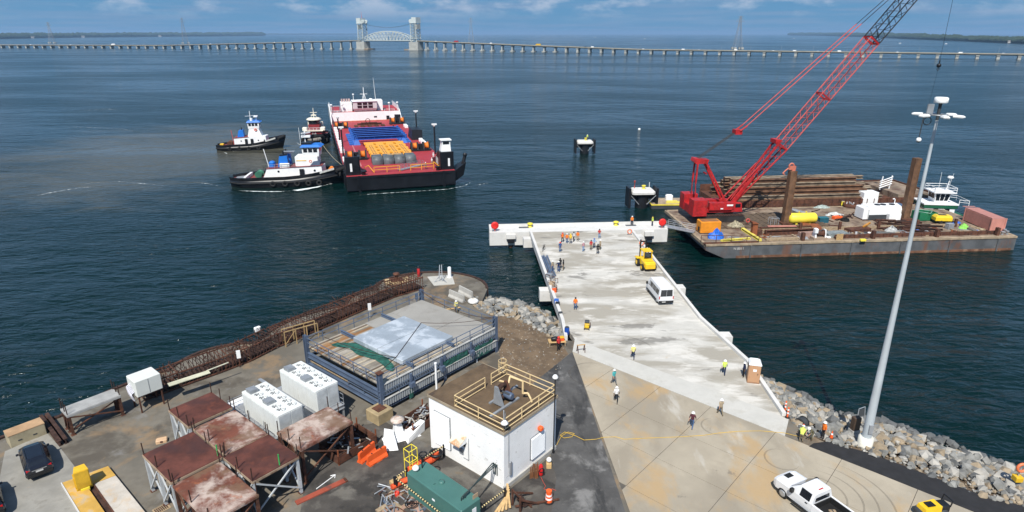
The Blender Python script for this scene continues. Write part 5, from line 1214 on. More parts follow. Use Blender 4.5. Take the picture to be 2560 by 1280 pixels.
# -------- pushboat behind the barge corner
p_ = G(2358, 541, 1.5)
t = thing('pushboat', 'small green and white pushboat with railed roof behind the crane barge', 'boat', (p_.x+.5, p_.y+3.5, 0), CA + R(-12))
grn = M('boat green', (.012, .10, .05), .45, var=.1)
obj('hull', MB().box(-4.2, 4.2, -2.6, 2.6, -.8, 1.7), grn, t)
obj('deck_house', MB().bbox(-3.4, 2.6, -2.3, 2.3, 1.7, 2.9, .1), white, t); obj('green_band', MB().box(-3.6, 2.9, -2.45, 2.45, 2.9, 3.6), grn, t); obj('bulwark_cap', MB().box(-3.7, 3.0, -2.55, 2.55, 3.6, 3.85), white, t)
for x in (-1.6, .6): obj('doorway', MB().box(x, x+.9, -2.36, -2.3, 1.8, 2.8), black, t)
m = MB().loft([[(-1.2, -1.3, 3.85), (1.3, -1.3, 3.85), (1.3, 1.3, 3.85), (-1.2, 1.3, 3.85)], [(-1.5, -1.6, 6.0), (1.7, -1.6, 6.0), (1.7, 1.6, 6.0), (-1.5, 1.6, 6.0)]]); wh_ = obj('wheelhouse', m, white, t)
for k in range(3): obj('window', MB().loft([[(-1.1+k*.8, -1.45, 4.3), (-.45+k*.8, -1.45, 4.3), (-.45+k*.8, -1.3, 4.3), (-1.1+k*.8, -1.3, 4.3)], [(-1.3+k*.95, -1.63, 5.7), (-.55+k*.95, -1.63, 5.7), (-.55+k*.95, -1.5, 5.7), (-1.3+k*.95, -1.5, 5.7)]]), glass, wh_)
for k in range(2): obj('window', MB().box(-1.48, -1.38, -1.1+k*1.2, -.1+k*1.2, 4.7, 5.7), glass, wh_)
obj('roof', MB().box(-2.1, 2.3, -2.2, 2.2, 6.0, 6.15), white, wh_)
obj('roof_rail', rail(MB(), [(-2, -2.1, 6.15), (2.2, -2.1, 6.15), (2.2, 2.1, 6.15), (-2, 2.1, 6.15), (-2, -2.1, 6.15)], 1.0, .06), white, wh_)
obj('stern_rail', rail(MB(), [(3.0, -2.4, 3.8), (4.9, -2.4, 3.6), (4.9, 2.4, 3.6), (3.0, 2.4, 3.8)], 1.0, .06), white, t)
m = MB(); m.tube((1.2, 0, 6.1), (1.5, 0, 8.8), .09, 5); m.lathe([(.55, 8.8), (.6, 9.0), (.4, 9.2)], (1.5, 0, 0), 10); m.tube((.2, 1, 6.1), (.1, 1, 9.8), .03, 4); m.tube((2, 1, 6.1), (2.5, 1, 9.6), .03, 4); obj('radar_mast', m, white, t)
# ================================================================ land, pier and apron
yardm = M('yard concrete and asphalt', (.165, .15, .122), .88, var=.3, scale=.16, bump=.3, bscale=4, stains=[((.075, .064, .05), .16, .47, .62, .85), ((.24, .165, .095), .22, .54, .66, .75), ((.21, .205, .195), .42, .57, .68, .55), ((.035, .033, .03), .9, .64, .74, .7)])
pierm = M('new pier concrete', (.52, .505, .46), .8, var=.1, scale=.3, stains=[((.31, .285, .235), .15, .43, .57, .9, (.5, 1.5, 1)), ((.19, .18, .16), .22, .575, .62, .8, (.6, 1.4, 1)), ((.62, .60, .55), .4, .52, .66, .8, (.6, 1.3, 1)), ((.45, .36, .24), .5, .64, .76, .5)])
bandm = M('approach slab concrete', (.50, .49, .45), .82, var=.09, scale=.4, stains=[((.38, .36, .31), .4, .52, .7, .6)])
apronm = M('tan apron concrete', (.37, .325, .25), .85, var=.14, scale=.22, bump=.15, bscale=7, stains=[((.27, .235, .18), .17, .45, .6, .8, (1, .55, 1)), ((.42, .28, .13), .2, .52, .66, .7, (1, .6, 1)), ((.48, .455, .40), .35, .58, .7, .7, (1, .4, 1)), ((.16, .14, .115), .55, .66, .72, .6)])
asphm = M('old asphalt lane', (.085, .083, .08), .9, var=.3, scale=.5, bump=.3, bscale=6, stains=[((.25, .245, .235), .28, .53, .66, .7), ((.03, .03, .03), .3, .5, .62, .85, (1.2, .4, 1)), ((.16, .15, .14), 1.4, .58, .72, .5)])
newasp = M('fresh black asphalt', (.022, .022, .024), .9, var=.25, scale=1.2, bump=.3, bscale=9)
dirtm = M('brown dirt', (.15, .105, .065), .95, var=.3, scale=.8, bump=.6, bscale=5, stains=[((.3, .26, .2), 2.2, .57, .7, .7), ((.08, .055, .035), .6, .52, .7, .6)])
concm = M('grey concrete', (.42, .41, .38), .85, var=.15, scale=.8, stains=[((.27, .25, .21), .7, .55, .72, .6)])
def gp(pts, z): return [tuple(G(x, y, z)) for x, y in pts]
def sheet(name, pts2d, z, mat, thick=None, **kw):
    m = MB(); P_ = [(p[0], p[1]) for p in pts2d]
    if sum(P_[i][0]*P_[(i+1) % len(P_)][1]-P_[(i+1) % len(P_)][0]*P_[i][1] for i in range(len(P_))) < 0: P_ = P_[::-1]
    if thick: m.prism(P_, z-thick, z)
    else: m.poly([(x, y, z) for x, y in P_])
    return obj(name, m, mat, **kw)
GZ = 2.95
# shoreline of the yard: scalloped sheet pile cells on the river side
def arc(a, b_, bulge, n=10):
    a, b_ = Vector(a[:2]), Vector(b_[:2]); d_ = b_-a; nn = Vector((-d_.y, d_.x)).normalized(); out_ = []
    for k in range(n): u = k/n; q = a + d_*u + nn*bulge*4*u*(1-u); out_.append((q.x, q.y))
    return out_
e = [(-70, 18), (-58, 32.5), (-46.6, 45.3)] + [tuple(G(x, y, GZ)[:2]) for x, y in ((150, 1042), (420, 926), (640, 858), (865, 765), (945, 724))]
edge = [e[0], e[1], e[2]]
for a, b_, bl_ in zip(e[2:-1], e[3:], (.5, .8, 2.0, 2.0, 1.4)): edge += arc(a, b_, bl_)
edge += [e[-1]]
cc = Vector((-11.6, 82.2)); 
for k in range(17):
    th = R(175 - k*11.6); edge.append((cc.x + 8.1*math.cos(th), cc.y + 6.6*math.sin(th)))
edge += [tuple(G(x, y, GZ)[:2]) for x, y in ((1200, 765), (1230, 785), (1300, 797), (1345, 820), (1394, 850))]
edge += [tuple(G(x, y, GZ)[:2]) for x, y in ((1500, 856), (1750, 880), (1905, 962), (1972, 1046), (2012, 1082), (2064, 1106), (2160, 1130), (2300, 1183), (2430, 1234), (2560, 1268))]
edge += [(44, 34.6), (58, 26), (70, 14), (70, -10), (-70, -10)]
yard = MB(); yard.prism(edge[::-1] if sum(edge[i][0]*edge[(i+1) % len(edge)][1]-edge[(i+1) % len(edge)][0]*edge[i][1] for i in range(len(edge))) < 0 else edge, -2.5, GZ)
obj('ground', yard, yardm, kind='structure')
# sheet pile facing with ribs along the river side
sp_ = [p for p in edge[2:2+10*5+18]]
m = MB()
for a, b_ in zip(sp_, sp_[1:]):
    d_ = Vector(b_)-Vector(a); n_ = Vector((-d_.y, d_.x)).normalized()
    m.loft([[(a[0]+n_.x*k, a[1]+n_.y*k, z) for k, z in ((.02, -2.4), (.14, -2.4), (.14, 3.12), (-.22, 3.12), (-.22, 2.9), (.02, 2.9))], [(b_[0]+n_.x*k, b_[1]+n_.y*k, z) for k, z in ((.02, -2.4), (.14, -2.4), (.14, 3.12), (-.22, 3.12), (-.22, 2.9), (.02, 2.9))]])
obj('sheet_pile_wall', m, rustdk, label='curving rusted sheet pile wall of round cells along the water edge', cat='wall')
sheet('dirt_patch', [G(x, y)[:2] for x, y in ((1222, 788), (1262, 790), (1300, 797), (1345, 822), (1392, 850), (1410, 868), (1421, 884), (1404, 899), (1412, 912), (1380, 926), (1365, 948), (1338, 952), (1322, 968), (1288, 949), (1270, 956), (1256, 920), (1248, 880), (1252, 850), (1240, 830), (1243, 808))], 2.965, dirtm, kind='structure')
sheet('asphalt_yard', [G(x, y)[:2] for x, y in ((905, 1062), (960, 1052), (1085, 1118), (1180, 1178), (1262, 1232), (1325, 1182), (1392, 1126), (1402, 1180))] + [(3.1, 32), (1, 27), (-20, 27), (-15.5, 36)] + [G(x, y)[:2] for x, y in ((760, 1212), (800, 1165), (862, 1120))], 2.96, M('oily yard asphalt', (.075, .068, .06), .85, var=.35, scale=.35, bump=.3, bscale=6, stains=[((.15, .14, .12), .3, .5, .64, .8), ((.028, .026, .024), .4, .52, .64, .8), ((.16, .115, .07), .6, .6, .72, .6)]), kind='structure')
# ---- apron slabs: a jointed grid clipped to the paved area
sheet('asphalt_lane', [G(x, y)[:2] for x, y in ((1335, 955), (1432, 878))] + [(9.6, 22), (1.0, 22), (2.6, 36), (3.6, 42)], 2.968, asphm, kind='structure')
A_ = G(1431, 879); B2 = G(1962, 1090); ud = (B2-A_).normalized(); vd = Vector((ud.y, -ud.x, 0))
region = [A_.xy, B2.xy, G(2030, 1117).xy, G(2440, 1282).xy, Vector((47, 22)), Vector((10.2, 22))]
if sum(region[i].x*region[(i+1) % 6].y-region[(i+1) % 6].x*region[i].y for i in range(6)) < 0: region = region[::-1]
def clip(poly, reg):
    out_ = [Vector(p) for p in poly]
    for i in range(len(reg)):
        a, b_ = reg[i], reg[(i+1) % len(reg)]; inp, out_ = out_, []
        f_ = lambda p: (b_.x-a.x)*(p.y-a.y)-(b_.y-a.y)*(p.x-a.x)
        for j in range(len(inp)):
            p, q = inp[j], inp[(j+1) % len(inp)]; fp, fq = f_(p), f_(q)
            if fp >= 0: out_.append(p)
            if (fp >= 0) != (fq >= 0): out_.append(p + (q-p)*(fp/(fp-fq)))
        if len(out_) < 3: return []
    return out_
ap = sheet('apron', region, 2.962, M('apron joint filler', (.10, .09, .075), .9), kind='structure')
js = [-3, 2.0]; t_on_u = [((G(x, y)-A_).dot(ud)) for x, y in ((1650, 967), (1776, 1018), (1937, 1083))]
ub = [-12, t_on_u[0]*.35] + t_on_u + [t_on_u[2]+5.6*k for k in range(1, 8)]; ub[1] = t_on_u[0]-5.6
vb = [0.0] + [(G(1582, 1028)-A_).dot(vd)] ; vb += [vb[1]+4.7*k for k in range(1, 8)]
gap = .022
for i in range(len(ub)-1):
    for j in range(len(vb)-1):
        u0, u1, v0, v1 = ub[i]+gap, ub[i+1]-gap, vb[j]+gap, vb[j+1]-gap
        q = [A_.xy + ud.xy*u + vd.xy*v for u, v in ((u0, v0), (u1, v0), (u1, v1), (u0, v1))]
        if sum(q[k].x*q[(k+1) % 4].y-q[(k+1) % 4].x*q[k].y for k in range(4)) < 0: q = q[::-1]
        pl = clip(q, region)
        if len(pl) >= 3:
            ar = abs(sum(pl[k].x*pl[(k+1) % len(pl)].y-pl[(k+1) % len(pl)].x*pl[k].y for k in range(len(pl))))/2
            if ar > .4: m = MB().prism([(p.x, p.y) for p in pl], 2.963, 3.0); obj('slab', m, apronm, ap)
# ---- pier
PR = thing('concrete_pier', 'new white concrete pier with a T shaped head reaching into the river', 'pier', (0, 0, 0))
TLp, TRp = (3.3, 108.9), (21.9, 110.3)
jl, jr = G(1405, 803)[:2], G(1752, 797)[:2]
bl2, br2 = G(1437, 848)[:2], G(1897, 1018)[:2]; rc_ = [G(x, y)[:2] for x, y in ((1752, 797), (1870, 905), (1962, 1040))]
lc_ = [TLp, G(1405, 803)[:2], G(1430, 879)[:2]]
m = MB().prism([jl, (jr[0], jr[1]), TRp, TLp], 2.35, 3.0); obj('deck', m, pierm, PR)
m = MB().prism([(bl2[0], bl2[1]), tuple(br2), tuple(G(1955, 1042)[:2]), tuple(rc_[1]), (jr[0], jr[1]-.05), (jl[0], jl[1]-.05)], 2.35, 2.997); obj('approach_deck', m, pierm, PR)
m = MB().prism([tuple(A_.xy+vd.xy*-.03), tuple(B2.xy+vd.xy*-.03), tuple(G(1972, 1048)[:2]), tuple(Vector(br2)+Vector((0.02, -.03))), tuple(Vector(bl2)+Vector((0, -.03)))], 2.6, 3.003); obj('approach_slab', m, bandm, PR)
# kerbs, in cast lengths
def kerb_run(pts, w_, h_, inward, n):
    tot = list(zip(pts, pts[1:]))
    for a, b_ in tot:
        a, b_ = Vector(a[:2]), Vector(b_[:2]); d_ = b_-a; k_ = max(1, int(d_.length/6))
        nn = Vector((-d_.y, d_.x)).normalized()*inward
        for i in range(k_):
            p, q = a + d_*(i/k_) + d_.normalized()*.01, a + d_*((i+1)/k_) - d_.normalized()*.01
            m = MB().loft([[(p.x-nn.x*w_*.3, p.y-nn.y*w_*.3, 2.2), (p.x+nn.x*w_*.7, p.y+nn.y*w_*.7, 2.2), (p.x+nn.x*w_*.7, p.y+nn.y*w_*.7, 3.0+h_), (p.x-nn.x*w_*.3, p.y-nn.y*w_*.3, 3.0+h_)], [(q.x-nn.x*w_*.3, q.y-nn.y*w_*.3, 2.2), (q.x+nn.x*w_*.7, q.y+nn.y*w_*.7, 2.2), (q.x+nn.x*w_*.7, q.y+nn.y*w_*.7, 3.0+h_), (q.x-nn.x*w_*.3, q.y-nn.y*w_*.3, 3.0+h_)]])
            obj('kerb', m, concl, PR)
concl = M('pale cast concrete', (.62, .61, .58), .75, var=.08, scale=.7, stains=[((.42, .4, .35), 1.2, .58, .75, .5)])
kerb_run([TLp, jl, G(1413, 846)[:2]], .4, .32, 1, 0)
kerb_run([TRp, jr, rc_[1], rc_[2], ], .4, .35, -1, 0)
# T head
ta = math.atan2(110.8-108.6, 32.7); tm = Vector(((-4.0+28.7)/2, (108.6+110.8)/2, 0)); TM = Matrix.Translation(tm) @ Matrix.Rotation(ta, 4, 'Z'); HX = 16.45
m = MB(); m.m = TM; m.box(-HX, HX, 0, 3.9, .55, 3.02); obj('head_block', m, concl, PR)
m = MB(); m.m = TM; m.box(-HX, HX, 3.55, 3.9, 3.02, 3.45); m.box(-HX, -HX+.5, 0.3, 3.55, 3.02, 3.5); m.box(HX-.5, HX, .3, 3.55, 3.02, 3.4); obj('head_kerb', m, concl, PR)
for sx, x in ((-1, -12.6), (1, 12.9)):
    m = MB(); m.m = TM; m.box(x-.85, x+.85, -.55, 0, 1.9, 2.7); o = obj('fender_bracket', m, concl, PR)
    m = MB(); m.m = TM; m.box(x-.6, x+.6, -.5, -.02, 1.1, 1.88); obj('fender_pad', m, black, o)
    m = MB(); m.m = TM; m.tube((x, .6, -2), (x, .6, .6), .4, 10); obj('pile', m, rust, PR)
for x in (-6, 6, 0): m = MB(); m.m = TM; m.tube((x, 2, -2), (x, 2, .6), .5, 10); obj('pile', m, rust, PR)
for x in (-9.9, 10.2): m = MB(); m.m = TM; m.box(x-1.0, x+1.0, 2.4, 3.3, 3.02, 3.05); obj('grating', m, M('steel grating', (.09, .1, .11), .6), PR)
# support beams below the deck, their ends show outside the kerbs
for u in (.0, .065, .7):
    p = Vector(TLp).lerp(Vector(jl), u) ; q = Vector(TRp).lerp(Vector(rc_[0]), u); d_ = (q-p).normalized(); p2, q2 = p-d_*1.5, q+d_*1.5; n_ = Vector((-d_.y, d_.x))
    if u == 0: continue
    m = MB().prism([tuple(p2-n_*.75), tuple(q2-n_*.75), tuple(q2+n_*.75), tuple(p2+n_*.75)], 1.15, 2.34); m.prism([tuple(p2-n_*.75), tuple(p-d_*.2-n_*.75), tuple(p-d_*.2+n_*.75), tuple(p2+n_*.75)], 2.34, 2.75); m.prism([tuple(q+d_*.2-n_*.75), tuple(q2-n_*.75), tuple(q2+n_*.75), tuple(q+d_*.2+n_*.75)], 2.34, 2.75); obj('cap_beam', m, concl, PR)
    for k in range(4): r_ = p.lerp(q, .06+.29*k); m = MB().tube((r_.x, r_.y, -2), (r_.x, r_.y, 1.2), .42, 10); obj('pile', m, rustdk, PR)
q = G(1812, 845, 2.4)
m = MB().box(q.x-.9, q.x+.7, q.y-.7, q.y+.7, 1.6, 2.9); obj('cap_beam_end', m, concl, PR)
# bollards etc. on the head
def headw(x, y, z=3.02): return TM @ Vector((x, y, z))
for x, lab in ((-8.8, 'yellow mooring bollard on the pier head near the dark grating, between gratings and reel'), (7.4, 'yellow mooring bollard on the pier head beside the person in orange vest')):
    t = thing('mooring_bollard', lab, 'bollard', headw(x, 3.0), ta)
    obj('stem', MB().lathe([(.42, 0), (.3, .1), (.26, .5)], (0, 0, 0), 12), brighty, t); obj('head', MB().lathe([(.3, .5), (.52, .58), (.52, .74), (.3, .82)], (.0, 0, 0), 12), brighty, t)
for x, lab in ((-HX+1.0, 'round red life ring cabinet on the free end of the pier head'), (HX-.9, 'round red life ring cabinet at the gangway end of the pier head')):
    t = thing('life_ring', lab, 'life ring', headw(x, .75), ta)
    obj('ring', MB().lathe([(.25, -.1), (.62, -.16), (.72, 0), (.62, .16), (.25, .1)], (0, 0, 1.1), 16, 'y'), M('signal red', (.75, .03, .025), .45), t)
    obj('post', MB().tube((0, .05, 0), (0, .05, 1.2), .07, 6), orange, t); obj('plate', MB().box(-.3, .3, -.2, .2, 0, .06), galv, t)
for px, py in ((1574, 583), (1604, 612)):
    t = thing('life_ring', 'orange life ring hanging on the pier kerb beside the yellow forklift' if px > 1590 else 'orange life ring lying on the pier kerb at the head corner', 'life ring', G(px, py, 3.35))
    obj('ring', MB().torus((0, 0, .32), .36, .11, 16, 7, 'y'), M('ring salmon', (.75, .25, .14), .5), t); obj('strap', MB().box(-.04, .04, -.06, .06, 0, .2), white, t)
# pipe bundle and clutter along the free kerb
a_, b_ = G(1353, 642), G(1372, 690); d_ = b_-a_
for k in range(4):
    t = thing('steel_pipe', 'long blue grey steel pipe lying with others along the pier kerb', 'pipe', a_ + Vector((.1+.28*k, rnd.uniform(-.5, .5), .0)), math.atan2(d_.y, d_.x), 'pipes along the pier kerb')
    obj('tube', MB().tube((0, 0, .15), (d_.length*1.05, 0, .15), .14, 8), blueg, t); obj('coupling', MB().tube((.02, 0, .15), (.35, 0, .15), .17, 8), galv, t)
for k, (px, py, s_, mt_, lab, nm, ct) in enumerate(((1373, 697, .9, alum, 'grey metal clutter box at the end of the kerb pipes', 'tool_box', 'box'), (1380, 716, .8, M('tan canvas', (.4, .3, .2), .9), 'tan canvas bag against the pier kerb', 'canvas_bag', 'bag'), (1386, 730, .6, orange, 'orange tool bag against the pier kerb beside the canvas bag', 'tool_bag', 'bag'), (1391, 757, .6, bluec, 'small blue box against the pier kerb', 'blue_box', 'box'), (1394, 764, .55, black, 'small black box against the pier kerb beside the blue one', 'black_box', 'box'), (1401, 788, .5, darkgrey, 'dark grey box against the pier kerb near the rocks', 'grey_box', 'box'))):
    t = thing(nm, lab, ct, G(px, py), rnd.uniform(-.4, .4))
    obj('body', MB().bbox(-s_*.5, s_*.5, -s_*.4, s_*.4, 0, s_*.8, .08), mt_, t); obj('lid', MB().box(-s_*.5, s_*.5, -s_*.41, s_*.41, s_*.8, s_*.88), mt_, t)
for k in range(9):
    p = G(1368+k*2.3, 690+k*5.2)
    t = thing('scaffold_clamp_frame', 'thin rusty scaffold frame standing among the clutter along the pier kerb', 'scaffold', p + Vector((rnd.uniform(-.1, .6), 0, 0)), rnd.uniform(0, 3), 'scaffold frames along the pier kerb')
    obj('bar', MB().path([(0, 0, 0), (0, 0, .8), (.7, .1, .8), (.7, .1, 0)], .035, 5), rust, t); obj('brace', MB().tube((0, 0, .2), (.7, .1, .7), .025, 5), alum, t)
# ---- riprap
rockm = [M('grey granite', (.23, .23, .215), .9, var=.35, scale=1.3, bump=.4, bscale=4, stains=[((.22, .2, .17), 1.1, .55, .7, .5)]), M('tan granite', (.30, .24, .165), .9, var=.28, scale=1.3, bump=.4, bscale=4), M('dark granite', (.12, .125, .125), .9, var=.3, scale=1.3, bump=.4, bscale=4), M('pale granite', (.36, .345, .31), .9, var=.22, scale=1.3, bump=.4, bscale=4)]
def rock_mesh(seed):
    r_ = random.Random(seed); m = MB()
    import bmesh
    bm = bmesh.new(); bmesh.ops.create_icosphere(bm, subdivisions=1, radius=.58)
    sx, sy, sz = r_.uniform(.8, 1.25), r_.uniform(.75, 1.1), r_.uniform(.6, .9)
    for v in bm.verts:
        for _ in range(1): v.co *= 1 + .25*noise.noise(v.co*2.1 + Vector((seed*7.3, 0, 0)))
    for _ in range(9):   # facet cuts
        n_ = Vector((r_.uniform(-1, 1), r_.uniform(-1, 1), r_.uniform(-1, 1))).normalized(); d0 = r_.uniform(.24, .42)
        for v in bm.verts:
            k = v.co.dot(n_)
            if k > d0: v.co -= n_*(k-d0)
    for v in bm.verts: v.co = Vector((v.co.x*sx, v.co.y*sy, v.co.z*sz))
    bmesh.ops.remove_doubles(bm, verts=bm.verts[:], dist=.03)
    return bm
def rock_template(seed):
    bm = rock_mesh(seed); bm.verts.index_update(); vs = [tuple(v.co) for v in bm.verts]; fs = [tuple(v.index for v in f.verts) for f in bm.faces]; bm.free(); return vs, fs
rock_t = [rock_template(s_) for s_ in range(10)]
rock_me = {}
for ti, (vs, fs) in enumerate(rock_t):
    for mi_ in range(4): rock_me[ti, mi_] = MB().add(vs, fs).mesh('rock', rockm[mi_])
def bank(name, wl, tl, n, smin, smax, keep, seed, lift=0.0):
    """rocks on a slope between the waterline polyline wl and top polyline tl (world points)"""
    r_ = random.Random(seed); m = MB(); k = len(wl)
    for i in range(k-1): m.add([tuple(wl[i]-Vector((0, 0, 1.0))), tuple(wl[i+1]-Vector((0, 0, 1.0))), tuple(tl[i+1]), tuple(tl[i])], [(0, 3, 2, 1)])
    B_ = obj(name, m, dirtm, kind='structure')
    def at_(u, t): f_ = u*(k-1); i = min(k-2, int(f_)); w_ = wl[i].lerp(wl[i+1], f_-i); q = tl[i].lerp(tl[i+1], f_-i); return w_.lerp(q, t)
    rocks = []
    for _ in range(n):
        u, t = r_.random(), r_.random()**.85; p = at_(u, t); sz = smin + (smax-smin)*r_.random()**3.2*(1.0 if t < .8 else .6)
        rocks.append((sz/max(20, (p-cam.location).length), sz, p, u, t))
    rocks.sort(key=lambda q: -q[0]); rest = MB()
    for i, (_, sz, p, u, t) in enumerate(rocks):
        z = p.z + sz*.12 + (lift*math.sin(math.pi*min(1, t*1.1)) if lift else 0)
        rot = (r_.uniform(-.5, .5), r_.uniform(-.5, .5), r_.uniform(0, 6.28)); ti = r_.randrange(10); mi_ = 2 if t < .14 else r_.choice((0, 0, 0, 1, 1, 2, 3, 3))
        if i < keep:
            o = bpy.data.objects.new('rock', rock_me[ti, mi_]); COL.objects.link(o); o.parent = B_; o.location = (p.x, p.y, z); o.rotation_euler = rot; o.scale = (sz,)*3
        else:
            from mathutils import Euler
            rest.cur = mi_; rest.m = Matrix.Translation((p.x, p.y, z)) @ Euler(rot).to_matrix().to_4x4() @ Matrix.Scale(sz, 4); rest.add(*rock_t[ti])
    obj('loose_rock', rest, rockm, B_, kind='stuff'); return B_
wr = [G(x, y, 0) for x, y in ((1896, 946), (1950, 962), (2010, 990), (2080, 1020), (2150, 1045), (2220, 1056), (2290, 1076), (2360, 1102), (2430, 1128), (2500, 1152), (2580, 1182))] + [Vector((54, 39, 0)), Vector((66, 32, 0))]
tr_ = [G(x, y, 2.95) for x, y in ((1903, 966), (1938, 1006), (1974, 1050), (2012, 1084), (2075, 1108), (2160, 1132), (2235, 1158), (2310, 1188), (2390, 1219), (2470, 1249), (2560, 1268))] + [Vector((47, 32.5, 2.95)), Vector((60, 24, 2.95))]
bank('rock_bank', wr, tr_, 2600, .22, 1.5, 300, 3)
wl_ = [G(x, y, 0) for x, y in ((1196, 752), (1240, 752), (1290, 757), (1340, 772), (1385, 795), (1412, 830))]
tl_ = [G(x, y, 2.95) for x, y in ((1185, 770), (1228, 788), (1295, 800), (1335, 820), (1375, 845), (1402, 862))]
bank('rock_bank', wl_, tl_, 900, .3, 1.75, 280, 5, .5)
# loose stones on the dirt
m = MB(); r_ = random.Random(9)
for _ in range(260):
    p = G(r_.uniform(1245, 1405), r_.uniform(800, 925), 2.97); sz = r_.uniform(.06, .3)**1.2; m.m = Matrix.Translation(p) @ Matrix.Rotation(r_.random()*6, 4, 'Z') @ Matrix.Scale(sz, 4); m.cur = r_.randrange(4); m.add(*rock_t[r_.randrange(10)])
obj('gravel', m, rockm, kind='stuff')
# ---- new black footpath beside the apron
sheet('path', [G(x, y)[:2] for x, y in ((2022, 1116), (2034, 1108), (2068, 1104), (2175, 1133), (2300, 1180), (2430, 1229), (2560, 1266))] + [(44, 34.8), (58, 26), (49.5, 21.5)] + [G(x, y)[:2] for x, y in ((2480, 1296), (2330, 1238), (2180, 1178))], 3.012, newasp, .05, kind='structure')
m = MB(); tyrem = M('tyre mark', (.15, .135, .11), .9, var=.3, scale=2); tyrem.node_tree.nodes['Principled BSDF'].inputs['Alpha'].default_value = .22
def tmark(cx_, cy_, r0, a0, a1, w_=.16, sq_=1.0):
    c_ = G(cx_, cy_); vs = []; fs = []
    for k in range(15):
        th = a0+(a1-a0)*k/14; ww = w_*math.sin(math.pi*(k+.6)/15.2)
        for rr in (r0-ww/2, r0+ww/2): vs.append((c_.x+rr*math.cos(th), c_.y+rr*sq_*math.sin(th), 3.004))
    for k in range(14): fs.append((2*k, 2*k+1, 2*k+3, 2*k+2))
    mm = MB().add(vs, fs); obj('tyre_mark', mm, tyrem, ap)
for q in ((2040, 1235, 2.2, -1.6, 1.4), (2045, 1238, 3.2, -1.5, 1.2), (2050, 1240, 4.1, -1.2, 1.1), (1955, 1148, 1.4, 1.2, 5.6), (1790, 1066, 1.3, 1.6, 4.9), (2060, 1245, 5.0, -1.0, .9)): tmark(*q)
def pmark(cx_, cy_, r0, a0, a1):
    tmark(cx_, cy_, r0, a0, a1, .2)
for q in ((1640, 770, 5.2, .4, 2.2), (1660, 772, 4.0, .5, 2.4), (1600, 722, 3.4, .3, 2.4), (1480, 935, 2.4, 1.0, 4.4), (1545, 880, 4.2, .2, 2.0)): pmark(*q)
# ================================================================ mast, vehicles and equipment on the apron
LM = thing('high_mast_light', 'tall pale steel high mast light standing on the rock bank', 'light mast', (31.2, 46.8, 2.5))
masts = M('pale galvanised mast', (.50, .55, .58), .45, metal=.2, var=.1, scale=.4)
m = MB().lathe([(.62, .0), (.62, 1.25), (.5, 1.3)], (0, 0, -.2), 12); obj('pedestal', m, M('white pedestal', (.68, .66, .58), .7, stains=[((.45, .33, .2), 1.5, .6, .75, .6)]), LM)
m = MB().lathe([(.40, 1.0), (.36, 2.5), (.235, 12), (.15, 21), (.10, 28.5)], (0, 0, 0), 14); obj('shaft', m, masts, LM)
m = MB().box(-.18, .18, -.46, -.36, 1.6, 2.5); obj('hand_hole_cover', m, galv, LM)
m = MB().lathe([(.10, 28.5), (.12, 29.9)], (0, 0, 0), 8); obj('head_frame', m, darkgrey, LM)
m = MB().lathe([(.42, 29.75), (.46, 29.8), (.45, 30.1), (.38, 30.15)], (0, 0, 0), 22); obj('rain_hood', m, white, LM)
m = MB().torus((0, 0, 28.9), .5, .05, 20, 5); obj('lowering_ring', m, galv, LM)
for k in range(6):
    th = 2*math.pi*k/6 + .3; c_, s_ = math.cos(th), math.sin(th); rr = 1.3
    m = MB(); m.m = Matrix.Translation((c_*rr, s_*rr, 28.85)) @ Matrix.Rotation(th, 4, 'Z') @ Matrix.Scale(.58, 4)
    m.loft([[(-.55, -.3, -.12), (.5, -.3, -.12), (.62, 0, -.12), (.5, .3, -.12), (-.55, .3, -.12)], [(-.6, -.36, .02), (.55, -.36, .02), (.72, 0, .02), (.55, .36, .02), (-.6, .36, .02)], [(-.5, -.25, .22), (.4, -.25, .18), (.55, 0, .15), (.4, .25, .18), (-.5, .25, .22)]]); f_ = obj('floodlight', m, white, LM)
    m = MB().tube((c_*.5, s_*.5, 28.9), (c_*1.05, s_*1.05, 28.9), .04, 5); obj('arm', m, galv, f_)
m = MB(); m.box(-1.05, -.6, -.3, -.2, 29.0, 29.7); obj('antenna_panel', m, alum, LM)
m = MB().tube((-1.35, -.5, 28.75), (-1.35, -.5, 27.3), .035, 5); cm_ = obj('camera_drop', m, darkgrey, LM); m = MB(); m.ball((-1.35, -.5, 27.15), .18, 12); obj('dome_camera', m, white, cm_)
m = MB().ball((-1.35, -.5, 27.06), .15, 10, .8); obj('camera_lens', m, black, cm_)
m = MB().torus((-.95, -.4, 28.5), .28, .03, 12, 4, 'y'); obj('cable_loop', m, black, LM)
# vehicles ------------------------------------------------------------
def body_pt(st, x, t, s_):
    """point on the body side between belt (t=0) and roof (t=1) at station x"""
    for a, b_ in zip(st, st[1:]):
        if a[0] <= x <= b_[0] or (a is st[-2]):
            u = 0 if b_[0] == a[0] else (x-a[0])/(b_[0]-a[0]); q = [a[i]+(b_[i]-a[i])*u for i in range(7)]
            return Vector((x, s_*(q[2]+(q[5]-q[2])*t), q[4]+(q[6]-q[4])*t))
def wheel(t, x, y, r, w_, rimm=galv):
    s_ = 1 if y > 0 else -1
    wl = obj('wheel', MB().lathe([(r*.8, -w_/2), (r, -w_*.35), (r, w_*.35), (r*.8, w_/2)], (x, y, r), 18, 'y'), blackr, t)
    obj('rim', MB().lathe([(r*.3, s_*(w_/2+.012)), (r*.62, s_*(w_/2+.02)), (r*.64, s_*(w_/2-.02))][::s_], (x, y, r), 14, 'y'), rimm, wl)
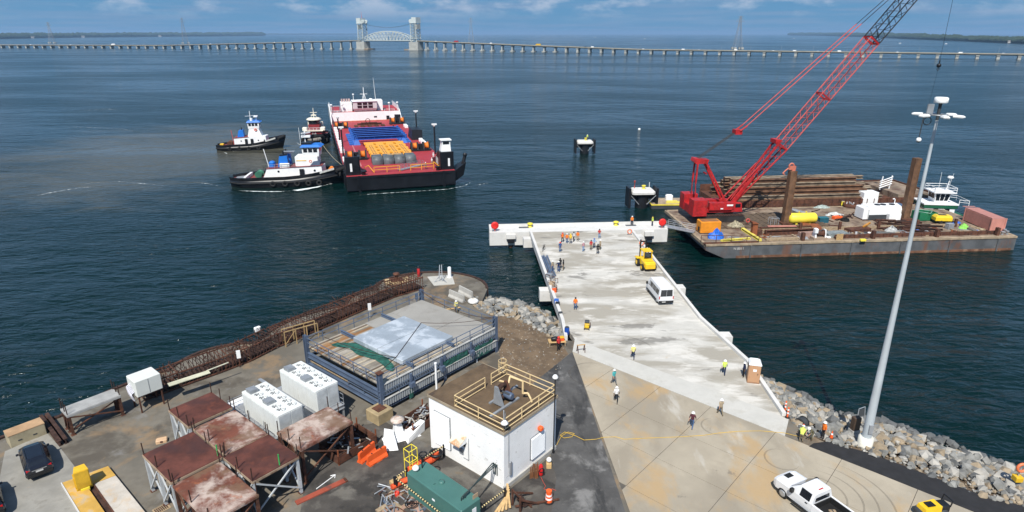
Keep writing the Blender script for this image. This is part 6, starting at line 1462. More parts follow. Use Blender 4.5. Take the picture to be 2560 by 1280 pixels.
def car_body(t, st, paint, name='body'):
    """st: stations (x, wb, wbelt, zb, zbelt, wroof, zroof)"""
    rings = []
    for x, wb, wbt, zb, zbt, wr_, zr in st:
        rings.append([(x, -wb, zb), (x, -wbt*1.0, zb+(zbt-zb)*.45), (x, -wbt, zbt), (x, -wr_, zr), (x, -wr_*.8, zr+.04), (x, wr_*.8, zr+.04), (x, wr_, zr), (x, wbt, zbt), (x, wbt*1.0, zb+(zbt-zb)*.45), (x, wb, zb)])
    return obj(name, MB().loft(rings, True, False), paint, t)
def side_glass(t, st, spans, t0=.12, t1=.86):
    for xa, xb in spans:
        for s_ in (-1, 1):
            q = [body_pt(st, xa, t0, s_), body_pt(st, xb, t0, s_), body_pt(st, xb, t1, s_), body_pt(st, xa, t1, s_)]
            q2 = [p + Vector((0, s_*.015, 0)) for p in q]; q1 = [p - Vector((0, s_*.03, 0)) for p in q]
            obj('side_window', MB().loft([q1, q2] if s_ > 0 else [q2, q1]), glass, t)
def panel(t, name, pts, mat, th=.02):
    p = [Vector(q) for q in pts]; n_ = (p[1]-p[0]).cross(p[2]-p[0]).normalized()
    return obj(name, MB().loft([[q - n_*th for q in p], [q + n_*th*.6 for q in p]]), mat, t)
carw = M('white car paint', (.74, .75, .76), .28, var=.03, spec=.6); carb = M('black car paint', (.008, .010, .016), .12, var=.1, spec=.8)
taill = M('tail lamp red', (.45, .01, .01), .3, var=.05); trim = M('black trim', (.015, .015, .015), .6)
plate = M('number plate', (.6, .6, .58), .5)
# passenger van, facing the pier head
pr_, pf_ = G(1664, 759), G(1648, 712); hd = math.atan2(pf_.y-pr_.y, (pf_.x-pr_.x))
VN = thing('passenger_van', 'white high roof passenger van parked along the pier kerb', 'van', (20.4, 76.4, 3.0), R(96))
st = [(0, .92, .98, .45, 1.25, .84, 2.38), (.12, .98, 1.02, .4, 1.25, .88, 2.42), (2, 1.0, 1.03, .4, 1.25, .9, 2.45), (4.1, 1.0, 1.03, .4, 1.25, .88, 2.42), (4.45, 1.0, 1.03, .4, 1.25, .85, 2.3), (5.2, .98, 1.0, .4, 1.15, .82, 1.32), (5.75, .9, .92, .4, .95, .75, 1.0), (5.9, .8, .84, .45, .8, .6, .82)]
car_body(VN, st, carw); side_glass(VN, st, ((.35, 1.45), (1.55, 2.65), (2.75, 3.75), (3.95, 4.7)), .1, .7)
panel(VN, 'rear_window', [(-.012, -.82, 1.28), (-.012, -.015, 1.28), (-.012, -.015, 2.2), (-.012, -.76, 2.2)][::-1], glass); panel(VN, 'rear_window', [(-.012, .015, 1.28), (-.012, .82, 1.28), (-.012, .76, 2.2), (-.012, .015, 2.2)][::-1], glass)
panel(VN, 'windscreen', [(4.5, -.76, 2.24), (5.16, -.8, 1.42), (5.16, .8, 1.42), (4.5, .76, 2.24)], glass)
obj('rear_bumper', MB().box(-.12, .1, -.98, .98, .38, .66), trim, VN); obj('number_plate', MB().box(-.135, -.12, .1, .6, .48, .6), plate, VN)
for s_ in (-1, 1):
    obj('tail_lamp', MB().box(-.03, .05, s_*.93-.06, s_*.93+.06, .9, 1.3), taill, VN); obj('mirror', MB().bbox(4.55, 4.75, s_*1.18-.12, s_*1.18+.12, 1.3, 1.65, .03), trim, VN); obj('sill', MB().box(.9, 4.9, s_*1.035-.012, s_*1.035+.012, .36, .6), trim, VN); obj('head_lamp', MB().box(5.6, 5.78, s_*.72-.15, s_*.72+.15, .75, .95), plate, VN)
for x in (1.0, 4.9):
    for y in (-.88, .88): wheel(VN, x, y, .36, .24)
# pickup truck
TKS = 1.1
TK = thing('pickup_truck', 'white pickup truck with an open black bed parked on the tan apron', 'pickup truck', tuple(G(2052, 1290, 3.0)), R(116))
st = [(-.6, .95, .99, .55, 1.15, .97, 1.16), (-.5, .97, 1.0, .5, 1.16, .97, 1.17), (1.62, .98, 1.01, .5, 1.16, .98, 1.17), (1.65, .98, 1.01, .5, 1.2, .75, 1.86), (1.8, .98, 1.01, .5, 1.2, .76, 1.93), (2.75, .98, 1.01, .5, 1.2, .76, 1.93), (3.55, .98, 1.0, .5, 1.18, .86, 1.26), (4.6, .97, .98, .5, 1.12, .86, 1.18), (4.85, .88, .9, .55, 1.0, .75, 1.08)]
st = [(s_[0]-1.5,) + tuple(s_[1:]) for s_ in st]
cabst = st[3:]
car_body(TK, cabst, carw, 'cab'); side_glass(TK, st[3:7], ((.35, 1.15),), .1, .85)
panel(TK, 'rear_window', [(.135, -.68, 1.32), (.135, .68, 1.32), (.215, .62, 1.8), (.215, -.62, 1.8)][::-1], glass, .05)
panel(TK, 'windscreen', [(1.36, -.7, 1.88), (1.98, -.8, 1.34), (1.98, .8, 1.34), (1.36, .7, 1.88)], glass)
for s_ in (-1, 1):
    obj('bed_side', MB().loft([[(-2.6, s_*.92, .55), (.13, s_*.92, .55), (.13, s_*1.01, .6), (-2.6, s_*1.0, .6)], [(-2.6, s_*.86, 1.2), (.13, s_*.86, 1.2), (.13, s_*1.0, 1.2), (-2.6, s_*1.0, 1.2)]]), carw, TK)
    obj('mirror', MB().bbox(1.5, 1.72, s_*1.2-.14, s_*1.2+.14, 1.25, 1.55, .03), trim, TK); obj('head_lamp', MB().box(3.12, 3.28, s_*.66-.16, s_*.66+.16, .85, 1.05), plate, TK); obj('wiper_shadow_strip', MB().box(1.98, 2.1, s_*.35-.3, s_*.35+.3, 1.27, 1.29), trim, TK); obj('step', MB().box(-.1, 1.5, s_*1.06-.07, s_*1.06+.07, .42, .5), trim, TK); obj('door_handle', MB().box(.45, .62, s_*1.03-.02, s_*1.03+.02, 1.05, 1.1), trim, TK)
obj('bed_floor', MB().box(-2.6, .12, -.86, .86, .7, .74), trim, TK); obj('bed_liner', MB().box(-2.55, .13, -.86, -.8, .74, 1.17), trim, TK); obj('bed_liner', MB().box(-2.55, .13, .8, .86, .74, 1.17), trim, TK); obj('bulkhead', MB().box(.07, .13, -.8, .8, .74, 1.17), trim, TK)
obj('tailgate', MB().box(-2.7, -2.6, -.98, .98, .6, 1.2), carw, TK); obj('bumper', MB().box(-2.9, -2.7, -.95, .95, .5, .72), galv, TK); obj('grille', MB().box(3.34, 3.38, -.6, .6, .65, .95), trim, TK); obj('hood_scoop', MB().box(2.7, 3.1, -.3, .3, 1.23, 1.26), trim, TK); obj('roof_lamp', MB().box(.32, .4, -.2, .2, 1.97, 2.0), taill, TK)
for x in (-1.6, 2.45):
    for y in (-.87, .87): wheel(TK, x, y, .41, .28)
TK.scale = (TKS,)*3
for k, (x, y, w_) in enumerate(((-.6, -.2, .25), (-1.7, .4, .3), (-1.2, -.3, .2))): t = thing('bed_debris', ['tan scrap of wood lying in the pickup bed', 'brown sack lying in the pickup bed near the tailgate', 'white cup lying in the pickup bed'][k], 'debris', TK.location + Matrix.Rotation(R(116), 3, 'Z') @ Vector((x, y, .745))*TKS, k); obj('piece', MB().bbox(-w_, w_, -w_*.6, w_*.6, 0, .12, .03), [wood, rope, white][k], t); obj('strap', MB().box(-.04, .04, -w_*.62, w_*.62, .01, .125), darkgrey, t)
# yellow rough terrain forklift on the pier
FK = thing('forklift', 'yellow rough terrain forklift with black mast working on the pier', 'forklift', tuple(G(1624, 679, 3.0)), R(98))
fy = M('plant yellow', (.80, .50, .02), .4, var=.1)
m = MB().loft([[(0, -.85, .7), (2.6, -.85, .6), (2.6, .85, .6), (0, .85, .7)], [(0, -.85, 1.35), (2.6, -.85, 1.5), (2.6, .85, 1.5), (0, .85, 1.35)], [(.25, -.7, 1.5), (2.5, -.7, 1.65), (2.5, .7, 1.65), (.25, .7, 1.5)]]); obj('chassis', m, fy, FK)
obj('counterweight', MB().bbox(-.35, .1, -.8, .8, .55, 1.35, .1), fy, FK); obj('rear_grille', MB().box(.3, .32, -.5, .5, 1.51, 1.53), black, FK)
m = MB()
for x in (1.2, 2.7):
    for y in (-.65, .65): m.beam((x, y, 1.5), (x*.92+.2, y*.95, 2.75), .12, .12)
obj('cab_frame', m, fy, FK); obj('cab_roof', MB().box(1.15, 2.75, -.75, .75, 2.75, 2.85), fy, FK); obj('seat', MB().bbox(1.5, 2.0, -.3, .3, 1.65, 2.2, .06), black, FK); obj('cab_glass', MB().box(1.27, 1.29, -.58, .58, 1.75, 2.6), glass, FK)
for s_ in (-1, 1): obj('mast_rail', MB().beam((3.4, s_*.45, .25), (3.5, s_*.45, 4.0), .18, .2), black, FK); obj('fork', MB().box(3.5, 4.8, s_*.4-.08, s_*.4+.08, .2, .28), black, FK); obj('fender', MB().bbox(2.3, 3.3, s_*1.05-.3, s_*1.05+.3, 1.35, 1.5, .05), fy, FK)
obj('mast_crossbar', MB().box(3.38, 3.5, -.5, .5, 3.6, 3.8), black, FK); obj('carriage', MB().box(3.5, 3.6, -.7, .7, .4, 1.3), black, FK)
for y in (-1.0, 1.0): wheel(FK, .65, y, .5, .35, fy); wheel(FK, 2.8, y, .68, .42, fy)
# portable toilet
PT = thing('portable_toilet', 'tan portable toilet with white domed roof standing by the pier kerb', 'portable toilet', tuple(G(1881, 951, 3.0)), R(-14))
tn = M('tan plastic', (.47, .27, .15), .5, var=.06)
obj('cabin', MB().bbox(-.58, .58, -.58, .58, .1, 2.05, .04), tn, PT); obj('base', MB().box(-.62, .62, -.62, .62, 0, .1), M('brown base', (.3, .17, .1), .6), PT)
obj('roof', MB().loft([[(-.62, -.62, 2.05), (.62, -.62, 2.05), (.62, .62, 2.05), (-.62, .62, 2.05)], [(-.62, -.6, 2.15), (.62, -.6, 2.15), (.62, .6, 2.15), (-.62, .6, 2.15)], [(-.45, -.45, 2.38), (.45, -.45, 2.38), (.45, .45, 2.38), (-.45, .45, 2.38)]]), white, PT)
dr = obj('door', MB().box(-.4, .4, -.605, -.58, .15, 1.95), tn, PT); obj('sign', MB().box(-.16, .18, -.62, -.606, 1.35, 1.62), white, dr); obj('handle', MB().box(.3, .36, -.64, -.606, 1.0, 1.15), black, dr)
for s_ in (-1, 1): obj('side_panel', MB().box(s_*.59-.015, s_*.59+.015, -.45, .45, .25, 1.9), M('tan plastic dark', (.38, .22, .13), .5), PT)
obj('vent_pipe', MB().tube((.4, .4, 2.3), (.4, .4, 2.7), .06, 8), black, PT)
# yellow compactor machine at the frame edge
YM = thing('trench_roller', 'small yellow and black compaction machine on the apron beside the new path', 'roller', tuple(G(2322, 1290, 3.0)), R(10))
obj('hood', MB().loft([[(-.9, -.45, .5), (.5, -.45, .5), (.5, .45, .5), (-.9, .45, .5)], [(-.8, -.4, 1.0), (.5, -.42, 1.15), (.5, .42, 1.15), (-.8, .4, 1.0)]]), fy, YM); obj('engine', MB().bbox(.5, 1.3, -.4, .4, .4, 1.1, .08), black, YM)
for x in (-.6, .8): obj('drum', MB().lathe([(.38, -.5), (.4, -.45), (.4, .45), (.38, .5)], (x, 0, .4), 16, 'y'), darkgrey, YM)
obj('roll_bar', MB().path([(1.2, -.4, 1.0), (1.3, -.4, 1.5), (1.3, .4, 1.5), (1.2, .4, 1.0)], .05, 6), black, YM); obj('cover_plate', MB().box(-.5, .1, -.25, .25, 1.1, 1.16), black, YM)
# small walk-behind yellow saw on the pier
WS = thing('concrete_saw', 'small yellow walk-behind concrete saw on the pier near the kerb', 'concrete saw', tuple(G(1467, 822, 3.0)), R(80))
obj('body', MB().bbox(-.5, .4, -.3, .3, .3, .8, .06), fy, WS); obj('engine', MB().bbox(-.2, .4, -.28, .28, .8, 1.05, .05), darkgrey, WS); obj('handle', MB().path([(-.5, -.25, .7), (-1.0, -.25, 1.0), (-1.0, .25, 1.0), (-.5, .25, .7)], .03, 5), black, WS)
for x in (-.35, .3):
    for y in (-.3, .3): obj('wheel', MB().lathe([(.15, -.04), (.15, .04)], (x, y, .15), 10, 'y'), blackr, WS)
obj('blade_guard', MB().lathe([(.3, -.04), (.3, .04)], (.35, -.38, .4), 14, 'y'), rust, WS)
# cones and delineators
def cone(p, label, kind):
    if kind == 'cone':
        t = thing('traffic_cone', label, 'traffic cone', p); obj('base', MB().bbox(-.19, .19, -.19, .19, 0, .05, .02), blackr, t); obj('body', MB().lathe([(.15, .05), (.04, .72)], (0, 0, 0), 12), orange, t); obj('band', MB().lathe([(.105, .38), (.08, .52)], (0, 0, 0), 12), white, t)
    else:
        t = thing('delineator_post', label, 'delineator', p); obj('base', MB().lathe([(.22, 0), (.2, .1)], (0, 0, 0), 10), blackr, t); obj('post', MB().lathe([(.08, .1), (.07, 1.1)], (0, 0, 0), 10), orange, t)
        for z in (.45, .8): obj('band', MB().lathe([(.085, z), (.083, z+.14)], (0, 0, 0), 10), white, t)
cone(G(1962, 1028), 'orange and white delineator post at the end of the pier kerb by the rocks', 'd')
cone(G(1968, 1044), 'orange and white delineator post just below the kerb end', 'd')
cone(G(2005, 1087), 'orange and white tall delineator beside the worker in yellow at the rocks', 'd')
cone(G(2078, 1095), 'orange traffic cone on the rocks beside the worker in orange', 'cone')
# orange pole gear on the rocks at the frame side
t = thing('lifebuoy_stand', 'orange lifebuoy on a stand among the rocks at the far end of the path', 'lifebuoy', tuple(G(2545, 1200, 2.6)))
obj('ring', MB().torus((0, 0, 1.2), .36, .12, 14, 6, 'y'), M('ring orange', (.8, .2, .08), .5), t); obj('post', MB().tube((0, .1, -.3), (0, .1, 1.5), .06, 6), galv, t); obj('box', MB().bbox(-.3, .3, -.2, .4, -.1, .35, .04), yellow, t)
t = thing('control_cabinet', 'brown steel control cabinet beside the light mast foot', 'cabinet', tuple(G(2134, 1082, 2.3)), .2)
obj('body', MB().bbox(-.35, .35, -.25, .25, .4, 1.7, .03), M('brown cabinet', (.07, .045, .03), .6), t); obj('plinth', MB().box(-.4, .4, -.3, .3, -.3, .4), concm, t); obj('door', MB().box(-.3, .3, -.275, -.252, .5, 1.6), M('brown cabinet door', (.09, .06, .04), .6), t)
t = thing('equipment_rack', 'thin steel rack leaning behind the light mast on the rocks', 'rack', tuple(G(2150, 1062, 1.8)), .3)
obj('frame', MB().path([(-.5, 0, 0), (-.3, .2, 1.7), (.4, .2, 1.8), (.5, 0, .1)], .04, 5), galv, t); obj('panel', MB().loft([[(-.3, .1, .9), (.4, .1, .9), (.42, .12, .9), (-.3, .12, .9)], [(-.25, .2, 1.6), (.38, .2, 1.6), (.38, .22, 1.6), (-.25, .22, 1.6)]]), darkgrey, t)
t = thing('corrugated_drain', 'dark corrugated drain pipe end among the rocks by the workers', 'drain pipe', tuple(G(2008, 1066, 2.3)), .5)
obj('pipe', MB().lathe([(.55, -.6), (.5, -.5), (.55, -.4), (.5, -.3), (.55, -.2), (.5, -.1), (.55, 0), (.4, 0), (.4, -.6)], (0, 0, .5), 16, 'x'), darkgrey, t); obj('collar', MB().torus((0, 0, .5), .52, .07, 16, 5, 'x'), blackr, t)
# yellow extension cord across the apron
pts = [G(x, y, 3.03) for x, y in ((1392, 1112), (1398, 1100), (1404, 1090), (1420, 1080), (1436, 1084), (1430, 1092), (1410, 1095), (1400, 1088), (1412, 1080), (1440, 1090), (1460, 1100), (1490, 1098), (1510, 1093), (1540, 1092), (1560, 1098), (1620, 1095), (1700, 1092), (1760, 1088), (1800, 1082), (1850, 1078), (1900, 1077), (1960, 1082), (2000, 1092))]
obj('extension_cord', MB().path(pts, .022, 5), M('yellow cord', (.65, .42, .06), .6), label='thin yellow extension cord snaking from the white building across the apron', cat='cord')
# timber stand, blue barrel and bits at the pier root
t = thing('sawhorse', 'small wooden sawhorse frame standing on the pale approach slab', 'sawhorse', tuple(G(1452, 880, 3.0)), .2)
obj('top_rail', MB().box(-.5, .5, -.05, .05, .85, .95), woodn, t)
for x in (-.4, .4):
    for y in (-.3, .3): obj('leg', MB().beam((x, y, 0), (x, y*.1, .9), .07, .05), rust, t)
t = thing('plastic_barrel', 'small blue barrel standing at the root of the pier kerb', 'barrel', tuple(G(1417, 835, 3.0)))
obj('body', MB().lathe([(.27, 0), (.3, .15), (.3, .75), (.27, .9)], (0, 0, 0), 12), M('barrel blue', (.01, .06, .3), .4), t); obj('lid', MB().lathe([(.25, .9), (.25, .94)], (0, 0, 0), 12), darkgrey, t)
t = thing('workbench', 'wooden pallet bench with black bags and orange gear at the pier root', 'workbench', tuple(G(1392, 862, 2.97)), .1)
for k in range(5): obj('slat', MB().box(-1.0, 1.0, -.5+k*.22, -.36+k*.22, .5, .55), woodn, t)
for x in (-.9, .9): obj('leg', MB().box(x-.05, x+.05, -.5, .5, 0, .5), wood, t)
t = thing('duffel_bag', 'black duffel bag lying on the pallet bench', 'bag', tuple(G(1388, 852, 3.55)), .1)
obj('body', MB().lathe([(.12, -.5), (.27, -.4), (.27, .4), (.12, .5)], (0, 0, .25), 10, 'x'), black, t); obj('strap', MB().torus((0, 0, .35), .25, .03, 10, 4, 'x'), darkgrey, t)
t = thing('cable_crate', 'orange lidded crate beside the duffel bag on the bench', 'crate', tuple(G(1403, 850, 3.55)), .3)
obj('body', MB().bbox(-.3, .3, -.25, .25, 0, .35, .04), orange, t); obj('lid', MB().box(-.32, .32, -.27, .27, .36, .4), yellow, t)
# bicycle-like tripod on the pier head
t = thing('bicycle', 'black bicycle leaning on the pier beside the free kerb', 'bicycle', tuple(G(1359, 626, 3.0)), R(70))
for x in (-.5, .5): obj('wheel', MB().torus((x, 0, .34), .32, .03, 18, 5, 'y'), black, t)
obj('frame', MB().path([(-.5, 0, .34), (-.1, 0, .34), (.35, 0, .8), (-.15, 0, .75), (-.1, 0, .34), (-.5, 0, .34), (-.18, 0, .72)], .025, 5), black, t); obj('fork', MB().path([(.5, 0, .34), (.34, 0, .95)], .025, 5), black, t); obj('handlebar', MB().tube((.34, -.25, .97), (.34, .25, .97), .02, 5), black, t); obj('saddle', MB().bbox(-.32, -.06, -.08, .08, .82, .9, .03), black, t)
# mooring dolphins
def dolphin(px, py, label, big):
    p = G(px, py, 0); t = thing('mooring_dolphin', label, 'dolphin', (p.x, p.y+1.6, 0), R(4))
    obj('monopile', MB().lathe([(1.45, -2), (1.45, 3.3)], (0, 0, 0), 20), black, t); obj('cap', MB().bbox(-2.6, 2.6, -2.0, 2.0, 3.3, 4.2, .4), concl, t)
    for s_ in (-1, 1):
        obj('fender_panel', MB().box(s_*3.1-.25, s_*3.1+.25, -1.6, 1.6, .2, 4.6), black, t); obj('fender_arm', MB().box(min(s_*1.4, s_*2.85), max(s_*1.4, s_*2.85), -.5, .5, 2.0, 3.0), black, t)
        obj('brace', MB().tube((s_*.9, -1.2, .9), (s_*2.8, -1.5, 3.0), .1, 6), galv, t)
    obj('bollard', MB().lathe([(.4, 4.2), (.28, 4.35), (.28, 4.7), (.5, 4.8), (.45, 5.0)], (.3, 0, 0), 12), brighty, t)
    if big: obj('navigation_light', MB().lathe([(.1, 4.2), (.1, 5.4), (.2, 5.4), (.2, 5.9)], (-1.6, .8, 0), 8), redl, t); obj('marker_post', MB().tube((1.9, 1.2, 4.2), (1.9, 1.2, 5.4), .06, 5), white, t)
dolphin(1462, 385, 'lone black mooring dolphin with white cap standing out in open water', False)
dolphin(1606, 522, 'black mooring dolphin with white cap beside the crane barge', True)
# ================================================================ the yard
YA = R(50); yx = Vector((math.cos(YA), math.sin(YA), 0)); yy = Vector((-math.sin(YA), math.cos(YA), 0))
def yw(o, x, y, z): return Vector((o[0] + yx.x*x + yy.x*y, o[1] + yx.y*x + yy.y*y, z))
wallp = M('white painted block wall', (.86, .86, .845), .75, var=.05, scale=.8, bump=.3, bscale=6, stains=[((.45, .43, .39), 1.3, .625, .70, .6, (1, 1, 3)), ((.60, .46, .28), .7, .68, .8, .45, (1.5, 1.5, .25))])
cream2 = M('cream rail paint', (.66, .50, .27), .55, var=.12)
roofm = M('brown gravel roof', (.125, .085, .05), .95, var=.3, scale=.7, bump=.5, bscale=12, stains=[((.05, .036, .028), .35, .5, .66, .8), ((.22, .17, .12), .9, .6, .75, .6)])
def prail(par, pts, h, r, mat, name='railing', mids=(.5,)):
    m = MB()
    for a, b_ in zip(pts, pts[1:]):
        a, b_ = Vector(a), Vector(b_)
        for k in (*mids, 1.0): m.tube(a + Vector((0, 0, h*k)), b_ + Vector((0, 0, h*k)), r, 5)
        n = max(1, int((b_-a).length/1.9))
        for i in range(n+1): p = a.lerp(b_, i/n); m.tube(p, p + Vector((0, 0, h)), r, 5)
    return obj(name, m, mat, par)
# ---- white block building
BN = (-.62, 40.75); BW, BD, BH = 6.8, 8.4, 5.15
WB = thing('block_building', 'white painted block utility building with brown flat roof and cream railing', 'building', (BN[0], BN[1], GZ), YA)
obj('wall', MB().box(0, BW, 0, BD, 0, BH), wallp, WB)
rf = obj('roof', MB().box(-.06, BW+.06, -.06, BD+.06, BH, BH+.14), roofm, WB)
obj('roof_edge', MB().box(-.1, BW+.1, -.1, -.06, BH-.06, BH+.18).box(-.1, -.06, -.06, BD+.1, BH-.06, BH+.18).box(BW+.06, BW+.1, -.06, BD+.1, BH-.06, BH+.18), M('roof trim', (.34, .28, .2), .8), rf)
prail(rf, [(.12, 5.4, BH+.14), (.12, .12, BH+.14), (BW-.12, .12, BH+.14), (BW-.12, 5.4, BH+.14), (4.6, 5.4, BH+.14)], 1.05, .045, cream2, 'railing', (.12, .55))
prail(rf, [(3.8, 5.4, BH+.14), (.12, 5.4, BH+.14)], 1.05, .045, cream2, 'railing', (.12, .55))
m = MB()
for k in range(5): m.torus((BW-.1, 5.9, BH-.6+k*.5), .38, .03, 12, 4)
for k in range(6): th = k*1.05; m.tube((BW-.1+.38*math.cos(th), 5.9+.38*math.sin(th), BH-.6), (BW-.1+.38*math.cos(th), 5.9+.38*math.sin(th), BH+1.45), .025, 4)
obj('ladder_cage', m, cream2, WB)
# roof fan
t = thing('roof_fan', 'rusty fan unit with cream pipework on the brown roof', 'fan', yw(BN, 3.2, 2.7, GZ+BH+.14), YA)
obj('base_rail', MB().beam((-2.4, -.55, .08), (1.2, -.55, .08), .2, .14), alum, t); obj('base_rail', MB().beam((-1.0, .75, .08), (2.6, .75, .08), .2, .14), alum, t)
obj('housing', MB().torus((0, .25, .95), .6, .2, 16, 6, 'y'), rustdk, t); obj('motor', MB().lathe([(.25, -.4), (.3, -.3), (.3, .3), (.25, .4)], (.15, -.35, .75), 12, 'y'), blueg, t)
for x in (-.7, .5): obj('bracket', MB().loft([[(x-.12, -.5, .14), (x+.12, -.5, .14), (x+.12, .5, .14), (x-.12, .5, .14)], [(x-.08, .1, 1.7), (x+.08, .1, 1.7), (x+.08, .4, 1.7), (x-.08, .4, 1.7)]]), rust if x > 0 else alum, t)
obj('fan_shaft', MB().tube((0, -.6, .95), (0, .5, .95), .1, 8), darkgrey, t)
m = MB().path([(.3, .8, 1.6), (.9, .3, 1.3), (1.2, .4, 1.75), (1.3, -.9, 1.75), (1.3, -.9, .6), (1.6, -1.2, .6), (1.5, -1.6, .25), (1.5, -1.7, 0)], .09, 8); obj('pipe', m, cream2, t)
t = thing('roof_floodlight', 'white dish floodlight on a bent arm at the roof railing corner', 'floodlight', yw(BN, .35, .15, GZ+BH+.14), YA)
obj('arm', MB().path([(0, 0, 0), (0, 0, 1.5), (-.3, -.1, 1.9), (-.5, -.3, 1.2)], .04, 6), galv, t); obj('lamp', MB().lathe([(.1, .2), (.3, 0), (.28, -.06)], (-.5, -.35, 1.05), 14), white, t)
# louvres, hood, lamp, pipes on the walls
def louvre(par, face, u0, u1, z0, z1, n):
    m = MB()
    o = obj('louvre_frame', MB().box(*( (u0-.06, u1+.06, -.05, 0) if face == 'a' else (-.05, 0, u0-.06, u1+.06)), z0-.06, z1+.06), alum, par)  # backing coloured grey so the gaps between white slats look shaded
    for k in range(n):
        z = z0 + (z1-z0)*(k+.15)/n; dz = (z1-z0)/n*.75
        if face == 'a': b_ = MB().loft([[(u0, -.05, z+dz), (u1, -.05, z+dz), (u1, -.07, z+dz), (u0, -.07, z+dz)][::-1], [(u0, -.15, z), (u1, -.15, z), (u1, -.17, z), (u0, -.17, z)][::-1]])
        else: b_ = MB().loft([[(-.05, u0, z+dz), (-.07, u0, z+dz), (-.07, u1, z+dz), (-.05, u1, z+dz)], [(-.15, u0, z), (-.17, u0, z), (-.17, u1, z), (-.15, u1, z)]])
        obj('slat', b_, white, o)
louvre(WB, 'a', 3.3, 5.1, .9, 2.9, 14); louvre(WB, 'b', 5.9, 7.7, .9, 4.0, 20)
hood = obj('vent_hood', MB().loft([[(0, 4.0, 3.1), (0, 5.2, 3.1), (-.02, 5.2, 3.05), (-.02, 4.0, 3.05)], [(-.9, 4.0, 2.6), (-.9, 5.2, 2.6), (-.92, 5.2, 2.5), (-.92, 4.0, 2.5)]]), M('rust stained white', (.66, .58, .46), .7, stains=[((.5, .22, .08), 1.5, .5, .62, .8)]), WB)
for y in (4.0, 5.18): obj('hood_side', MB().loft([[(0, y, 2.5), (0, y+.02, 2.5), (0, y+.02, 3.05), (0, y, 3.05)], [(-.9, y, 2.5), (-.9, y+.02, 2.5), (-.9, y+.02, 2.58), (-.9, y, 2.58)]]), white, hood)
obj('fan_opening', MB().box(-.04, 0, 4.2, 5.0, 2.0, 2.6), glass, WB); obj('junction_box', MB().box(-.12, 0, 4.4, 4.8, 1.2, 1.7), alum, WB)
obj('conduit', MB().path([(-.05, 3.8, 3.0), (-.05, 3.8, .9), (-.05, 4.4, .9)], .03, 5), galv, WB)
obj('wall_lamp', MB().bbox(4.2, 4.6, -.4, 0, 3.3, 3.6, .06), orange, WB)
obj('switch_box', MB().bbox(.55, .8, -.16, 0, 1.0, 2.3, .03), galv, WB); obj('drop_conduit', MB().path([(.5, -.05, 5.0), (.5, -.05, 1.8)], .025, 5), galv, WB)
obj('plinth', MB().box(-.1, BW, -.14, 0, 0, .35), concm, WB)
t = thing('lamp_post', 'thin black lamp post with white globe top at the building corner', 'lamp post', yw(BN, BW-.6, -.25, GZ), YA)
obj('pole', MB().tube((0, 0, 0), (0, 0, 7.4), .05, 8), black, t); obj('lamp', MB().lathe([(.22, 7.35), (.26, 7.45), (.15, 7.6)], (0, 0, 0), 12), white, t); obj('base', MB().lathe([(.12, 0), (.1, .3)], (0, 0, 0), 8), black, t)
# ---- blue steel two level platform
PN = (-12.3, 51.2); PA, PB = 16.2, 12.1; P0 = GZ
PL = thing('steel_platform', 'large blue grey two level steel platform with corrugated sides and plank deck', 'platform', (PN[0], PN[1], GZ), YA)
corr = M('corrugated grey cladding', (.42, .45, .47), .55, metal=.2, var=.15, scale=.6, stains=[((.2, .17, .14), .8, .6, .75, .5)])
netm = M('green netting', (.02, .11, .085), .9, var=.5, scale=2, bump=1, bscale=6)
ztop = 3.05
for z0, z1, ins in ((2.0, 3.0, 0.0), (.75, 1.5, -.15)):
    for nm, seg in (('a', (0, PA)), ('b', (0, PB))):
        m = MB(); n = int(seg[1]/.28)
        for k in range(n):
            u = seg[0] + seg[1]*k/n; w_ = seg[1]/n
            if nm == 'a': m.loft([[(u, -.02+ins, z0), (u+w_*.5, -.02+ins, z0), (u+w_*.5, -.12+ins, z0), (u, -.12+ins, z0)][::-1], [(u, -.02+ins, z1), (u+w_*.5, -.02+ins, z1), (u+w_*.5, -.12+ins, z1), (u, -.12+ins, z1)][::-1]])
        if nm == 'a': m.box(0, PA, -.02+ins, .06+ins, z0, z1); obj('cladding', m, corr, PL)
    for y in (-.0+ins, PB): obj('edge_beam', MB().ibeam((0, y+.1, z0-.15), (PA, y+.1, z0-.15), .25, .3, .04), blueg, PL)
    for x in (0, PA): obj('edge_beam', MB().ibeam((x, 0, z0+.2), (x, PB, z0+.2), .3, .55, .05), blueg, PL)
    obj('edge_cap', MB().box(0, PA, -.16+ins, .1+ins, z1, z1+.07), M('pale edge cap', (.42, .42, .40), .7), PL)
obj('lower_floor', MB().box(.1, PA-.1, .1, PB-.1, 1.35, 1.45), wood, PL)
obj('subfloor', MB().box(.12, PA-.12, .12, PB-.12, 2.86, 2.96), darkgrey, PL)
for (x, y) in ((0, 0), (PA, 0), (0, PB), (PA, PB), (PA*.5, 0), (PA*.5, PB)):
    obj('column', MB().ibeam((x, y, 0), (x, y, ztop+1.35 if x in (0, PA) else 2.9), .4, .45, .06), blueg, PL)
obj('column_cap', MB().box(-.3, .3, -.3, .3, ztop+1.35, ztop+1.42), rust, PL)
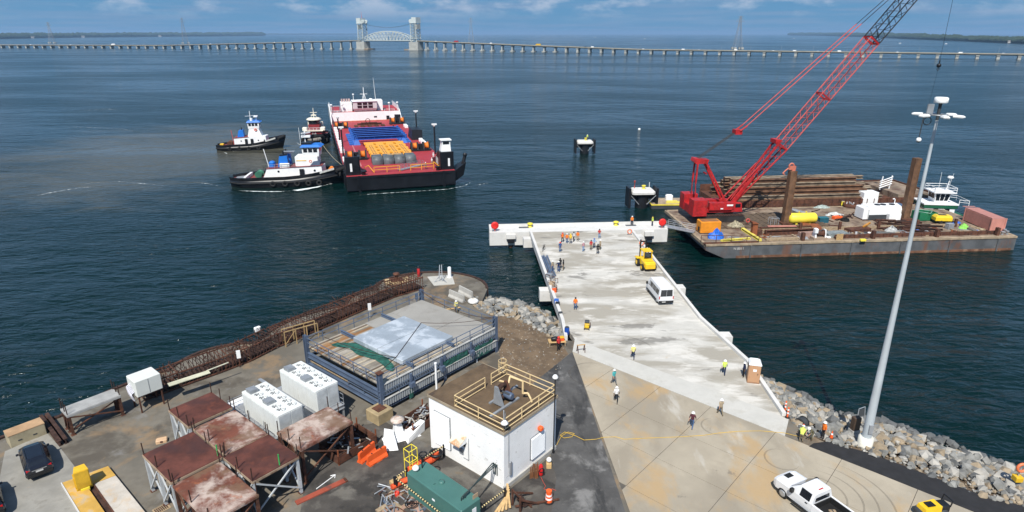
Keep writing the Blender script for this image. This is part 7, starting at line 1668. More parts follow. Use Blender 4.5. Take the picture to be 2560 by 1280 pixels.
# deck planks: corrugated / timber strips on the near half, smooth sheets beyond
pk_m = [M('deck strip %d' % k, c_, .85, var=.3, scale=.8, stains=[((.30, .155, .06), .35, .52, .64, .75, (1, 1, 1))]) for k, c_ in enumerate(((.34, .31, .26), (.24, .215, .175), (.44, .38, .28), (.14, .105, .075), (.30, .16, .07)))]
n = 44
for k in range(n):
    y = .12 + (PB-.24)*k/n; w_ = (PB-.24)/n - .025; x1 = 7.4 if k > 22 else 11.2
    obj('deck_strip', MB().box(.12, x1 + rnd.uniform(-.04, .04), y, y+w_, 2.97, ztop + rnd.uniform(-.012, .012)), pk_m[rnd.choice((0, 0, 1, 1, 2, 2, 3, 4))], PL)
smooth = M('grey deck sheet', (.30, .29, .265), .8, var=.1, scale=.4, stains=[((.22, .2, .175), .5, .52, .7, .6)])
for (x0, x1, y0, y1) in ((11.25, 16.1, .12, 4.6), (7.45, 11.2, 4.62, 12.0), (11.25, 16.1, 4.65, 12.0), (9.0, 11.2, .6, 2.6)):
    obj('deck_sheet', MB().box(x0, x1, y0, y1, 2.97, ztop + (.03 if x0 != 9.0 else .06)), smooth, PL)
prail(PL, [(0, 0, ztop), (PA, 0, ztop)], 1.1, .045, blueg); prail(PL, [(0, 0, ztop), (0, PB, ztop)], 1.1, .045, blueg); prail(PL, [(0, PB, ztop), (PA, PB, ztop)], 1.1, .045, blueg); prail(PL, [(PA, 0, ztop), (PA, PB, ztop)], 1.1, .04, blueg)
prail(PL, [(0, -.2, 1.5), (PA, -.2, 1.5)], .9, .04, blueg); prail(PL, [(-.1, 0, 1.3), (-.1, 5, 1.3)], .8, .04, blueg)
for x in (3.5, 7.6, 12): obj('jack_bracket', MB().box(x-.25, x+.25, -.6, -.16, 1.5, 2.0).box(x-.12, x+.12, -.35, -.16, 1.5, 2.9), blueg, PL)
for x0, x1, z0, z1 in ((7.8, 11.5, 1.5, 2.3), (12.6, 15.4, .6, 2.2), (3.2, 3.7, .2, 1.6)):
    def nf(a, b_): return (x0+(x1-x0)*a, -.22-.12*abs(noise.noise(Vector((a*7, b_*5, x0)))), z0+(z1-z0)*b_*(1-.25*abs(noise.noise(Vector((a*4, x0, 0))))))
    obj('net', MB().grid(nf, 16, 6), netm, PL)
# raised steel hatch covers
silver = M('pale blue grey hatch steel', (.33, .38, .43), .5, metal=.1, var=.15, scale=.5, stains=[((.52, .57, .62), .5, .48, .6, .8), ((.16, .12, .09), .9, .66, .74, .5, (.4, 2, 1))])
hc = [G(890, 843, 6.65), G(1010, 783, 6.65), G(1125, 840, 6.65), G(1003, 900, 6.65)]
hm_ = (hc[0]+hc[2])/2
lv = hm_ - Vector((PN[0], PN[1], 0)); lx, ly = lv.x*yx.x+lv.y*yx.y, lv.x*yy.x+lv.y*yy.y
for k, (y0, y1) in enumerate(((-3.95, -.04), (.04, 3.95))):
    t = thing('hatch_cover', 'pale blue grey steel hatch cover, %s' % ('half beside the corrugated edge' if k == 0 else 'half toward the rusty trusses'), 'hatch cover', yw(PN, lx, ly, GZ+ztop+.03), YA, 'hatch covers on the platform')
    obj('panel', MB().bbox(-3.5, 3.5, y0, y1, .12, .62, .04), silver, t)
    for x in (-3.52, 3.5): 
        m = MB()
        for q in range(12): m.box(x, x+.05, y0+.1+q*.32, y0+.3+q*.32, .15, .58)
        obj('rib', m, silver, t)
    for x in (-2.8, 2.8): obj('runner', MB().box(x-.1, x+.1, y0+.2, y1-.2, -.06, .12), blueg, t)
for x in (lx-3.0, lx+2.6):
    obj('cross_girder', MB().ibeam((x, .1, ztop+.24), (x, PB-.1, ztop+.24), .22, .36, .05), blueg, PL)
# green net lying over the planks
def gn(a, b_):
    p = [Vector((2.0, 10.4)), Vector((3.2, 8.6)), Vector((3.0, 6.6)), Vector((3.6, 4.5)), Vector((3.0, 2.6)), Vector((2.6, 1.2))]
    f_ = a*5; i = min(4, int(f_)); q = p[i].lerp(p[i+1], f_-i); w_ = (.35 + 1.1*math.sin(math.pi*a)**.6)*(1+.35*noise.noise(Vector((a*6, 0, 3))))
    return (q.x + (b_-.5)*w_*1.0, q.y + (b_-.5)*w_*.3, ztop+.06+.10*abs(noise.noise(Vector((a*14, b_*6, 1)))))
t = obj('safety_net', MB().grid(gn, 40, 8), netm, None, 'long strip of green netting lying across the platform planks', 'net', None, None, (PN[0], PN[1], GZ), YA)
m = MB(); q0_, q1_ = Vector((1.2, 10.5, ztop+1.2)), Vector((.2, .2, ztop+1.4)); top_ = Vector((lx-3.5, ly-3.0, ztop+.7))
for a, b_, sg in ((q0_, top_, .3), (Vector((.2, .2, ztop+1.4)), top_, .05), (Vector((PA-.2, PB-.2, ztop+1.3)), Vector((PA-.2, .2, ztop+1.2)), .9), (top_, Vector((lx+3.5, ly+1.0, ztop+.7)), -.02), (Vector((lx+3.5, ly+1, ztop+.7)), Vector((PA-.2, .2, ztop+1.2)), .3)):
    m.path([a.lerp(b_, k/10) - Vector((0, 0, sg*4*(k/10)*(1-k/10))) for k in range(11)], .03, 4)
obj('wire_rope', m, rustdk, PL)
# white pipe posts beside the platform
for px, py, h, lab in ((1092, 985, 3.4, 'tall white vent pipe standing between the platform and the white building'), (1192, 905, 1.5, 'short white vent stand with orange cap by the platform edge')):
    p = G(px, py, GZ); t = thing('vent_pipe', lab, 'pipe', p)
    obj('pipe', MB().tube((0, 0, 0), (0, 0, h), .1, 10), white, t); obj('cap', MB().lathe([(.14, h), (.14, h+.12)], (0, 0, 0), 10), white if h > 2 else orange, t)
# tan concrete footing block by the platform corner
t = thing('concrete_block', 'tan stained concrete block at the foot of the platform corner', 'block', yw(PN, -.6, -.4, GZ), YA)
obj('block', MB().bbox(-.9, .9, -.9, .9, 0, 1.1, .06), M('tan stained block', (.36, .28, .16), .85, stains=[((.2, .12, .06), 1, .55, .7, .6)]), t); obj('steel_cap', MB().box(-.5, .5, -.5, .5, 1.1, 1.16), rust, t)
# ---- chillers on a steel frame
chw = M('chiller casing', (.66, .68, .66), .5, var=.06)
CHZ = 4.5
fr0 = (-19.2, 45.6)
CF = thing('chiller_frame', 'grey galvanised steel frame carrying the two fan chillers', 'steel frame', (-20.4, 44.6, GZ), YA)
obj('floor', MB().box(.2, 7.6, .3, 7.3, CHZ-GZ-.16, CHZ-GZ), M('frame grating', (.28, .29, .3), .6), CF)
for x in (.2, 7.6): obj('girder', MB().ibeam((x, .2, CHZ-GZ-.2), (x, 7.4, CHZ-GZ-.2), .2, .4, .04), galv, CF)
for y in (.2, 7.4): obj('girder', MB().ibeam((.2, y, CHZ-GZ-.2), (7.6, y, CHZ-GZ-.2), .2, .4, .04), galv, CF)
for x in (.3, 4, 7.5):
    for y in (.3, 3.7, 7.3): obj('leg', MB().ibeam((x, y, 0), (x, y, CHZ-GZ-.4), .2, .2, .03), galv, CF)
prail(CF, [(7.6, .2, CHZ-GZ), (7.6, 2, CHZ-GZ)], 1.0, .03, galv); prail(CF, [(.2, .3, CHZ-GZ), (.2, 7.3, CHZ-GZ), (3.0, 7.3, CHZ-GZ)], 1.0, .03, galv); prail(CF, [(3.75, .3, CHZ-GZ), (3.75, 7.4, CHZ-GZ)], 1.0, .03, galv)
obj('cable_tray', MB().box(3.4, 3.7, .2, 7.6, CHZ-GZ+1.6, CHZ-GZ+1.7), alum, CF)
for z in (.2, 1.4): 
    for y in (.9, 3.3, 5.8): obj('tray_post', MB().tube((3.55, y, CHZ-GZ), (3.55, y, CHZ-GZ+1.6), .03, 4), galv, CF) if z < 1 else None
def chiller(q, label):
    W = [G(x, y, 6.9) for x, y in q]; c_ = (W[0]+W[1]+W[2]+W[3])/4
    t = thing('fan_chiller', label, 'chiller', (c_.x, c_.y, CHZ), YA, 'fan chillers on the steel frame'); X, Y, H_ = 1.18, 3.0, 2.35
    obj('casing', MB().bbox(-X, X, -Y, Y, .12, H_, .04), chw, t); obj('base', MB().box(-X-.03, X+.03, -Y-.03, Y+.03, 0, .12), galv, t)
    for k in range(8): obj('side_panel', MB().box(-X-.025, -X, -Y+.06+k*.74, -Y+.72+k*.74, .2, H_-.15), chw, t)
    for k in range(2): obj('end_panel', MB().box(-X+.08+k*1.14, -X+1.14+k*1.12, -Y-.025, -Y, .25, H_-.15), M('chiller end', (.56, .585, .585), .5), t)
    pos = [(.55, -2.3), (.55, -1.5), (.55, -.7), (.55, .45), (.55, 1.25), (.55, 2.2), (-.5, -2.35), (-.5, -1.6), (-.5, .5), (-.5, 1.3)]
    for x, y in pos:
        f_ = obj('fan', MB().lathe([(.38, H_-.02), (.38, H_+.1), (.33, H_+.1), (.32, H_+.02)], (x, y, 0), 18), chw, t)
        obj('fan_well', MB().lathe([(.325, H_+.015), (.325, H_+.03)], (x, y, 0), 18), darkgrey, f_)
        m = MB()
        for k in range(5):
            a0 = k*1.2566; m.add([(x+.05*math.cos(a0), y+.05*math.sin(a0), H_+.07), (x+.31*math.cos(a0), y+.31*math.sin(a0), H_+.05), (x+.31*math.cos(a0+.8), y+.31*math.sin(a0+.8), H_+.09), (x+.05*math.cos(a0+.8), y+.05*math.sin(a0+.8), H_+.08)], [(0, 1, 2, 3)])
        obj('fan_blade', m, chw, f_)
    for y in (-.55, 2.25): obj('vent_hood', MB().loft([[(-.9, y-.4, H_), (-.15, y-.4, H_), (-.15, y+.4, H_), (-.9, y+.4, H_)], [(-.95, y-.4, H_+.35), (-.15, y-.4, H_+.3), (-.15, y+.4, H_+.3), (-.95, y+.4, H_+.35)]]), alum, t)
chiller([(604.7, 980.5), (663, 949.6), (754, 1010.6), (695.7, 1038)], 'white ten fan chiller next to the rusty steel tables')
chiller([(701.8, 923), (751.6, 899), (841.8, 952), (788.5, 978.8)], 'white ten fan chiller next to the blue platform')
t = thing('pump_skid', 'low white box unit beside the chiller end and first rusty table', 'box', tuple(G(600, 1040, GZ)), YA)
obj('body', MB().bbox(-.9, .9, -.7, .7, .1, 1.5, .05), white, t); obj('base', MB().box(-1, 1, -.8, .8, 0, .1), alum, t)
# ---- rusty steel tables
rtop = M('rusted table plate', (.115, .038, .026), .75, var=.45, scale=.55, stains=[((.05, .022, .02), .35, .48, .68, .8), ((.19, .055, .03), .6, .56, .72, .6)])
rtopw = M('rust plate with white salts', (.15, .05, .03), .75, var=.4, scale=.6, stains=[((.52, .43, .37), .42, .44, .62, .85), ((.17, .10, .06), .55, .48, .62, .8), ((.34, .11, .045), 1.4, .58, .7, .6)])
wleg = M('grey white leg paint', (.50, .53, .55), .5, var=.12, stains=[((.25, .12, .06), 2, .62, .75, .6)])
def table(q, label, topm, legm, z=6.4, dims=None, posts=True, green=()):
    W = [G(x, y, z) for x, y in q]; c_ = (W[0]+W[1]+W[2]+W[3])/4
    X = ((W[1]-W[0]).length+(W[2]-W[3]).length)/4; Y = ((W[2]-W[1]).length+(W[3]-W[0]).length)/4
    t = thing('steel_table', label, 'steel table', (c_.x, c_.y, GZ), YA, 'rusty steel tables in the yard'); H_ = z-GZ
    obj('top_plate', MB().box(-X, X, -Y, Y, H_-.05, H_), topm, t)
    for (a, b_) in (((-X, -Y), (X, -Y)), ((X, -Y), (X, Y)), ((X, Y), (-X, Y)), ((-X, Y), (-X, -Y))): obj('edge_channel', MB().beam((a[0], a[1], H_-.15), (b_[0], b_[1], H_-.15), .09, .19), topm if legm is not wleg else cream_e, t)
    legs = [(sx*(X-.12), -Y+.12+k*(2*Y-.24)/2) for sx in (-1, 1) for k in range(3)]
    for x, y in legs: obj('leg', MB().ibeam((x, y, 0), (x, y, H_-.25), .22, .22, .035), legm, t); obj('foot_plate', MB().box(x-.2, x+.2, y-.2, y+.2, 0, .03), rust, t)
    for sx in (-1, 1):
        for k in range(2):
            y0, y1 = -Y+.12+k*(2*Y-.24)/2, -Y+.12+(k+1)*(2*Y-.24)/2
            obj('brace', MB().beam((sx*(X-.12), y0, .3), (sx*(X-.12), y1, H_-.3), .1, .1), legm, t); obj('brace', MB().beam((sx*(X-.02), y1, .3), (sx*(X-.02), y0, H_-.3), .1, .1), legm, t)
    obj('brace', MB().beam((-X+.1, -Y+.12, .5), (X-.1, -Y+.12, H_-.3), .1, .1), legm, t); obj('brace', MB().beam((X-.1, -Y+.02, .5), (-X+.1, -Y+.02, H_-.3), .1, .1), legm, t)
    if posts:
        for i, (x, y) in enumerate(((-X+.05, -Y+.1), (-X+.05, 0), (-X+.05, Y-.1), (X-.05, -Y+.1), (X-.05, .1), (X-.05, Y-.1))): obj('rail_post', MB().tube((x, y, H_), (x + rnd.uniform(-.03, .03), y, H_+1.05), .045, 5), rustdk, t)
        for (x, y) in green: obj('green_post', MB().tube((x*X, y*Y, H_), (x*X, y*Y, H_+.95), .05, 5), M('green post', (.03, .42, .10), .5), t)
    return t
cream_e = M('cream rust edge', (.36, .27, .19), .7, stains=[((.15, .06, .03), 1.3, .5, .65, .7)])
table([(418.5, 1025.7), (525, 981), (581.4, 1014), (476, 1065.6)], 'plain brown steel table on pale legs, standing apart beside the white box unit', rtop, wleg)
table([(483, 1070), (586, 1025.7), (670.5, 1083), (562.7, 1137)], 'steel table with large white salt stain beside the ten fan chiller', rtopw, wleg)
table([(350.5, 1136), (480, 1082), (555.7, 1134.7), (437, 1207)], 'dark brown steel table on pale braced legs with green post, nearest the yellow cabinet', rtop, wleg, 6.4, None, True, ((.9, -.85),))
table([(558, 1143), (668, 1086.7), (748, 1137), (633, 1204)], 'reddish brown steel table on pale legs between two white stained ones', rtop, wleg, 6.38, None, True, ((.2, -.93),))
table([(433.8, 1214), (548.6, 1152), (644.7, 1235.5), (525, 1305)], 'lower steel table on rusty legs with broken white ring stain', rtopw, rust, 6.2)
T6 = table([(690, 1083), (818, 1015), (881.5, 1052.7), (756, 1120)], 'orange rust table with pale streaks on rusty legs beside the orange barriers', rtopw, rust, 6.3)
table([(150, 1022), (280, 972), (300, 985), (172, 1040)], 'narrow grey plate table on rusty legs at the water edge', M('grey plate', (.34, .34, .33), .8, var=.2, stains=[((.2, .15, .11), .8, .6, .75, .5)]), rust, 5.1)
# ---- rusty trusses along the river side
tp = [(362, 1003), (455, 968), (548, 935), (630, 903), (700, 868), (770, 838), (845, 806), (915, 775), (985, 745), (1060, 722)]
names_t = ['carrying the white cube', 'first past the white cube', 'with a pale panel on top', 'third past the white cube', 'behind the first chiller', 'behind the second chiller', 'behind the platform corner', 'behind the hatch covers', 'below the round bollard pad', 'reaching onto the round cell']
rt = random.Random(21)
for i in range(len(tp)-1):
    a_, b_ = G(*tp[i], GZ), G(*tp[i+1], GZ); d_ = b_-a_; L_ = d_.length
    t = thing('rusty_truss', 'tangled rusty steel truss cage along the water edge, ' + names_t[i], 'truss', a_, math.atan2(d_.y, d_.x), 'rusty truss cages along the water edge')
    Wt, Ht = 2.3, 1.7
    for y in (0, Wt):
        for z in (.15, Ht): obj('chord', MB().beam((0, y, z), (L_-.1, y, z + rt.uniform(-.1, .1)), .13, .13), rust, t)
    m = MB(); n = int(L_/.4)
    for k in range(n+1):
        x = (L_-.15)*k/n
        for y in (0, Wt): m.tube((x, y, .0), (x + rt.uniform(-.1, .1), y, Ht + rt.uniform(0, .5)), .04, 4)
        m.tube((x, 0, Ht), (x + rt.uniform(-.2, .2), Wt, Ht + rt.uniform(-.1, .2)), .04, 4); m.tube((x, 0, .15), (x, Wt, .15), .04, 4)
        if k < n and k % 2 == 0:
            x2 = (L_-.15)*(k+1)/n; m.tube((x, 0, .15), (x2, 0, Ht), .03, 4); m.tube((x, Wt, Ht), (x2, Wt, .15), .03, 4); m.tube((x, rt.uniform(0, Wt), rt.uniform(.2, Ht)), (x2 + rt.uniform(-.5, 1), rt.uniform(0, Wt), rt.uniform(.2, Ht)), .03, 4)
        if k % 3 == 0: m.tube((x, rt.uniform(0, Wt), Ht), (x + rt.uniform(-.3, .3), rt.uniform(0, Wt), Ht + rt.uniform(.4, 1.0)), .025, 4)
    o = obj('lattice', m, rustdk if i % 2 else rust, t); o['kind'] = 'stuff'
    obj('walk_plate', MB().box(.1, L_-.2, .2, Wt-.2, .35, .4), rustdk, t)
    for k in range(int(L_*1.6)):
        x, y, z = rt.uniform(0, L_-.5), rt.uniform(0, Wt), rt.uniform(.4, 1.8); obj('loose_bar', MB().beam((x, y, z), (x+rt.uniform(-.9, .9), y+rt.uniform(-.7, .7), z+rt.uniform(-.2, .3)), .09, .09), rt.choice((rust, rustdk, rustdk)), t)
t = thing('pale_sheeting', 'pale yellow panel lying on the rusty truss cages', 'panel', tuple(G(492, 940, GZ+1.9)), R(42))
obj('sheet', MB().box(-2.6, 1.2, -.35, .35, 0, .06), M('pale yellow sheet', (.55, .54, .40), .6), t); obj('pipe', MB().tube((1.0, .2, .1), (3.2, .3, .2), .07, 6), M('pale yellow pipe', (.55, .54, .42), .6), t)
t = thing('access_scaffold', 'tan painted steel access frame among the rusty trusses', 'frame', tuple(G(715, 868, GZ)), R(38))
for x in (0, 1.3, 2.6, 3.9):
    for y in (0, .9): obj('post', MB().beam((x, y, 0), (x, y, 1.9), .09, .09), M('tan frame paint', (.42, .29, .14), .6), t)
for y in (0, .9): obj('rail', MB().beam((0, y, 1.9), (3.9, y, 1.9), .09, .09), MATS['tan frame paint'], t); obj('brace', MB().beam((0, y, .3), (1.3, y, 1.8), .06, .06), MATS['tan frame paint'], t)
t = thing('meter_box', 'small white meter box on a post at the water edge', 'meter box', tuple(G(648, 852, GZ)), YA)
obj('post', MB().tube((0, 0, 0), (0, 0, 1.3), .06, 6), rust, t); obj('box', MB().bbox(-.35, .35, -.2, .2, 1.3, 1.8, .04), white, t)
for k, (px, py) in enumerate(((600, 918), (925, 795), (1042, 768))):
    t = thing('rung_stand', ['striped white and rust marker stand leaning on the trusses', 'small white marker box on the trusses behind the platform', 'blue steel stanchion box by the platform corner'][k], 'stand', tuple(G(px, py, GZ)), .4)
    obj('post', MB().tube((0, 0, 0), (.1, 0, 1.9), .06, 6), [rust, galv, blueg][k], t); obj('plate', MB().box(-.15, .25, -.06, .06, 1.1, 2.0), [white, white, blueg][k], t)
# white cube on its frame
WQ = [G(x, y, 6.0) for x, y in ((325, 945), (370, 925), (393, 942), (348, 965))]; c_ = (WQ[0]+WQ[1]+WQ[2]+WQ[3])/4
t = thing('white_cabinet', 'white cube shaped cabinet with cables standing on the truss end', 'cabinet', (c_.x, c_.y, 4.75), YA)
obj('body', MB().bbox(-1.15, 1.15, -1.0, 1.0, 0, 1.6, .05), M('pale cabinet', (.66, .68, .64), .5, var=.05), t); obj('door_seam', MB().box(-.02, .02, -1.02, -1.0, .1, 1.5), alum, t)
m = MB()
for k in range(7): m.path([(-1.15, .3-k*.12, 1.0-k*.1), (-1.5, .3-k*.12, .8-k*.1), (-1.45, .2-k*.12, .1), (-1.3, .1-k*.1, -.5)], .06, 5)
obj('cable_bundle', m, M('white cable', (.6, .6, .66), .6), t); obj('support', MB().box(-1.1, 1.1, -.9, .9, -.15, 0), rust, t)
for x in (-1.0, 1.0):
    for y in (-.85, .85): obj('leg', MB().beam((x, y, -1.8), (x, y, -.15), .12, .12), rust, t)
# ---- round cell: pads, bollard, tripod, post, barriers
t = thing('bollard_pad', 'tan steel pad carrying a rusty double headed bollard on the round cell', 'bollard', tuple(G(992, 704, GZ)), R(20))
obj('pad', MB().box(-1.7, 1.7, -1.0, 1.0, 0, .22), M('tan pad', (.42, .31, .17), .8), t); obj('base', MB().box(-.9, .9, -.6, .6, .22, .4), rust, t); obj('stem', MB().lathe([(.32, .4), (.24, .7), (.24, 1.0)], (0, 0, 0), 12), rust, t); obj('head', MB().lathe([(.25, 1.0), (.5, 1.1), (.5, 1.3), (.25, 1.4)], (0, 0, 0), 12), rust, t)
sheet('concrete_pad', [G(x, y)[:2] for x, y in ((1068, 692), (1130, 687), (1137, 710), (1085, 714))], GZ+.07, M('pale pad', (.46, .45, .41), .85, var=.1), .1, kind='structure')
t = thing('gangway_tripod', 'grey aluminium ladder tripod standing on the pale pad of the round cell', 'tripod', tuple(G(1102, 702, GZ+.07)), 0)
for x in (-.25, .25): obj('rail', MB().beam((x, -.2, 0), (x*.5, .5, 2.3), .09, .12), galv, t)
for k in range(6): obj('rung', MB().tube((-.25+.02*k, -.2+.1*k, .3*k+.2), (.25-.02*k, -.2+.1*k, .3*k+.2), .03, 4), galv, t)
for x, y in ((-.9, -.6), (.9, -.7), (.2, .9)): obj('leg', MB().path([(x, y, 0), (x*.6, y*.6, .35), (0, 0, .9)], .06, 5), alum, t)
t = thing('white_post', 'stout white steel post on the pale pad of the round cell', 'post', tuple(G(1124, 693, GZ+.07)))
obj('shaft', MB().lathe([(.26, 0), (.26, 1.5), (.2, 1.6)], (0, 0, 0), 14), white, t); obj('base', MB().lathe([(.36, 0), (.36, .06)], (0, 0, 0), 14), white, t)
t = thing('red_post', 'red hydrant post with dark top at the edge of the round cell', 'post', tuple(G(1047, 691, GZ)))
obj('shaft', MB().lathe([(.2, 0), (.22, .3), (.22, 1.2), (.15, 1.3)], (0, 0, 0), 12), redp, t); obj('cap', MB().lathe([(.18, 1.3), (.2, 1.5), (.08, 1.6)], (0, 0, 0), 12), black, t)
def barrier(p, rz, label, L_=2.4, h=.85, mat=concm, nm='concrete_barrier', ct='barrier'):
    t = thing(nm, label, ct, p, rz)
    pr = [(-.3, 0), (-.28, .15), (-.12, .4), (-.09, h), (.09, h), (.12, .4), (.28, .15), (.3, 0)]
    obj('body', MB().loft([[(-L_/2, y, z) for y, z in pr], [(L_/2, y, z) for y, z in pr]]), mat, t)
    for x in (-L_/2-.05, L_/2): obj('end_joint', MB().box(x, x+.05, -.08, .08, .2, h-.1), mat, t)
    if mat is orange:
        for x in (-L_*.25, L_*.25): obj('filler_cap', MB().lathe([(.07, h), (.07, h+.03)], (x, 0, 0), 10), blackr, t); obj('fork_pocket', MB().box(x-.15, x+.15, -.31, .31, .04, .12), M('orange shade', (.5, .07, .02), .6), t)
    return t
barrier(G(1142, 748, GZ), R(-45), 'grey concrete barrier lying on the round cell beside the leaning one', 3.0, 1.0); barrier(G(1165, 738, GZ), R(-50), 'grey concrete barrier on the round cell with two dark pins', 3.0, 1.0)
t = thing('sandbag', 'white bulk bag slumped at the edge of the rocks by the round cell', 'bag', tuple(G(1183, 758, GZ)))
m = MB(); m.ball((0, 0, .3), .75, 12, .5); obj('bag', m, M('white woven bag', (.7, .7, .68), .8, bump=1, bscale=5), t); obj('tie', MB().torus((0, 0, .62), .15, .05, 10, 5), rope, t)
t = thing('timber_plank', 'yellow timber plank at the platform far corner by the worker', 'plank', tuple(G(1130, 772, GZ)), R(20)); obj('plank', MB().box(-1.1, 1.1, -.1, .1, 0, .08), woodn, t); obj('batten', MB().box(-1.0, -.85, -.14, .14, .08, .14), wood, t)
# ---- orange barriers, white plough, scrap bins
barrier(G(918, 1143, GZ), R(62), 'orange water filled barrier, the one against the scrap bin', 1.9, 1.0, orange, 'plastic_barrier'); barrier(G(943, 1151, GZ), R(50), 'orange water filled barrier, the one standing in front with dark caps', 1.9, .95, orange, 'plastic_barrier')
t = thing('ship_anchor', 'large white painted anchor fluke block lying by the scrap bins', 'anchor', tuple(G(1000, 1100, GZ)), R(28))
obj('crown', MB().loft([[(-1.4, -.3, 0), (1.9, -.3, 0), (1.9, .9, 0), (-1.4, .9, 0)], [(-.9, .1, .5), (1.2, .1, .5), (1.2, .8, .5), (-.9, .8, .5)]]), white, t)
obj('fluke', MB().loft([[(-1.7, -1.0, .05), (-.6, -1.4, .05), (-.4, .2, .05), (-1.2, .5, .05)], [(-1.7, -.8, .9), (-.9, -1.0, .5), (-.5, .2, 1.1), (-1.2, .5, 1.3)]]), white, t)
obj('fluke', MB().loft([[(.4, -1.0, .05), (2.4, .2, .05), (2.2, .6, .05), (.4, -.2, .05)], [(.6, -.8, .5), (2.5, .3, 1.0), (2.2, .6, 1.1), (.5, -.1, .9)]]), white, t)
obj('shank', MB().loft([[(-.4, .2, .4), (.5, .2, .4), (.5, .9, .4), (-.4, .9, .4)], [(-.2, .3, 1.6), (.3, .3, 1.6), (.3, .8, 1.6), (-.2, .8, 1.6)]]), white, t); obj('shackle_head', MB().lathe([(.5, 1.6), (.62, 1.7), (.62, 1.85), (.3, 1.95)], (.05, .55, 0), 12), M('rust stained head', (.55, .48, .42), .7, stains=[((.3, .13, .06), 2, .52, .65, .7)]), t)
def scrap_bin(px, py, label, rz, X=1.7, Y=1.1):
    t = thing('scrap_bin', label, 'scrap bin', tuple(G(px, py, GZ)), rz)
    for q in ((-X, X, -Y, -Y+.06), (-X, X, Y-.06, Y), (-X, -X+.06, -Y+.06, Y-.06), (X-.06, X, -Y+.06, Y-.06)): obj('side', MB().box(*q, .1, .9), rust, t)
    obj('floor', MB().box(-X+.06, X-.06, -Y+.06, Y-.06, .1, .16), rustdk, t)
    for x in (-X, X-.1):
        for y in (-Y, Y-.1): obj('corner_post', MB().box(x, x+.1, y, y+.1, 0, 1.5), ro, t)
    for k in range(46):
        a = Vector((rnd.uniform(-X*.8, X*.8), rnd.uniform(-Y*.75, Y*.75), rnd.uniform(.25, 1.05))); b_ = a + Vector((rnd.uniform(-.9, .9), rnd.uniform(-.7, .7), rnd.uniform(-.1, .25)))
        obj('scrap_piece', MB().beam(a, b_, rnd.uniform(.04, .16), rnd.uniform(.03, .1)), rnd.choice((alum, galv, rust, rustdk, wood, concm)), t)
    return t
scrap_bin(1046, 1062, 'rusty open bin heaped with mixed scrap beside the white anchor', YA + .05); scrap_bin(872, 1120, 'open bin of scrap metal beside the orange barriers and rusty table', YA, 2.0, 1.4)
# ---- green tank box with striped guard rails
gq_ = [G(x, y, 5.3) for x, y in ((1022, 1175), (1072, 1150), (1195, 1245), (1148, 1288))]; c_ = (gq_[0]+gq_[2])/2
GT = thing('fuel_tank', 'long dark green rectangular fuel tank beside the white building', 'tank', (c_.x, c_.y, GZ), R(47))
grn2 = M('tank green', (.065, .165, .145), .4, var=.1, scale=.7); X, Y = .95, 3.1
obj('body', MB().bbox(-X, X, -Y, Y, .25, 2.25, .05), grn2, GT); obj('cradle', MB().box(-X+.1, X-.1, -Y+.2, Y-.2, 0, .25), M('tan plinth', (.30, .25, .16), .8), GT)
obj('manway', MB().lathe([(.22, 2.25), (.22, 2.4), (.1, 2.42)], (.1, .2, 0), 12), grn2, GT); obj('fill_cap', MB().lathe([(.08, 2.25), (.08, 2.35)], (-.4, .5, 0), 8), grn2, GT)
obj('nameplate', MB().box(-X-.02, -X, -.2, .1, 1.4, 1.55), white, GT); obj('placard', MB().box(.1, .5, -Y-.02, -Y, 1.3, 1.75), white, GT); obj('hazard_label', MB().box(-.4, -.15, -Y-.02, -Y, 1.0, 1.3), white, GT); obj('warning_sign', MB().box(.45, .95, -Y+.25, -Y+.29, 2.25, 2.6), M('tan sign', (.4, .28, .18), .6), GT)
m = MB(); m.path([(.2, 2.6, 2.25), (.2, 2.6, 3.4), (.2, 2.3, 3.4)], .05, 6); m.torus((.35, 2.6, 3.45), .3, .06, 12, 5, 'z'); obj('vent_pipe', m, black, GT)
obj('vent_bowl', MB().ball((-.35, 2.7, 2.5), .28, 12, .8), white, GT)
m = MB(); fv = yw(BN, -.04, .7, GZ+2.0) - GT.location; fv = Matrix.Rotation(-R(47), 3, 'Z') @ fv
for k in range(3):
    e_ = fv + Vector((0, .18*k, 0)); m.path([(-.2+k*.2, -2.3, 2.25), (-.2+k*.2, -2.3, 2.5), (.1+k*.2, -2.3, 2.62), e_ + Vector((-.2, 0, .05)), e_, e_ + Vector((0, 0, -1.0))], .045, 6)
obj('fuel_line', m, M('dark green pipe', (.03, .05, .05), .5), GT)
yblk = M('stripe cream', (.62, .5, .25), .6)
def striped(a, b_, n, label, z=1.0):
    a, b_ = G(*a, GZ), G(*b_, GZ); d_ = b_-a; t = thing('guard_rail', label, 'guard rail', a, math.atan2(d_.y, d_.x), 'black and cream striped guard rails'); L_ = d_.length
    for k in range(n): obj('stripe', MB().tube((L_*k/n, 0, z), (L_*(k+1)/n-.005, 0, z), .07, 8), black if k % 2 else yblk, t)
    for x in (0, L_): obj('post', MB().tube((x, 0, 0), (x, 0, z+.15), .1, 8), black, t)
striped((992, 1222), (1112, 1318), 42, 'striped guard rail along the long side of the green tank'); striped((988, 1222), (1018, 1200), 12, 'short striped guard rail at the ladder end of the green tank'); striped((1182, 1312), (1262, 1252), 30, 'striped guard rail at the pipe end of the green tank'); striped((1058, 1172), (1110, 1140), 20, 'striped guard rail between green tank and the white wall')
t = thing('step_ladder', 'yellow railed access ladder at the end of the green tank', 'ladder', tuple(G(1030, 1190, GZ)), R(47))
for x in (-.4, .4):
    for y in (-.35, .35): obj('post', MB().tube((x, y, 0), (x, y, 2.7), .035, 5), brighty, t)
for z in (1.7, 2.7): obj('rail', MB().path([(-.4, -.35, z), (.4, -.35, z), (.4, .35, z), (-.4, .35, z), (-.4, -.35, z)], .035, 5), brighty, t)
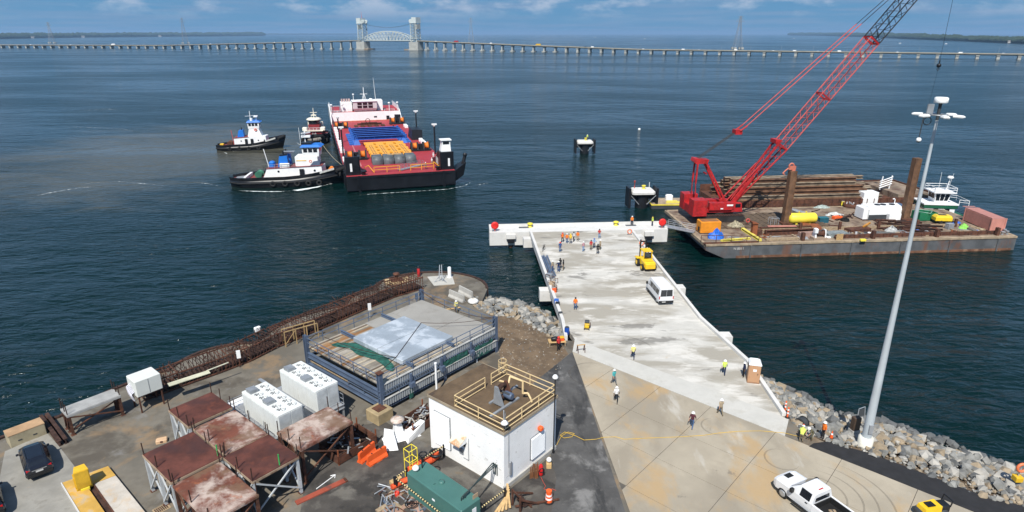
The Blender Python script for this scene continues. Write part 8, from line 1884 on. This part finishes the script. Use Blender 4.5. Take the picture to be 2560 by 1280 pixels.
for k in range(5): obj('rung', MB().tube((-.4, -.35, .3+.3*k), (.4, -.35, .3+.3*k), .025, 4), brighty, t)
t = thing('hose_reel', 'orange oil boom coils with a black hose ring behind the green tank', 'hose reel', tuple(G(1068, 1162, GZ)), R(40))
obj('boom_roll', MB().path([(-1.8, 0, .3), (-.6, .1, .35), (.4, 0, .3), (1.2, .2, .35)], .32, 8), M('boom orange', (.75, .1, .03), .6), t); obj('hose_ring', MB().torus((.9, 0, .75), .5, .12, 16, 6), black, t); obj('hub', MB().lathe([(.25, .5), (.25, .85)], (.9, 0, 0), 10), M('boom hub', (.75, .12, .04), .5), t)
t = thing('orange_boom', 'orange oil boom lying with cardboard beside the yellow ladder', 'oil boom', tuple(G(1008, 1212, GZ)), R(38))
obj('roll', MB().path([(-1.0, 0, .25), (0, .1, .25), (.9, 0, .25)], .24, 8), MATS['boom orange'], t); obj('cardboard', MB().box(-.8, .2, .3, .8, .02, .3), woodn, t)
# red brown oil drum lids, debris heap
rd = random.Random(4)
for k in range(62):
    px, py = rd.uniform(950, 1058), rd.uniform(1218, 1280); p = G(px, py, GZ); kind = k % 4
    lab = ('silver pipe offcut', 'grey metal bracket', 'brown board scrap', 'rusty scrap strip')[kind] + ' in the litter heap before the green tank'
    t = thing(('pipe_offcut', 'metal_bracket', 'board_scrap', 'scrap_strip')[kind], lab, 'scrap', p, rd.uniform(0, 6.2), 'scrap litter before the green tank')
    if kind == 0: obj('tube', MB().tube((-.5, 0, .07), (.5 + rd.random()*.5, 0, .07 + rd.random()*.3), .05, 6), galv, t); obj('coupling', MB().tube((-.52, 0, .07), (-.4, 0, .07), .07, 6), alum, t)
    elif kind == 1: obj('arm', MB().beam((-.3, 0, .05), (.3, 0, .3), .1, .05), alum, t); obj('foot', MB().box(-.4, -.1, -.15, .15, 0, .05), blueg, t)
    elif kind == 2: obj('board', MB().box(-.45, .45, -.2, .2, .02, .06 + rd.random()*.1), rd.choice((wood, M('pink brown board', (.38, .24, .18), .8))), t); obj('batten', MB().box(-.4, -.3, -.22, .22, 0, .1), wood, t)
    else: obj('strip', MB().beam((-.6, 0, .05), (.5, .1, .2), .07, .03), rust, t); obj('bent_end', MB().beam((.5, .1, .2), (.7, .3, .3), .07, .03), rust, t)
t = thing('fan_guard', 'round black fan guard lying in the litter heap', 'fan guard', tuple(G(1030, 1262, GZ+.1)), 0)
for r_ in (.2, .38, .52): obj('ring', MB().torus((0, 0, .12), r_, .03, 16, 4), black, t)
obj('spoke', MB().beam((-.5, 0, .12), (.5, 0, .12), .04, .04).beam((0, -.5, .12), (0, .5, .12), .04, .04), black, t)
t = thing('red_bucket', 'small red bucket standing in the litter heap', 'bucket', tuple(G(993, 1240, GZ)), 0); obj('pail', MB().lathe([(.16, 0), (.2, .4), (.17, .4), (.14, .05)], (0, 0, 0), 12), M('bucket red', (.6, .04, .02), .5), t); obj('handle', MB().torus((0, 0, .4), .19, .015, 12, 4, 'y'), galv, t)
# right of the building: drum, frame, timbers, extinguisher
t = thing('traffic_drum', 'orange traffic drum with white bands standing on the old asphalt', 'traffic drum', tuple(G(1372, 1254, GZ)))
obj('base', MB().lathe([(.42, 0), (.42, .08)], (0, 0, 0), 16), blackr, t)
for k, (z0, z1, mt_) in enumerate(((.08, .3, orange), (.3, .45, white), (.45, .6, orange), (.6, .75, white), (.75, 1.05, orange))): obj('band', MB().lathe([(.29-.015*k, z0), (.285-.015*k, z1)], (0, 0, 0), 16), mt_, t)
t = thing('rusty_winch_frame', 'rusty steel winch frame lying between the building and traffic drum', 'steel frame', tuple(G(1312, 1262, GZ)), R(35))
for a, b_ in (((-.8, -.5, 0), (-.8, -.5, 1.5)), ((-.8, .5, 0), (-.8, .5, 1.5)), ((-.8, -.5, 1.4), (-.8, .5, 1.4)), ((-.8, -.5, 1.2), (.9, -.6, .1)), ((-.8, .5, 1.2), (1.2, .6, .1)), ((-.9, 0, .3), (2.4, -1.2, .2)), ((.2, -.6, .1), (.2, .7, .1))): obj('member', MB().beam(a, b_, .12, .12), rust, t)
obj('drum', MB().lathe([(.3, -.4), (.2, -.35), (.2, .35), (.3, .4)], (-.2, 0, .5), 12, 'y'), rustdk, t)
for k in range(5):
    t = thing('timber_board', 'pale timber board leaning in the stack by the striped rail corner', 'board', tuple(G(1252+k*5, 1268-k*3, GZ)), R(60+k*9), 'timber boards by the striped rail'); obj('board', MB().beam((-.9, 0, .1+.04*k), (1.3, 0, .5+.05*k), .16, .05), woodn, t); obj('cleat', MB().box(-.6, -.45, -.12, .12, .03, .14), wood, t)
t = thing('fire_extinguisher', 'red wheeled fire extinguisher standing against the white wall', 'fire extinguisher', tuple(G(1352, 1190, GZ)), .3)
obj('cylinder', MB().lathe([(.16, .15), (.18, .3), (.18, 1.0), (.08, 1.15)], (0, 0, 0), 12), M('extinguisher red', (.6, .02, .02), .35), t); obj('wheel', MB().lathe([(.15, -.03), (.15, .03)], (.2, 0, .15), 10, 'y'), blackr, t); obj('wheel', MB().lathe([(.15, -.03), (.15, .03)], (-.2, 0, .15), 10, 'y'), blackr, t); obj('hose', MB().torus((0, -.2, .7), .2, .03, 12, 5, 'y'), black, t)
t = thing('copper_pipe_rack', 'rack of brown copper pipe ends beside the fire extinguisher', 'pipe rack', tuple(G(1335, 1196, GZ)), .4)
for k in range(7): obj('pipe', MB().tube((-.3+.1*k, rnd.uniform(-.1, .1), 0), (-.3+.1*k + rnd.uniform(-.1, .1), .1, 1.1+rnd.uniform(-.2, .3)), .04, 6), M('copper brown', (.30, .13, .06), .5, metal=.4), t)
obj('rail', MB().beam((-.4, .12, .6), (.5, .12, .6), .06, .06), wood, t)
t = thing('floodlight_ball', 'white globe lamp on a tan stand at the building foot', 'lamp', tuple(G(1372, 1168, GZ)), 0); obj('globe', MB().ball((0, 0, .75), .22, 12), white, t); obj('stand', MB().bbox(-.22, .22, -.22, .22, 0, .5, .04), woodn, t)
# hose of red on the ground
obj('red_hose', MB().path([G(x, y, GZ+.03) for x, y in ((1352, 1192), (1358, 1205), (1364, 1215), (1360, 1222), (1372, 1228), (1380, 1222), (1390, 1226))], .02, 5), M('red hose', (.5, .08, .05), .6), label='thin red hose lying between the extinguisher and the traffic drum', cat='hose')
# red plank, small white marker and orange cover on the ground
t = thing('red_plank', 'long faded red steel plank lying on the ground past the tables', 'plank', tuple(G(820, 1222, GZ)), R(40)); obj('plank', MB().box(-2.6, 1.4, -.25, .25, 0, .1), M('faded red plank', (.32, .07, .04), .8, stains=[((.12, .06, .05), 1, .5, .65, .7)]), t); obj('end_plate', MB().box(1.4, 1.6, -.27, .27, 0, .12), rust, t)
t = thing('white_rod', 'bent white rod with a hooked tip lying near the red plank', 'rod', tuple(G(815, 1205, GZ+.02)), R(58)); obj('rod', MB().tube((-1.0, 0, .03), (1.0, 0, .03), .035, 5), white, t); obj('hook', MB().path([(.7, -.25, .03), (1.0, 0, .03), (.7, .25, .03)], .035, 5), white, t)
t = thing('valve_cover', 'small tan and orange valve cover on the ground beside the steel tables', 'valve cover', tuple(G(405, 1104, GZ)), .4); obj('box', MB().bbox(-.45, .45, -.3, .3, 0, .3, .06), M('tan cover', (.6, .4, .24), .6), t); obj('hinge', MB().box(-.1, .1, -.34, -.3, .1, .25), rust, t)
t = thing('drain_grate', 'square rusty drain grate with tan frame in the ground', 'drain grate', tuple(G(404, 1272, GZ)), YA); obj('frame', MB().box(-.55, .55, -.4, .4, 0, .02), M('tan frame', (.38, .28, .17), .8), t)
for k in range(7): obj('bar', MB().box(-.45+k*.13, -.38+k*.13, -.3, .3, .02, .04), rustdk, t)
# ---- slabs at the near corner, SUV, yellow cabinet
sheet('parking_pad', [G(x, y)[:2] for x, y in ((12, 1128), (78, 1098), (118, 1082), (150, 1118))] + [(-22, 31), (-32, 27)], GZ+.03, M('pale parking concrete', (.27, .26, .23), .85, var=.2, scale=.5, stains=[((.15, .135, .11), .5, .55, .7, .7), ((.33, .27, .2), .6, .62, .75, .5)]), .06, kind='structure')
ys = [G(x, y, 3.25) for x, y in ((152, 1208), (270, 1165), (365, 1283), (232, 1340))]
t = thing('crane_rail_base', 'yellow and white painted concrete base with a slot for the yellow cabinet', 'concrete base', (0, 0, 0))
yc_ = M('worn yellow concrete', (.55, .33, .07), .85, var=.2, scale=.6, stains=[((.42, .36, .27), .6, .5, .64, .75), ((.25, .12, .04), .9, .6, .72, .6)]); ypw = M('worn white concrete', (.50, .46, .40), .85, var=.15, scale=.6, stains=[((.5, .3, .1), .5, .52, .68, .6), ((.33, .28, .2), .8, .6, .75, .5)])
def lp4(q, u, v): return q[0].lerp(q[1], u).lerp(q[3].lerp(q[2], u), v)
def block(u0, u1, v0, v1, z1, mat, nm):
    c4 = [lp4(ys, u, v) for u, v in ((u0, v0), (u0, v1), (u1, v1), (u1, v0))]; obj(nm, MB().prism([(p.x, p.y) for p in c4], GZ-.05, z1), mat, t)
block(0, .02, 0, 1.3, 3.3, concl, 'edge_strip'); block(.025, .40, 0, 1.3, 3.25, yc_, 'yellow_slab'); block(.40, .52, .22, 1.3, 3.02, rustdk, 'slot'); block(.40, 1, 0, .215, 3.25, yc_, 'yellow_end'); block(.525, 1, .22, 1.3, 3.25, ypw, 'white_slab'); block(.52, .545, .22, 1.3, 3.28, rust, 'rail')
t = thing('yellow_cabinet', 'yellow steel crane stop cabinet standing on the yellow base', 'cabinet', (*lp4(ys, .36, .2).xy, 3.25), R(40))
obj('body', MB().loft([[(-.5, -.45, .15), (.5, -.45, .15), (.5, .45, .15), (-.5, .45, .15)], [(-.5, -.45, 1.7), (.5, -.45, 1.7), (.35, .45, 1.7), (-.35, .45, 1.7)]]), yellow, t); obj('front_plate', MB().box(-.45, .45, -.5, -.45, .2, 1.65), M('ochre plate', (.58, .36, .03), .5), t); obj('foot', MB().box(-.3, .3, -.6, -.3, -.1, .15), brighty, t)
for k in range(4): obj('side_rib', MB().box(-.58, -.5, -.3+.18*k, -.22+.18*k, .2, 1.2), yellow, t)
obj('base', MB().box(-.55, .55, -.4, .5, 0, .15), yellow, t)
def suv(loc, rz, label, nm='suv'):
    t = thing(nm, label, 'car', loc, rz)
    st = [(-2.35, .80, .84, .5, .92, .7, 1.0), (-2.2, .88, .92, .4, .98, .70, 1.12), (-1.85, .9, .94, .35, 1.0, .66, 1.55), (-1.5, .9, .95, .35, 1.0, .64, 1.63), (.4, .92, .95, .35, 1.0, .65, 1.64), (.65, .92, .95, .35, 1.0, .64, 1.58), (1.35, .9, .93, .35, .98, .72, 1.06), (2.1, .85, .86, .38, .85, .6, .92), (2.35, .7, .72, .45, .7, .45, .74)]
    car_body(t, st, carb); side_glass(t, st, ((-1.6, -.75), (-.65, .2), (.28, .85)), .1, .84)
    panel(t, 'rear_window', [(-2.18, .62, 1.14), (-1.92, .58, 1.5), (-1.92, -.58, 1.5), (-2.18, -.62, 1.14)], glass); panel(t, 'windscreen', [(.72, -.58, 1.55), (1.28, -.66, 1.12), (1.28, .66, 1.12), (.72, .58, 1.55)], glass)
    for s_ in (-1, 1): obj('tail_lamp', MB().box(-2.33, -2.1, s_*.72-.12, s_*.72+.12, .92, 1.06), taill, t); obj('mirror', MB().bbox(.75, .9, s_*1.05-.1, s_*1.05+.1, 1.0, 1.15, .03), carb, t); obj('roof_rail', MB().beam((-1.4, s_*.58, 1.69), (.3, s_*.58, 1.69), .04, .04), black, t)
    obj('number_plate', MB().box(-2.38, -2.35, -.25, .25, .75, .88), plate, t); obj('chrome_strip', MB().box(-2.37, -2.33, -.5, .5, .93, .97), galv, t); obj('rear_bumper', MB().box(-2.42, -2.3, -.85, .85, .4, .65), trim, t)
    for x in (-1.4, 1.4):
        for y in (-.83, .83): wheel(t, x, y, .36, .23)
    return t
suv((*((G(90, 1175, GZ)+Vector((-.3, .6, 0))).xy), GZ+.03), R(133), 'black estate car parked on the pale pad by the water edge')
suv((*G(-28, 1265, GZ).xy, GZ), R(133), 'dark car mostly cut off, parked on the asphalt beyond the parking pad', 'parked_car')
t = thing('concrete_footing', 'long tan concrete block lying at the water edge beside the black car', 'concrete block', (*((G(56, 1105, GZ)+Vector((0, .6, 0))).xy), GZ), YA)
obj('block', MB().bbox(-1.35, 1.35, -.7, .7, 0, 1.1, .05), M('tan block', (.38, .33, .22), .85, var=.2, stains=[((.2, .18, .1), .8, .55, .7, .6)]), t); obj('lid', MB().box(-1.36, 1.36, -.71, .71, 1.1, 1.16), M('rusty tan top', (.42, .27, .15), .8), t)
for x in (-.6, .5): obj('lifting_slot', MB().box(x-.15, x+.15, -.72, -.69, .4, .5), darkgrey, t)
p0_, p1_ = G(112, 1046, GZ), G(160, 1112, GZ); d_ = p1_-p0_
t = thing('rail_girder', 'pair of dark rusty girders lying from the water edge toward the black car', 'girder', p0_, math.atan2(d_.y, d_.x))
for y in (-.22, .22): obj('girder', MB().ibeam((0, y, .25), (d_.length, y, .25), .3, .5, .05), rustdk, t)
t = thing('timber_baulk', 'stack of rusty plates at the water edge beside the girder pair', 'steel plate', tuple(G(98, 1056, GZ)), YA); 
for k in range(3): obj('plate', MB().box(-.9+.1*k, .9, -.5, .5-.1*k, .12*k, .1+.12*k), rust, t)
# ================================================================ people
import bmesh
skinm = M('skin', (.42, .25, .17), .6, var=.08); skind = M('skin dark', (.12, .065, .04), .6, var=.08)
boots = M('work boots', (.07, .045, .03), .8); hairm = M('dark hair', (.02, .014, .01), .7)
cl_col = {'blue': (.03, .07, .2), 'jean': (.06, .11, .22), 'black': (.012, .012, .014), 'tan': (.36, .29, .2), 'grey': (.16, .16, .16), 'khaki': (.2, .16, .1), 'white': (.7, .7, .7), 'orange': (.8, .18, .02), 'lime': (.55, .68, .12), 'paleyellow': (.68, .62, .22), 'yellow': (.75, .5, .05), 'red': (.45, .03, .03), 'teal': (.06, .35, .36), 'plum': (.08, .02, .03), 'navy': (.012, .02, .06), 'lblue': (.2, .32, .5), 'olive': (.12, .11, .06), 'pink': (.45, .25, .28)}
cloth = lambda k: M('cloth ' + k, cl_col[k], .85, var=.18, scale=6)
def pose_mesh(P):
    """P: joint dict -> skinned continuous body mesh, faces tagged skin / shirt / trousers / boots"""
    bones = [('pelvis', 'spine', 1), ('spine', 'chest', 1), ('chest', 'neck', 1), ('neck', 'head', 0), ('head', 'crown', 0), ('head', 'nose', 0)]
    for s in 'LR': bones += [('chest', 'sh'+s, 1), ('sh'+s, 'el'+s, 1), ('el'+s, 'wr'+s, 0), ('wr'+s, 'ha'+s, 0), ('pelvis', 'hip'+s, 2), ('hip'+s, 'kn'+s, 2), ('kn'+s, 'an'+s, 2), ('an'+s, 'to'+s, 3)]
    for s in 'LR':
        w_, h = Vector(P['wr'+s]), Vector(P['ha'+s]); d = (h-w_).normalized(); sd = d.orthogonal().normalized()
        for i, (o, l_) in enumerate(((-.035, .07), (-.012, .085), (.012, .08), (.034, .065))): P['f%d%s' % (i, s)] = tuple(h + sd*o + d*l_); bones.append(('ha'+s, 'f%d%s' % (i, s), 0))
        P['th'+s] = tuple(w_ + sd*-.06 + d*.06); bones.append(('wr'+s, 'th'+s, 0))
    rad = {'pelvis': (.15, .12), 'spine': (.145, .11), 'chest': (.17, .12), 'neck': (.062, .062), 'head': (.095, .105), 'crown': (.075, .085), 'nose': (.018, .02)}
    for s in 'LR': rad.update({'sh'+s: (.075, .075), 'el'+s: (.05, .05), 'wr'+s: (.034, .034), 'ha'+s: (.042, .025), 'hip'+s: (.1, .1), 'kn'+s: (.068, .068), 'an'+s: (.05, .05), 'to'+s: (.045, .04), 'th'+s: (.012, .012), **{'f%d%s' % (i, s): (.010, .010) for i in range(4)}})
    names = list(dict.fromkeys([b for q in bones for b in q[:2]])); idx = {n: i for i, n in enumerate(names)}
    me = bpy.data.meshes.new('skeleton'); me.from_pydata([P[n] for n in names], [(idx[a], idx[b]) for a, b, _ in bones], [])
    o = bpy.data.objects.new('skeleton', me); COL.objects.link(o)
    md = o.modifiers.new('skin', 'SKIN'); sv = me.skin_vertices[0].data if me.skin_vertices else None
    if sv is None:
        bm = bmesh.new(); bm.from_mesh(me); bm.verts.layers.skin.verify(); bm.to_mesh(me); bm.free(); sv = me.skin_vertices[0].data
    for n in names: sv[idx[n]].radius = rad[n]; sv[idx[n]].use_root = (n == 'pelvis')
    md.use_smooth_shade = True; ss = o.modifiers.new('sub', 'SUBSURF'); ss.levels = 1; ss.render_levels = 1
    dg = bpy.context.evaluated_depsgraph_get(); res = bpy.data.meshes.new_from_object(o.evaluated_get(dg)); COL.objects.unlink(o); bpy.data.objects.remove(o)
    zmin = min(v.co.z for v in res.vertices)
    for v in res.vertices: v.co.z -= zmin
    dz = Vector((0, 0, zmin)); segs = [(Vector(P[a]), Vector(P[b]), t, rad[a][0]) for a, b, t in bones]; tags = []
    for p in res.polygons:
        c = p.center + dz; best = (9, 0)
        for a, b, t, r_ in segs:
            d = b-a; u = max(0, min(1, (c-a).dot(d)/d.length_squared)); k = (c-(a+d*u)).length - r_*.55
            if k < best[0]: best = (k, t)
        tags.append(best[1])
    for _ in range(4): res.materials.append(skinm)
    res.polygons.foreach_set('material_index', tags); res.update()
    # vest: shell lifted off the torso faces
    vm_ = MB(); tv = [p for p in res.polygons if tags[p.index] == 1 and abs((p.center+dz - Vector(P['chest'])).dot(Vector((1, 0, 0)))) < .23 and (p.center.z+zmin) > P['pelvis'][2]-.02]
    mp_ = {}; vs = []; fs = []
    for p in tv:
        f_ = []
        for i in p.vertices:
            if i not in mp_: mp_[i] = len(vs); v = res.vertices[i]; vs.append(tuple(v.co + v.normal*.018))
            f_.append(mp_[i])
        fs.append(tuple(f_))
    hd = Vector(P['head']) - dz; cr = Vector(P['crown']) - dz
    return res, (vs, fs), hd, cr
def base_pose(**kw):
    P = {'pelvis': (0, 0, .95), 'spine': (0, 0, 1.12), 'chest': (0, 0, 1.34), 'neck': (0, .01, 1.5), 'head': (0, -.01, 1.60), 'crown': (0, .0, 1.70), 'nose': (0, -.115, 1.61),
         'shL': (.19, 0, 1.42), 'elL': (.25, .03, 1.14), 'wrL': (.26, -.03, .90), 'haL': (.26, -.05, .81), 'shR': (-.19, 0, 1.42), 'elR': (-.25, .03, 1.14), 'wrR': (-.26, -.03, .90), 'haR': (-.26, -.05, .81),
         'hipL': (.1, 0, .9), 'knL': (.115, -.02, .5), 'anL': (.12, .02, .09), 'toL': (.14, -.14, .04), 'hipR': (-.1, 0, .9), 'knR': (-.115, -.02, .5), 'anR': (-.12, .02, .09), 'toR': (-.14, -.14, .04)}
    P.update(kw); return P
POSES = {
 'stand': base_pose(),
 'walk': base_pose(knL=(.11, -.2, .54), anL=(.11, -.30, .12), toL=(.11, -.46, .08), knR=(-.11, .08, .5), anR=(-.11, .34, .14), toR=(-.11, .22, .05), elL=(.25, .12, 1.17), wrL=(.26, .2, .96), haL=(.26, .22, .87), elR=(-.25, -.1, 1.16), wrR=(-.25, -.25, .98), haR=(-.25, -.29, .9)),
 'hips': base_pose(elL=(.42, .06, 1.18), wrL=(.22, -.06, 1.0), haL=(.16, -.1, .97), elR=(-.42, .06, 1.18), wrR=(-.22, -.06, 1.0), haR=(-.16, -.1, .97)),
 'phone': base_pose(elL=(.3, -.12, 1.2), wrL=(.14, -.2, 1.42), haL=(.1, -.18, 1.5), elR=(-.28, -.06, 1.16), wrR=(-.12, -.26, 1.15), haR=(-.05, -.28, 1.17)),
 'crossed': base_pose(elL=(.27, -.06, 1.15), wrL=(.02, -.22, 1.2), haL=(-.06, -.22, 1.22), elR=(-.27, -.06, 1.15), wrR=(-.02, -.26, 1.15), haR=(.06, -.25, 1.16)),
 'wide': base_pose(knL=(.19, -.03, .5), anL=(.26, .02, .09), toL=(.3, -.14, .04), knR=(-.19, -.03, .5), anR=(-.26, .02, .09), toR=(-.3, -.14, .04), elL=(.34, 0, 1.16), wrL=(.36, -.1, .94), haL=(.36, -.14, .86), elR=(-.34, 0, 1.16), wrR=(-.36, -.1, .94), haR=(-.36, -.14, .86)),
 'bend': base_pose(pelvis=(0, .12, .86), spine=(0, 0, 1.0), chest=(0, -.18, 1.14), neck=(0, -.3, 1.24), head=(0, -.38, 1.28), crown=(0, -.45, 1.36), nose=(0, -.47, 1.24), shL=(.19, -.24, 1.18), elL=(.22, -.34, .92), wrL=(.16, -.46, .74), haL=(.14, -.5, .67), shR=(-.19, -.24, 1.18), elR=(-.22, -.34, .92), wrR=(-.16, -.46, .74), haR=(-.14, -.5, .67), hipL=(.1, .1, .82), knL=(.12, -.05, .46), anL=(.12, .03, .09), hipR=(-.1, .1, .82), knR=(-.12, -.05, .46), anR=(-.12, .03, .09)),
}
PM = {k: pose_mesh(v) for k, v in POSES.items()}
hatmb = lambda: MB().lathe([(.175, -.01), (.15, .0), (.145, .05), (.115, .11), (.05, .145)], (0, 0, 0), 14)
hat_me = {}
def person(p, face, pose, shirt, trousers, label, hat='white', vest=None, skin=skinm, group=None, scale=1.0):
    """face: heading in degrees the person looks towards (0 = +x)"""
    me, (vs, fs), hd, cr = PM[pose]
    o = bpy.data.objects.new('person', me); COL.objects.link(o); tag(o, label, 'person', group)
    o.location = p; o.rotation_euler = (0, 0, R(face+90)); o.scale = (scale,)*3
    for i, mt_ in enumerate((skin, cloth(shirt), cloth(trousers), boots)): o.material_slots[i].link = 'OBJECT'; o.material_slots[i].material = mt_
    d = (cr-hd).normalized(); c_ = hd + (cr-hd)*.55
    if hat:
        if hat not in hat_me: hat_me[hat] = hatmb().mesh('hard_hat', {'white': M('hard hat white', (.78, .78, .76), .35), 'red': M('hard hat red', (.6, .03, .02), .35), 'yellow': M('hard hat yellow', (.75, .55, .05), .35), 'blue': M('hard hat blue', (.03, .12, .45), .35)}[hat])
        h = bpy.data.objects.new('hard_hat', hat_me[hat])
    else:
        if 'hair' not in hat_me: hat_me['hair'] = MB().lathe([(.118, -.04), (.122, .02), (.105, .09), (.04, .125)], (0, 0, 0), 14).mesh('hair', hairm)
        h = bpy.data.objects.new('hair', hat_me['hair'])
    COL.objects.link(h); h.parent = o; h.location = c_ + Vector((0, .0, 0)); h.rotation_euler = d.to_track_quat('Z', 'Y').to_euler()
    if vest:
        k = ('vest', pose, vest)
        if k not in hat_me: hat_me[k] = MB().add(vs, fs, True).mesh('vest', cloth(vest))
        v = bpy.data.objects.new('vest', hat_me[k]); COL.objects.link(v); v.parent = o
    return o
A_Z = 3.0
def pp(px, py, z=A_Z): return G(px, py, z)
# on the apron and pier (foot pixel, heading, pose, ...)
for q in (
 ((1540, 1005), -100, 'walk', 'white', 'black', 'person in white shirt and black trousers walking on the tan apron', 'white', None, skind),
 ((1534, 960), -60, 'walk', 'teal', 'grey', 'person in teal shirt and grey trousers walking on the tan apron', 'white', None, skinm),
 ((1582, 897), 80, 'walk', 'paleyellow', 'navy', 'person in pale yellow shirt walking away across the approach deck', 'white', None, skinm),
 ((1809, 936), 70, 'walk', 'white', 'navy', 'person in lime vest walking near the portable toilet', 'white', 'lime', skinm),
 ((1729, 1070), 60, 'walk', 'plum', 'jean', 'person in dark shirt and blue jeans walking over the apron joint', 'white', None, skinm),
 ((1800, 1037), 100, 'walk', 'tan', 'khaki', 'person in tan shirt stepping onto the pale approach slab', 'white', None, skinm),
 ((1858, 942), 180, 'stand', 'navy', 'black', 'person in dark clothes half hidden behind the portable toilet', 'white', None, skind),
 ((1438, 774), -95, 'stand', 'orange', 'jean', 'person in orange vest and jeans standing alone on the pier', None, 'orange', skinm),
 ((1396, 876), 120, 'stand', 'red', 'black', 'person in red vest and black trousers by the pallet bench', 'red', 'red', skind),
 # trio by the kerb
 ((1381, 679), -40, 'stand', 'tan', 'jean', 'person in tan shirt and jeans in the trio by the pier kerb', 'white', None, skinm),
 ((1396, 680), 60, 'hips', 'navy', 'blue', 'person all in navy blue in the trio by the pier kerb', 'white', None, skinm),
 ((1400, 672), 100, 'stand', 'black', 'black', 'person all in black behind the navy one in the trio by the kerb', None, None, skind),
 ((1408, 676), 160, 'stand', 'black', 'khaki', 'person in black jacket and khaki trousers in the trio by the kerb', None, None, skinm),
 # group near the head
 ((1406, 606), -60, 'wide', 'red', 'black', 'person in orange vest and black trousers on the outer side of the group', 'red', 'orange', skinm),
 ((1417, 608), -110, 'stand', 'orange', 'jean', 'person in orange vest and jeans second in the group at the pier head', 'white', 'orange', skinm),
 ((1426, 609), -120, 'stand', 'yellow', 'grey', 'person in yellow vest and grey trousers in the group at the pier head', 'yellow', 'yellow', skinm),
 ((1434, 604), 190, 'stand', 'white', 'black', 'person in white shirt and dark trousers in the group at the pier head', None, None, skind),
 ((1444, 602), -90, 'stand', 'orange', 'tan', 'person in orange shirt and tan trousers at the end of the group', None, 'orange', skinm),
 ((1400, 630), 90, 'stand', 'blue', 'jean', 'person in red hat and blue clothes standing between group and trio', 'red', None, skinm),
 ((1458, 629), -60, 'stand', 'pink', 'lblue', 'person in pinkish shirt and light blue jeans on the pier', 'white', None, skinm),
 ((1477, 625), -80, 'stand', 'red', 'khaki', 'person in red shirt and khaki trousers on the pier', None, None, skinm),
 ((1485, 621), -100, 'hips', 'lblue', 'navy', 'person in light blue shirt with hands on hips on the pier', 'blue', None, skinm),
 ((1494, 635), 90, 'stand', 'black', 'black', 'person all in black standing before the blue shirted one', None, None, skind),
 ((1500, 624), 200, 'stand', 'tan', 'olive', 'person in tan shirt and olive trousers beside the one in black', 'white', None, skinm),
 ((1498, 596), -100, 'phone', 'black', 'lblue', 'person in black top and light jeans taking a photo near the pier head', None, 'red', skinm)):
    (x, y), f_, ps, sh, tr, lab, hat, vest, sk = q; person(pp(x, y), f_, ps, sh, tr, lab, hat, vest, sk)
person(headw(10.4, 2.9, 3.05), -100, 'stand', 'yellow', 'black', 'person in yellow and orange vest standing on the pier head edge', 'white', 'orange')
person(headw(14.1, 2.2, 3.02), 200, 'stand', 'lime', 'navy', 'person in lime vest standing at the gangway end of the pier head', 'yellow', 'lime')
person(tuple(G(2002, 1104, 2.96)), 60, 'bend', 'lime', 'khaki', 'person in lime shirt bending over the hole by the rocks', 'white', 'lime')
person(tuple(G(2026, 1100, 2.96)), 200, 'bend', 'olive', 'olive', 'person in olive clothes crouched between the lime and orange workers', 'white')
person(tuple(G(2056, 1096, 2.96)), 190, 'stand', 'orange', 'black', 'person in orange shirt standing at the rocks beside the light mast', 'white', 'orange')
person(tuple(G(1141, 782, GZ)), -80, 'walk', 'paleyellow', 'olive', 'person in pale vest walking at the far corner of the steel platform', 'white', 'paleyellow')
# on the boats
person(rbw(6.6, 3.6), -110, 'stand', 'grey', 'grey', 'person in grey standing by the yellow railing on the red barge', 'white')
person(rbw(9.2, 9.0), -120, 'stand', 'white', 'tan', 'person in pale clothes standing on the red deck behind the horn', 'white')
person(rbw(11.0, 16.5), -90, 'stand', 'white', 'white', 'person in white clothes standing below the lookout cabin', 'white')
person(rbw(8.8, 62), -100, 'stand', 'red', 'black', 'person in red vest standing beside the blue beam frames', 'white', 'red')
person(rbw(7.6, 78), -100, 'stand', 'black', 'black', 'person in dark clothes standing on the red deck behind the blue frames', 'red')
dq = G(1462, 385, 0); person((dq.x+.9, dq.y+2.4, 4.21), -100, 'stand', 'lime', 'navy', 'person in lime vest standing on the lone mooring dolphin', 'white', 'lime')
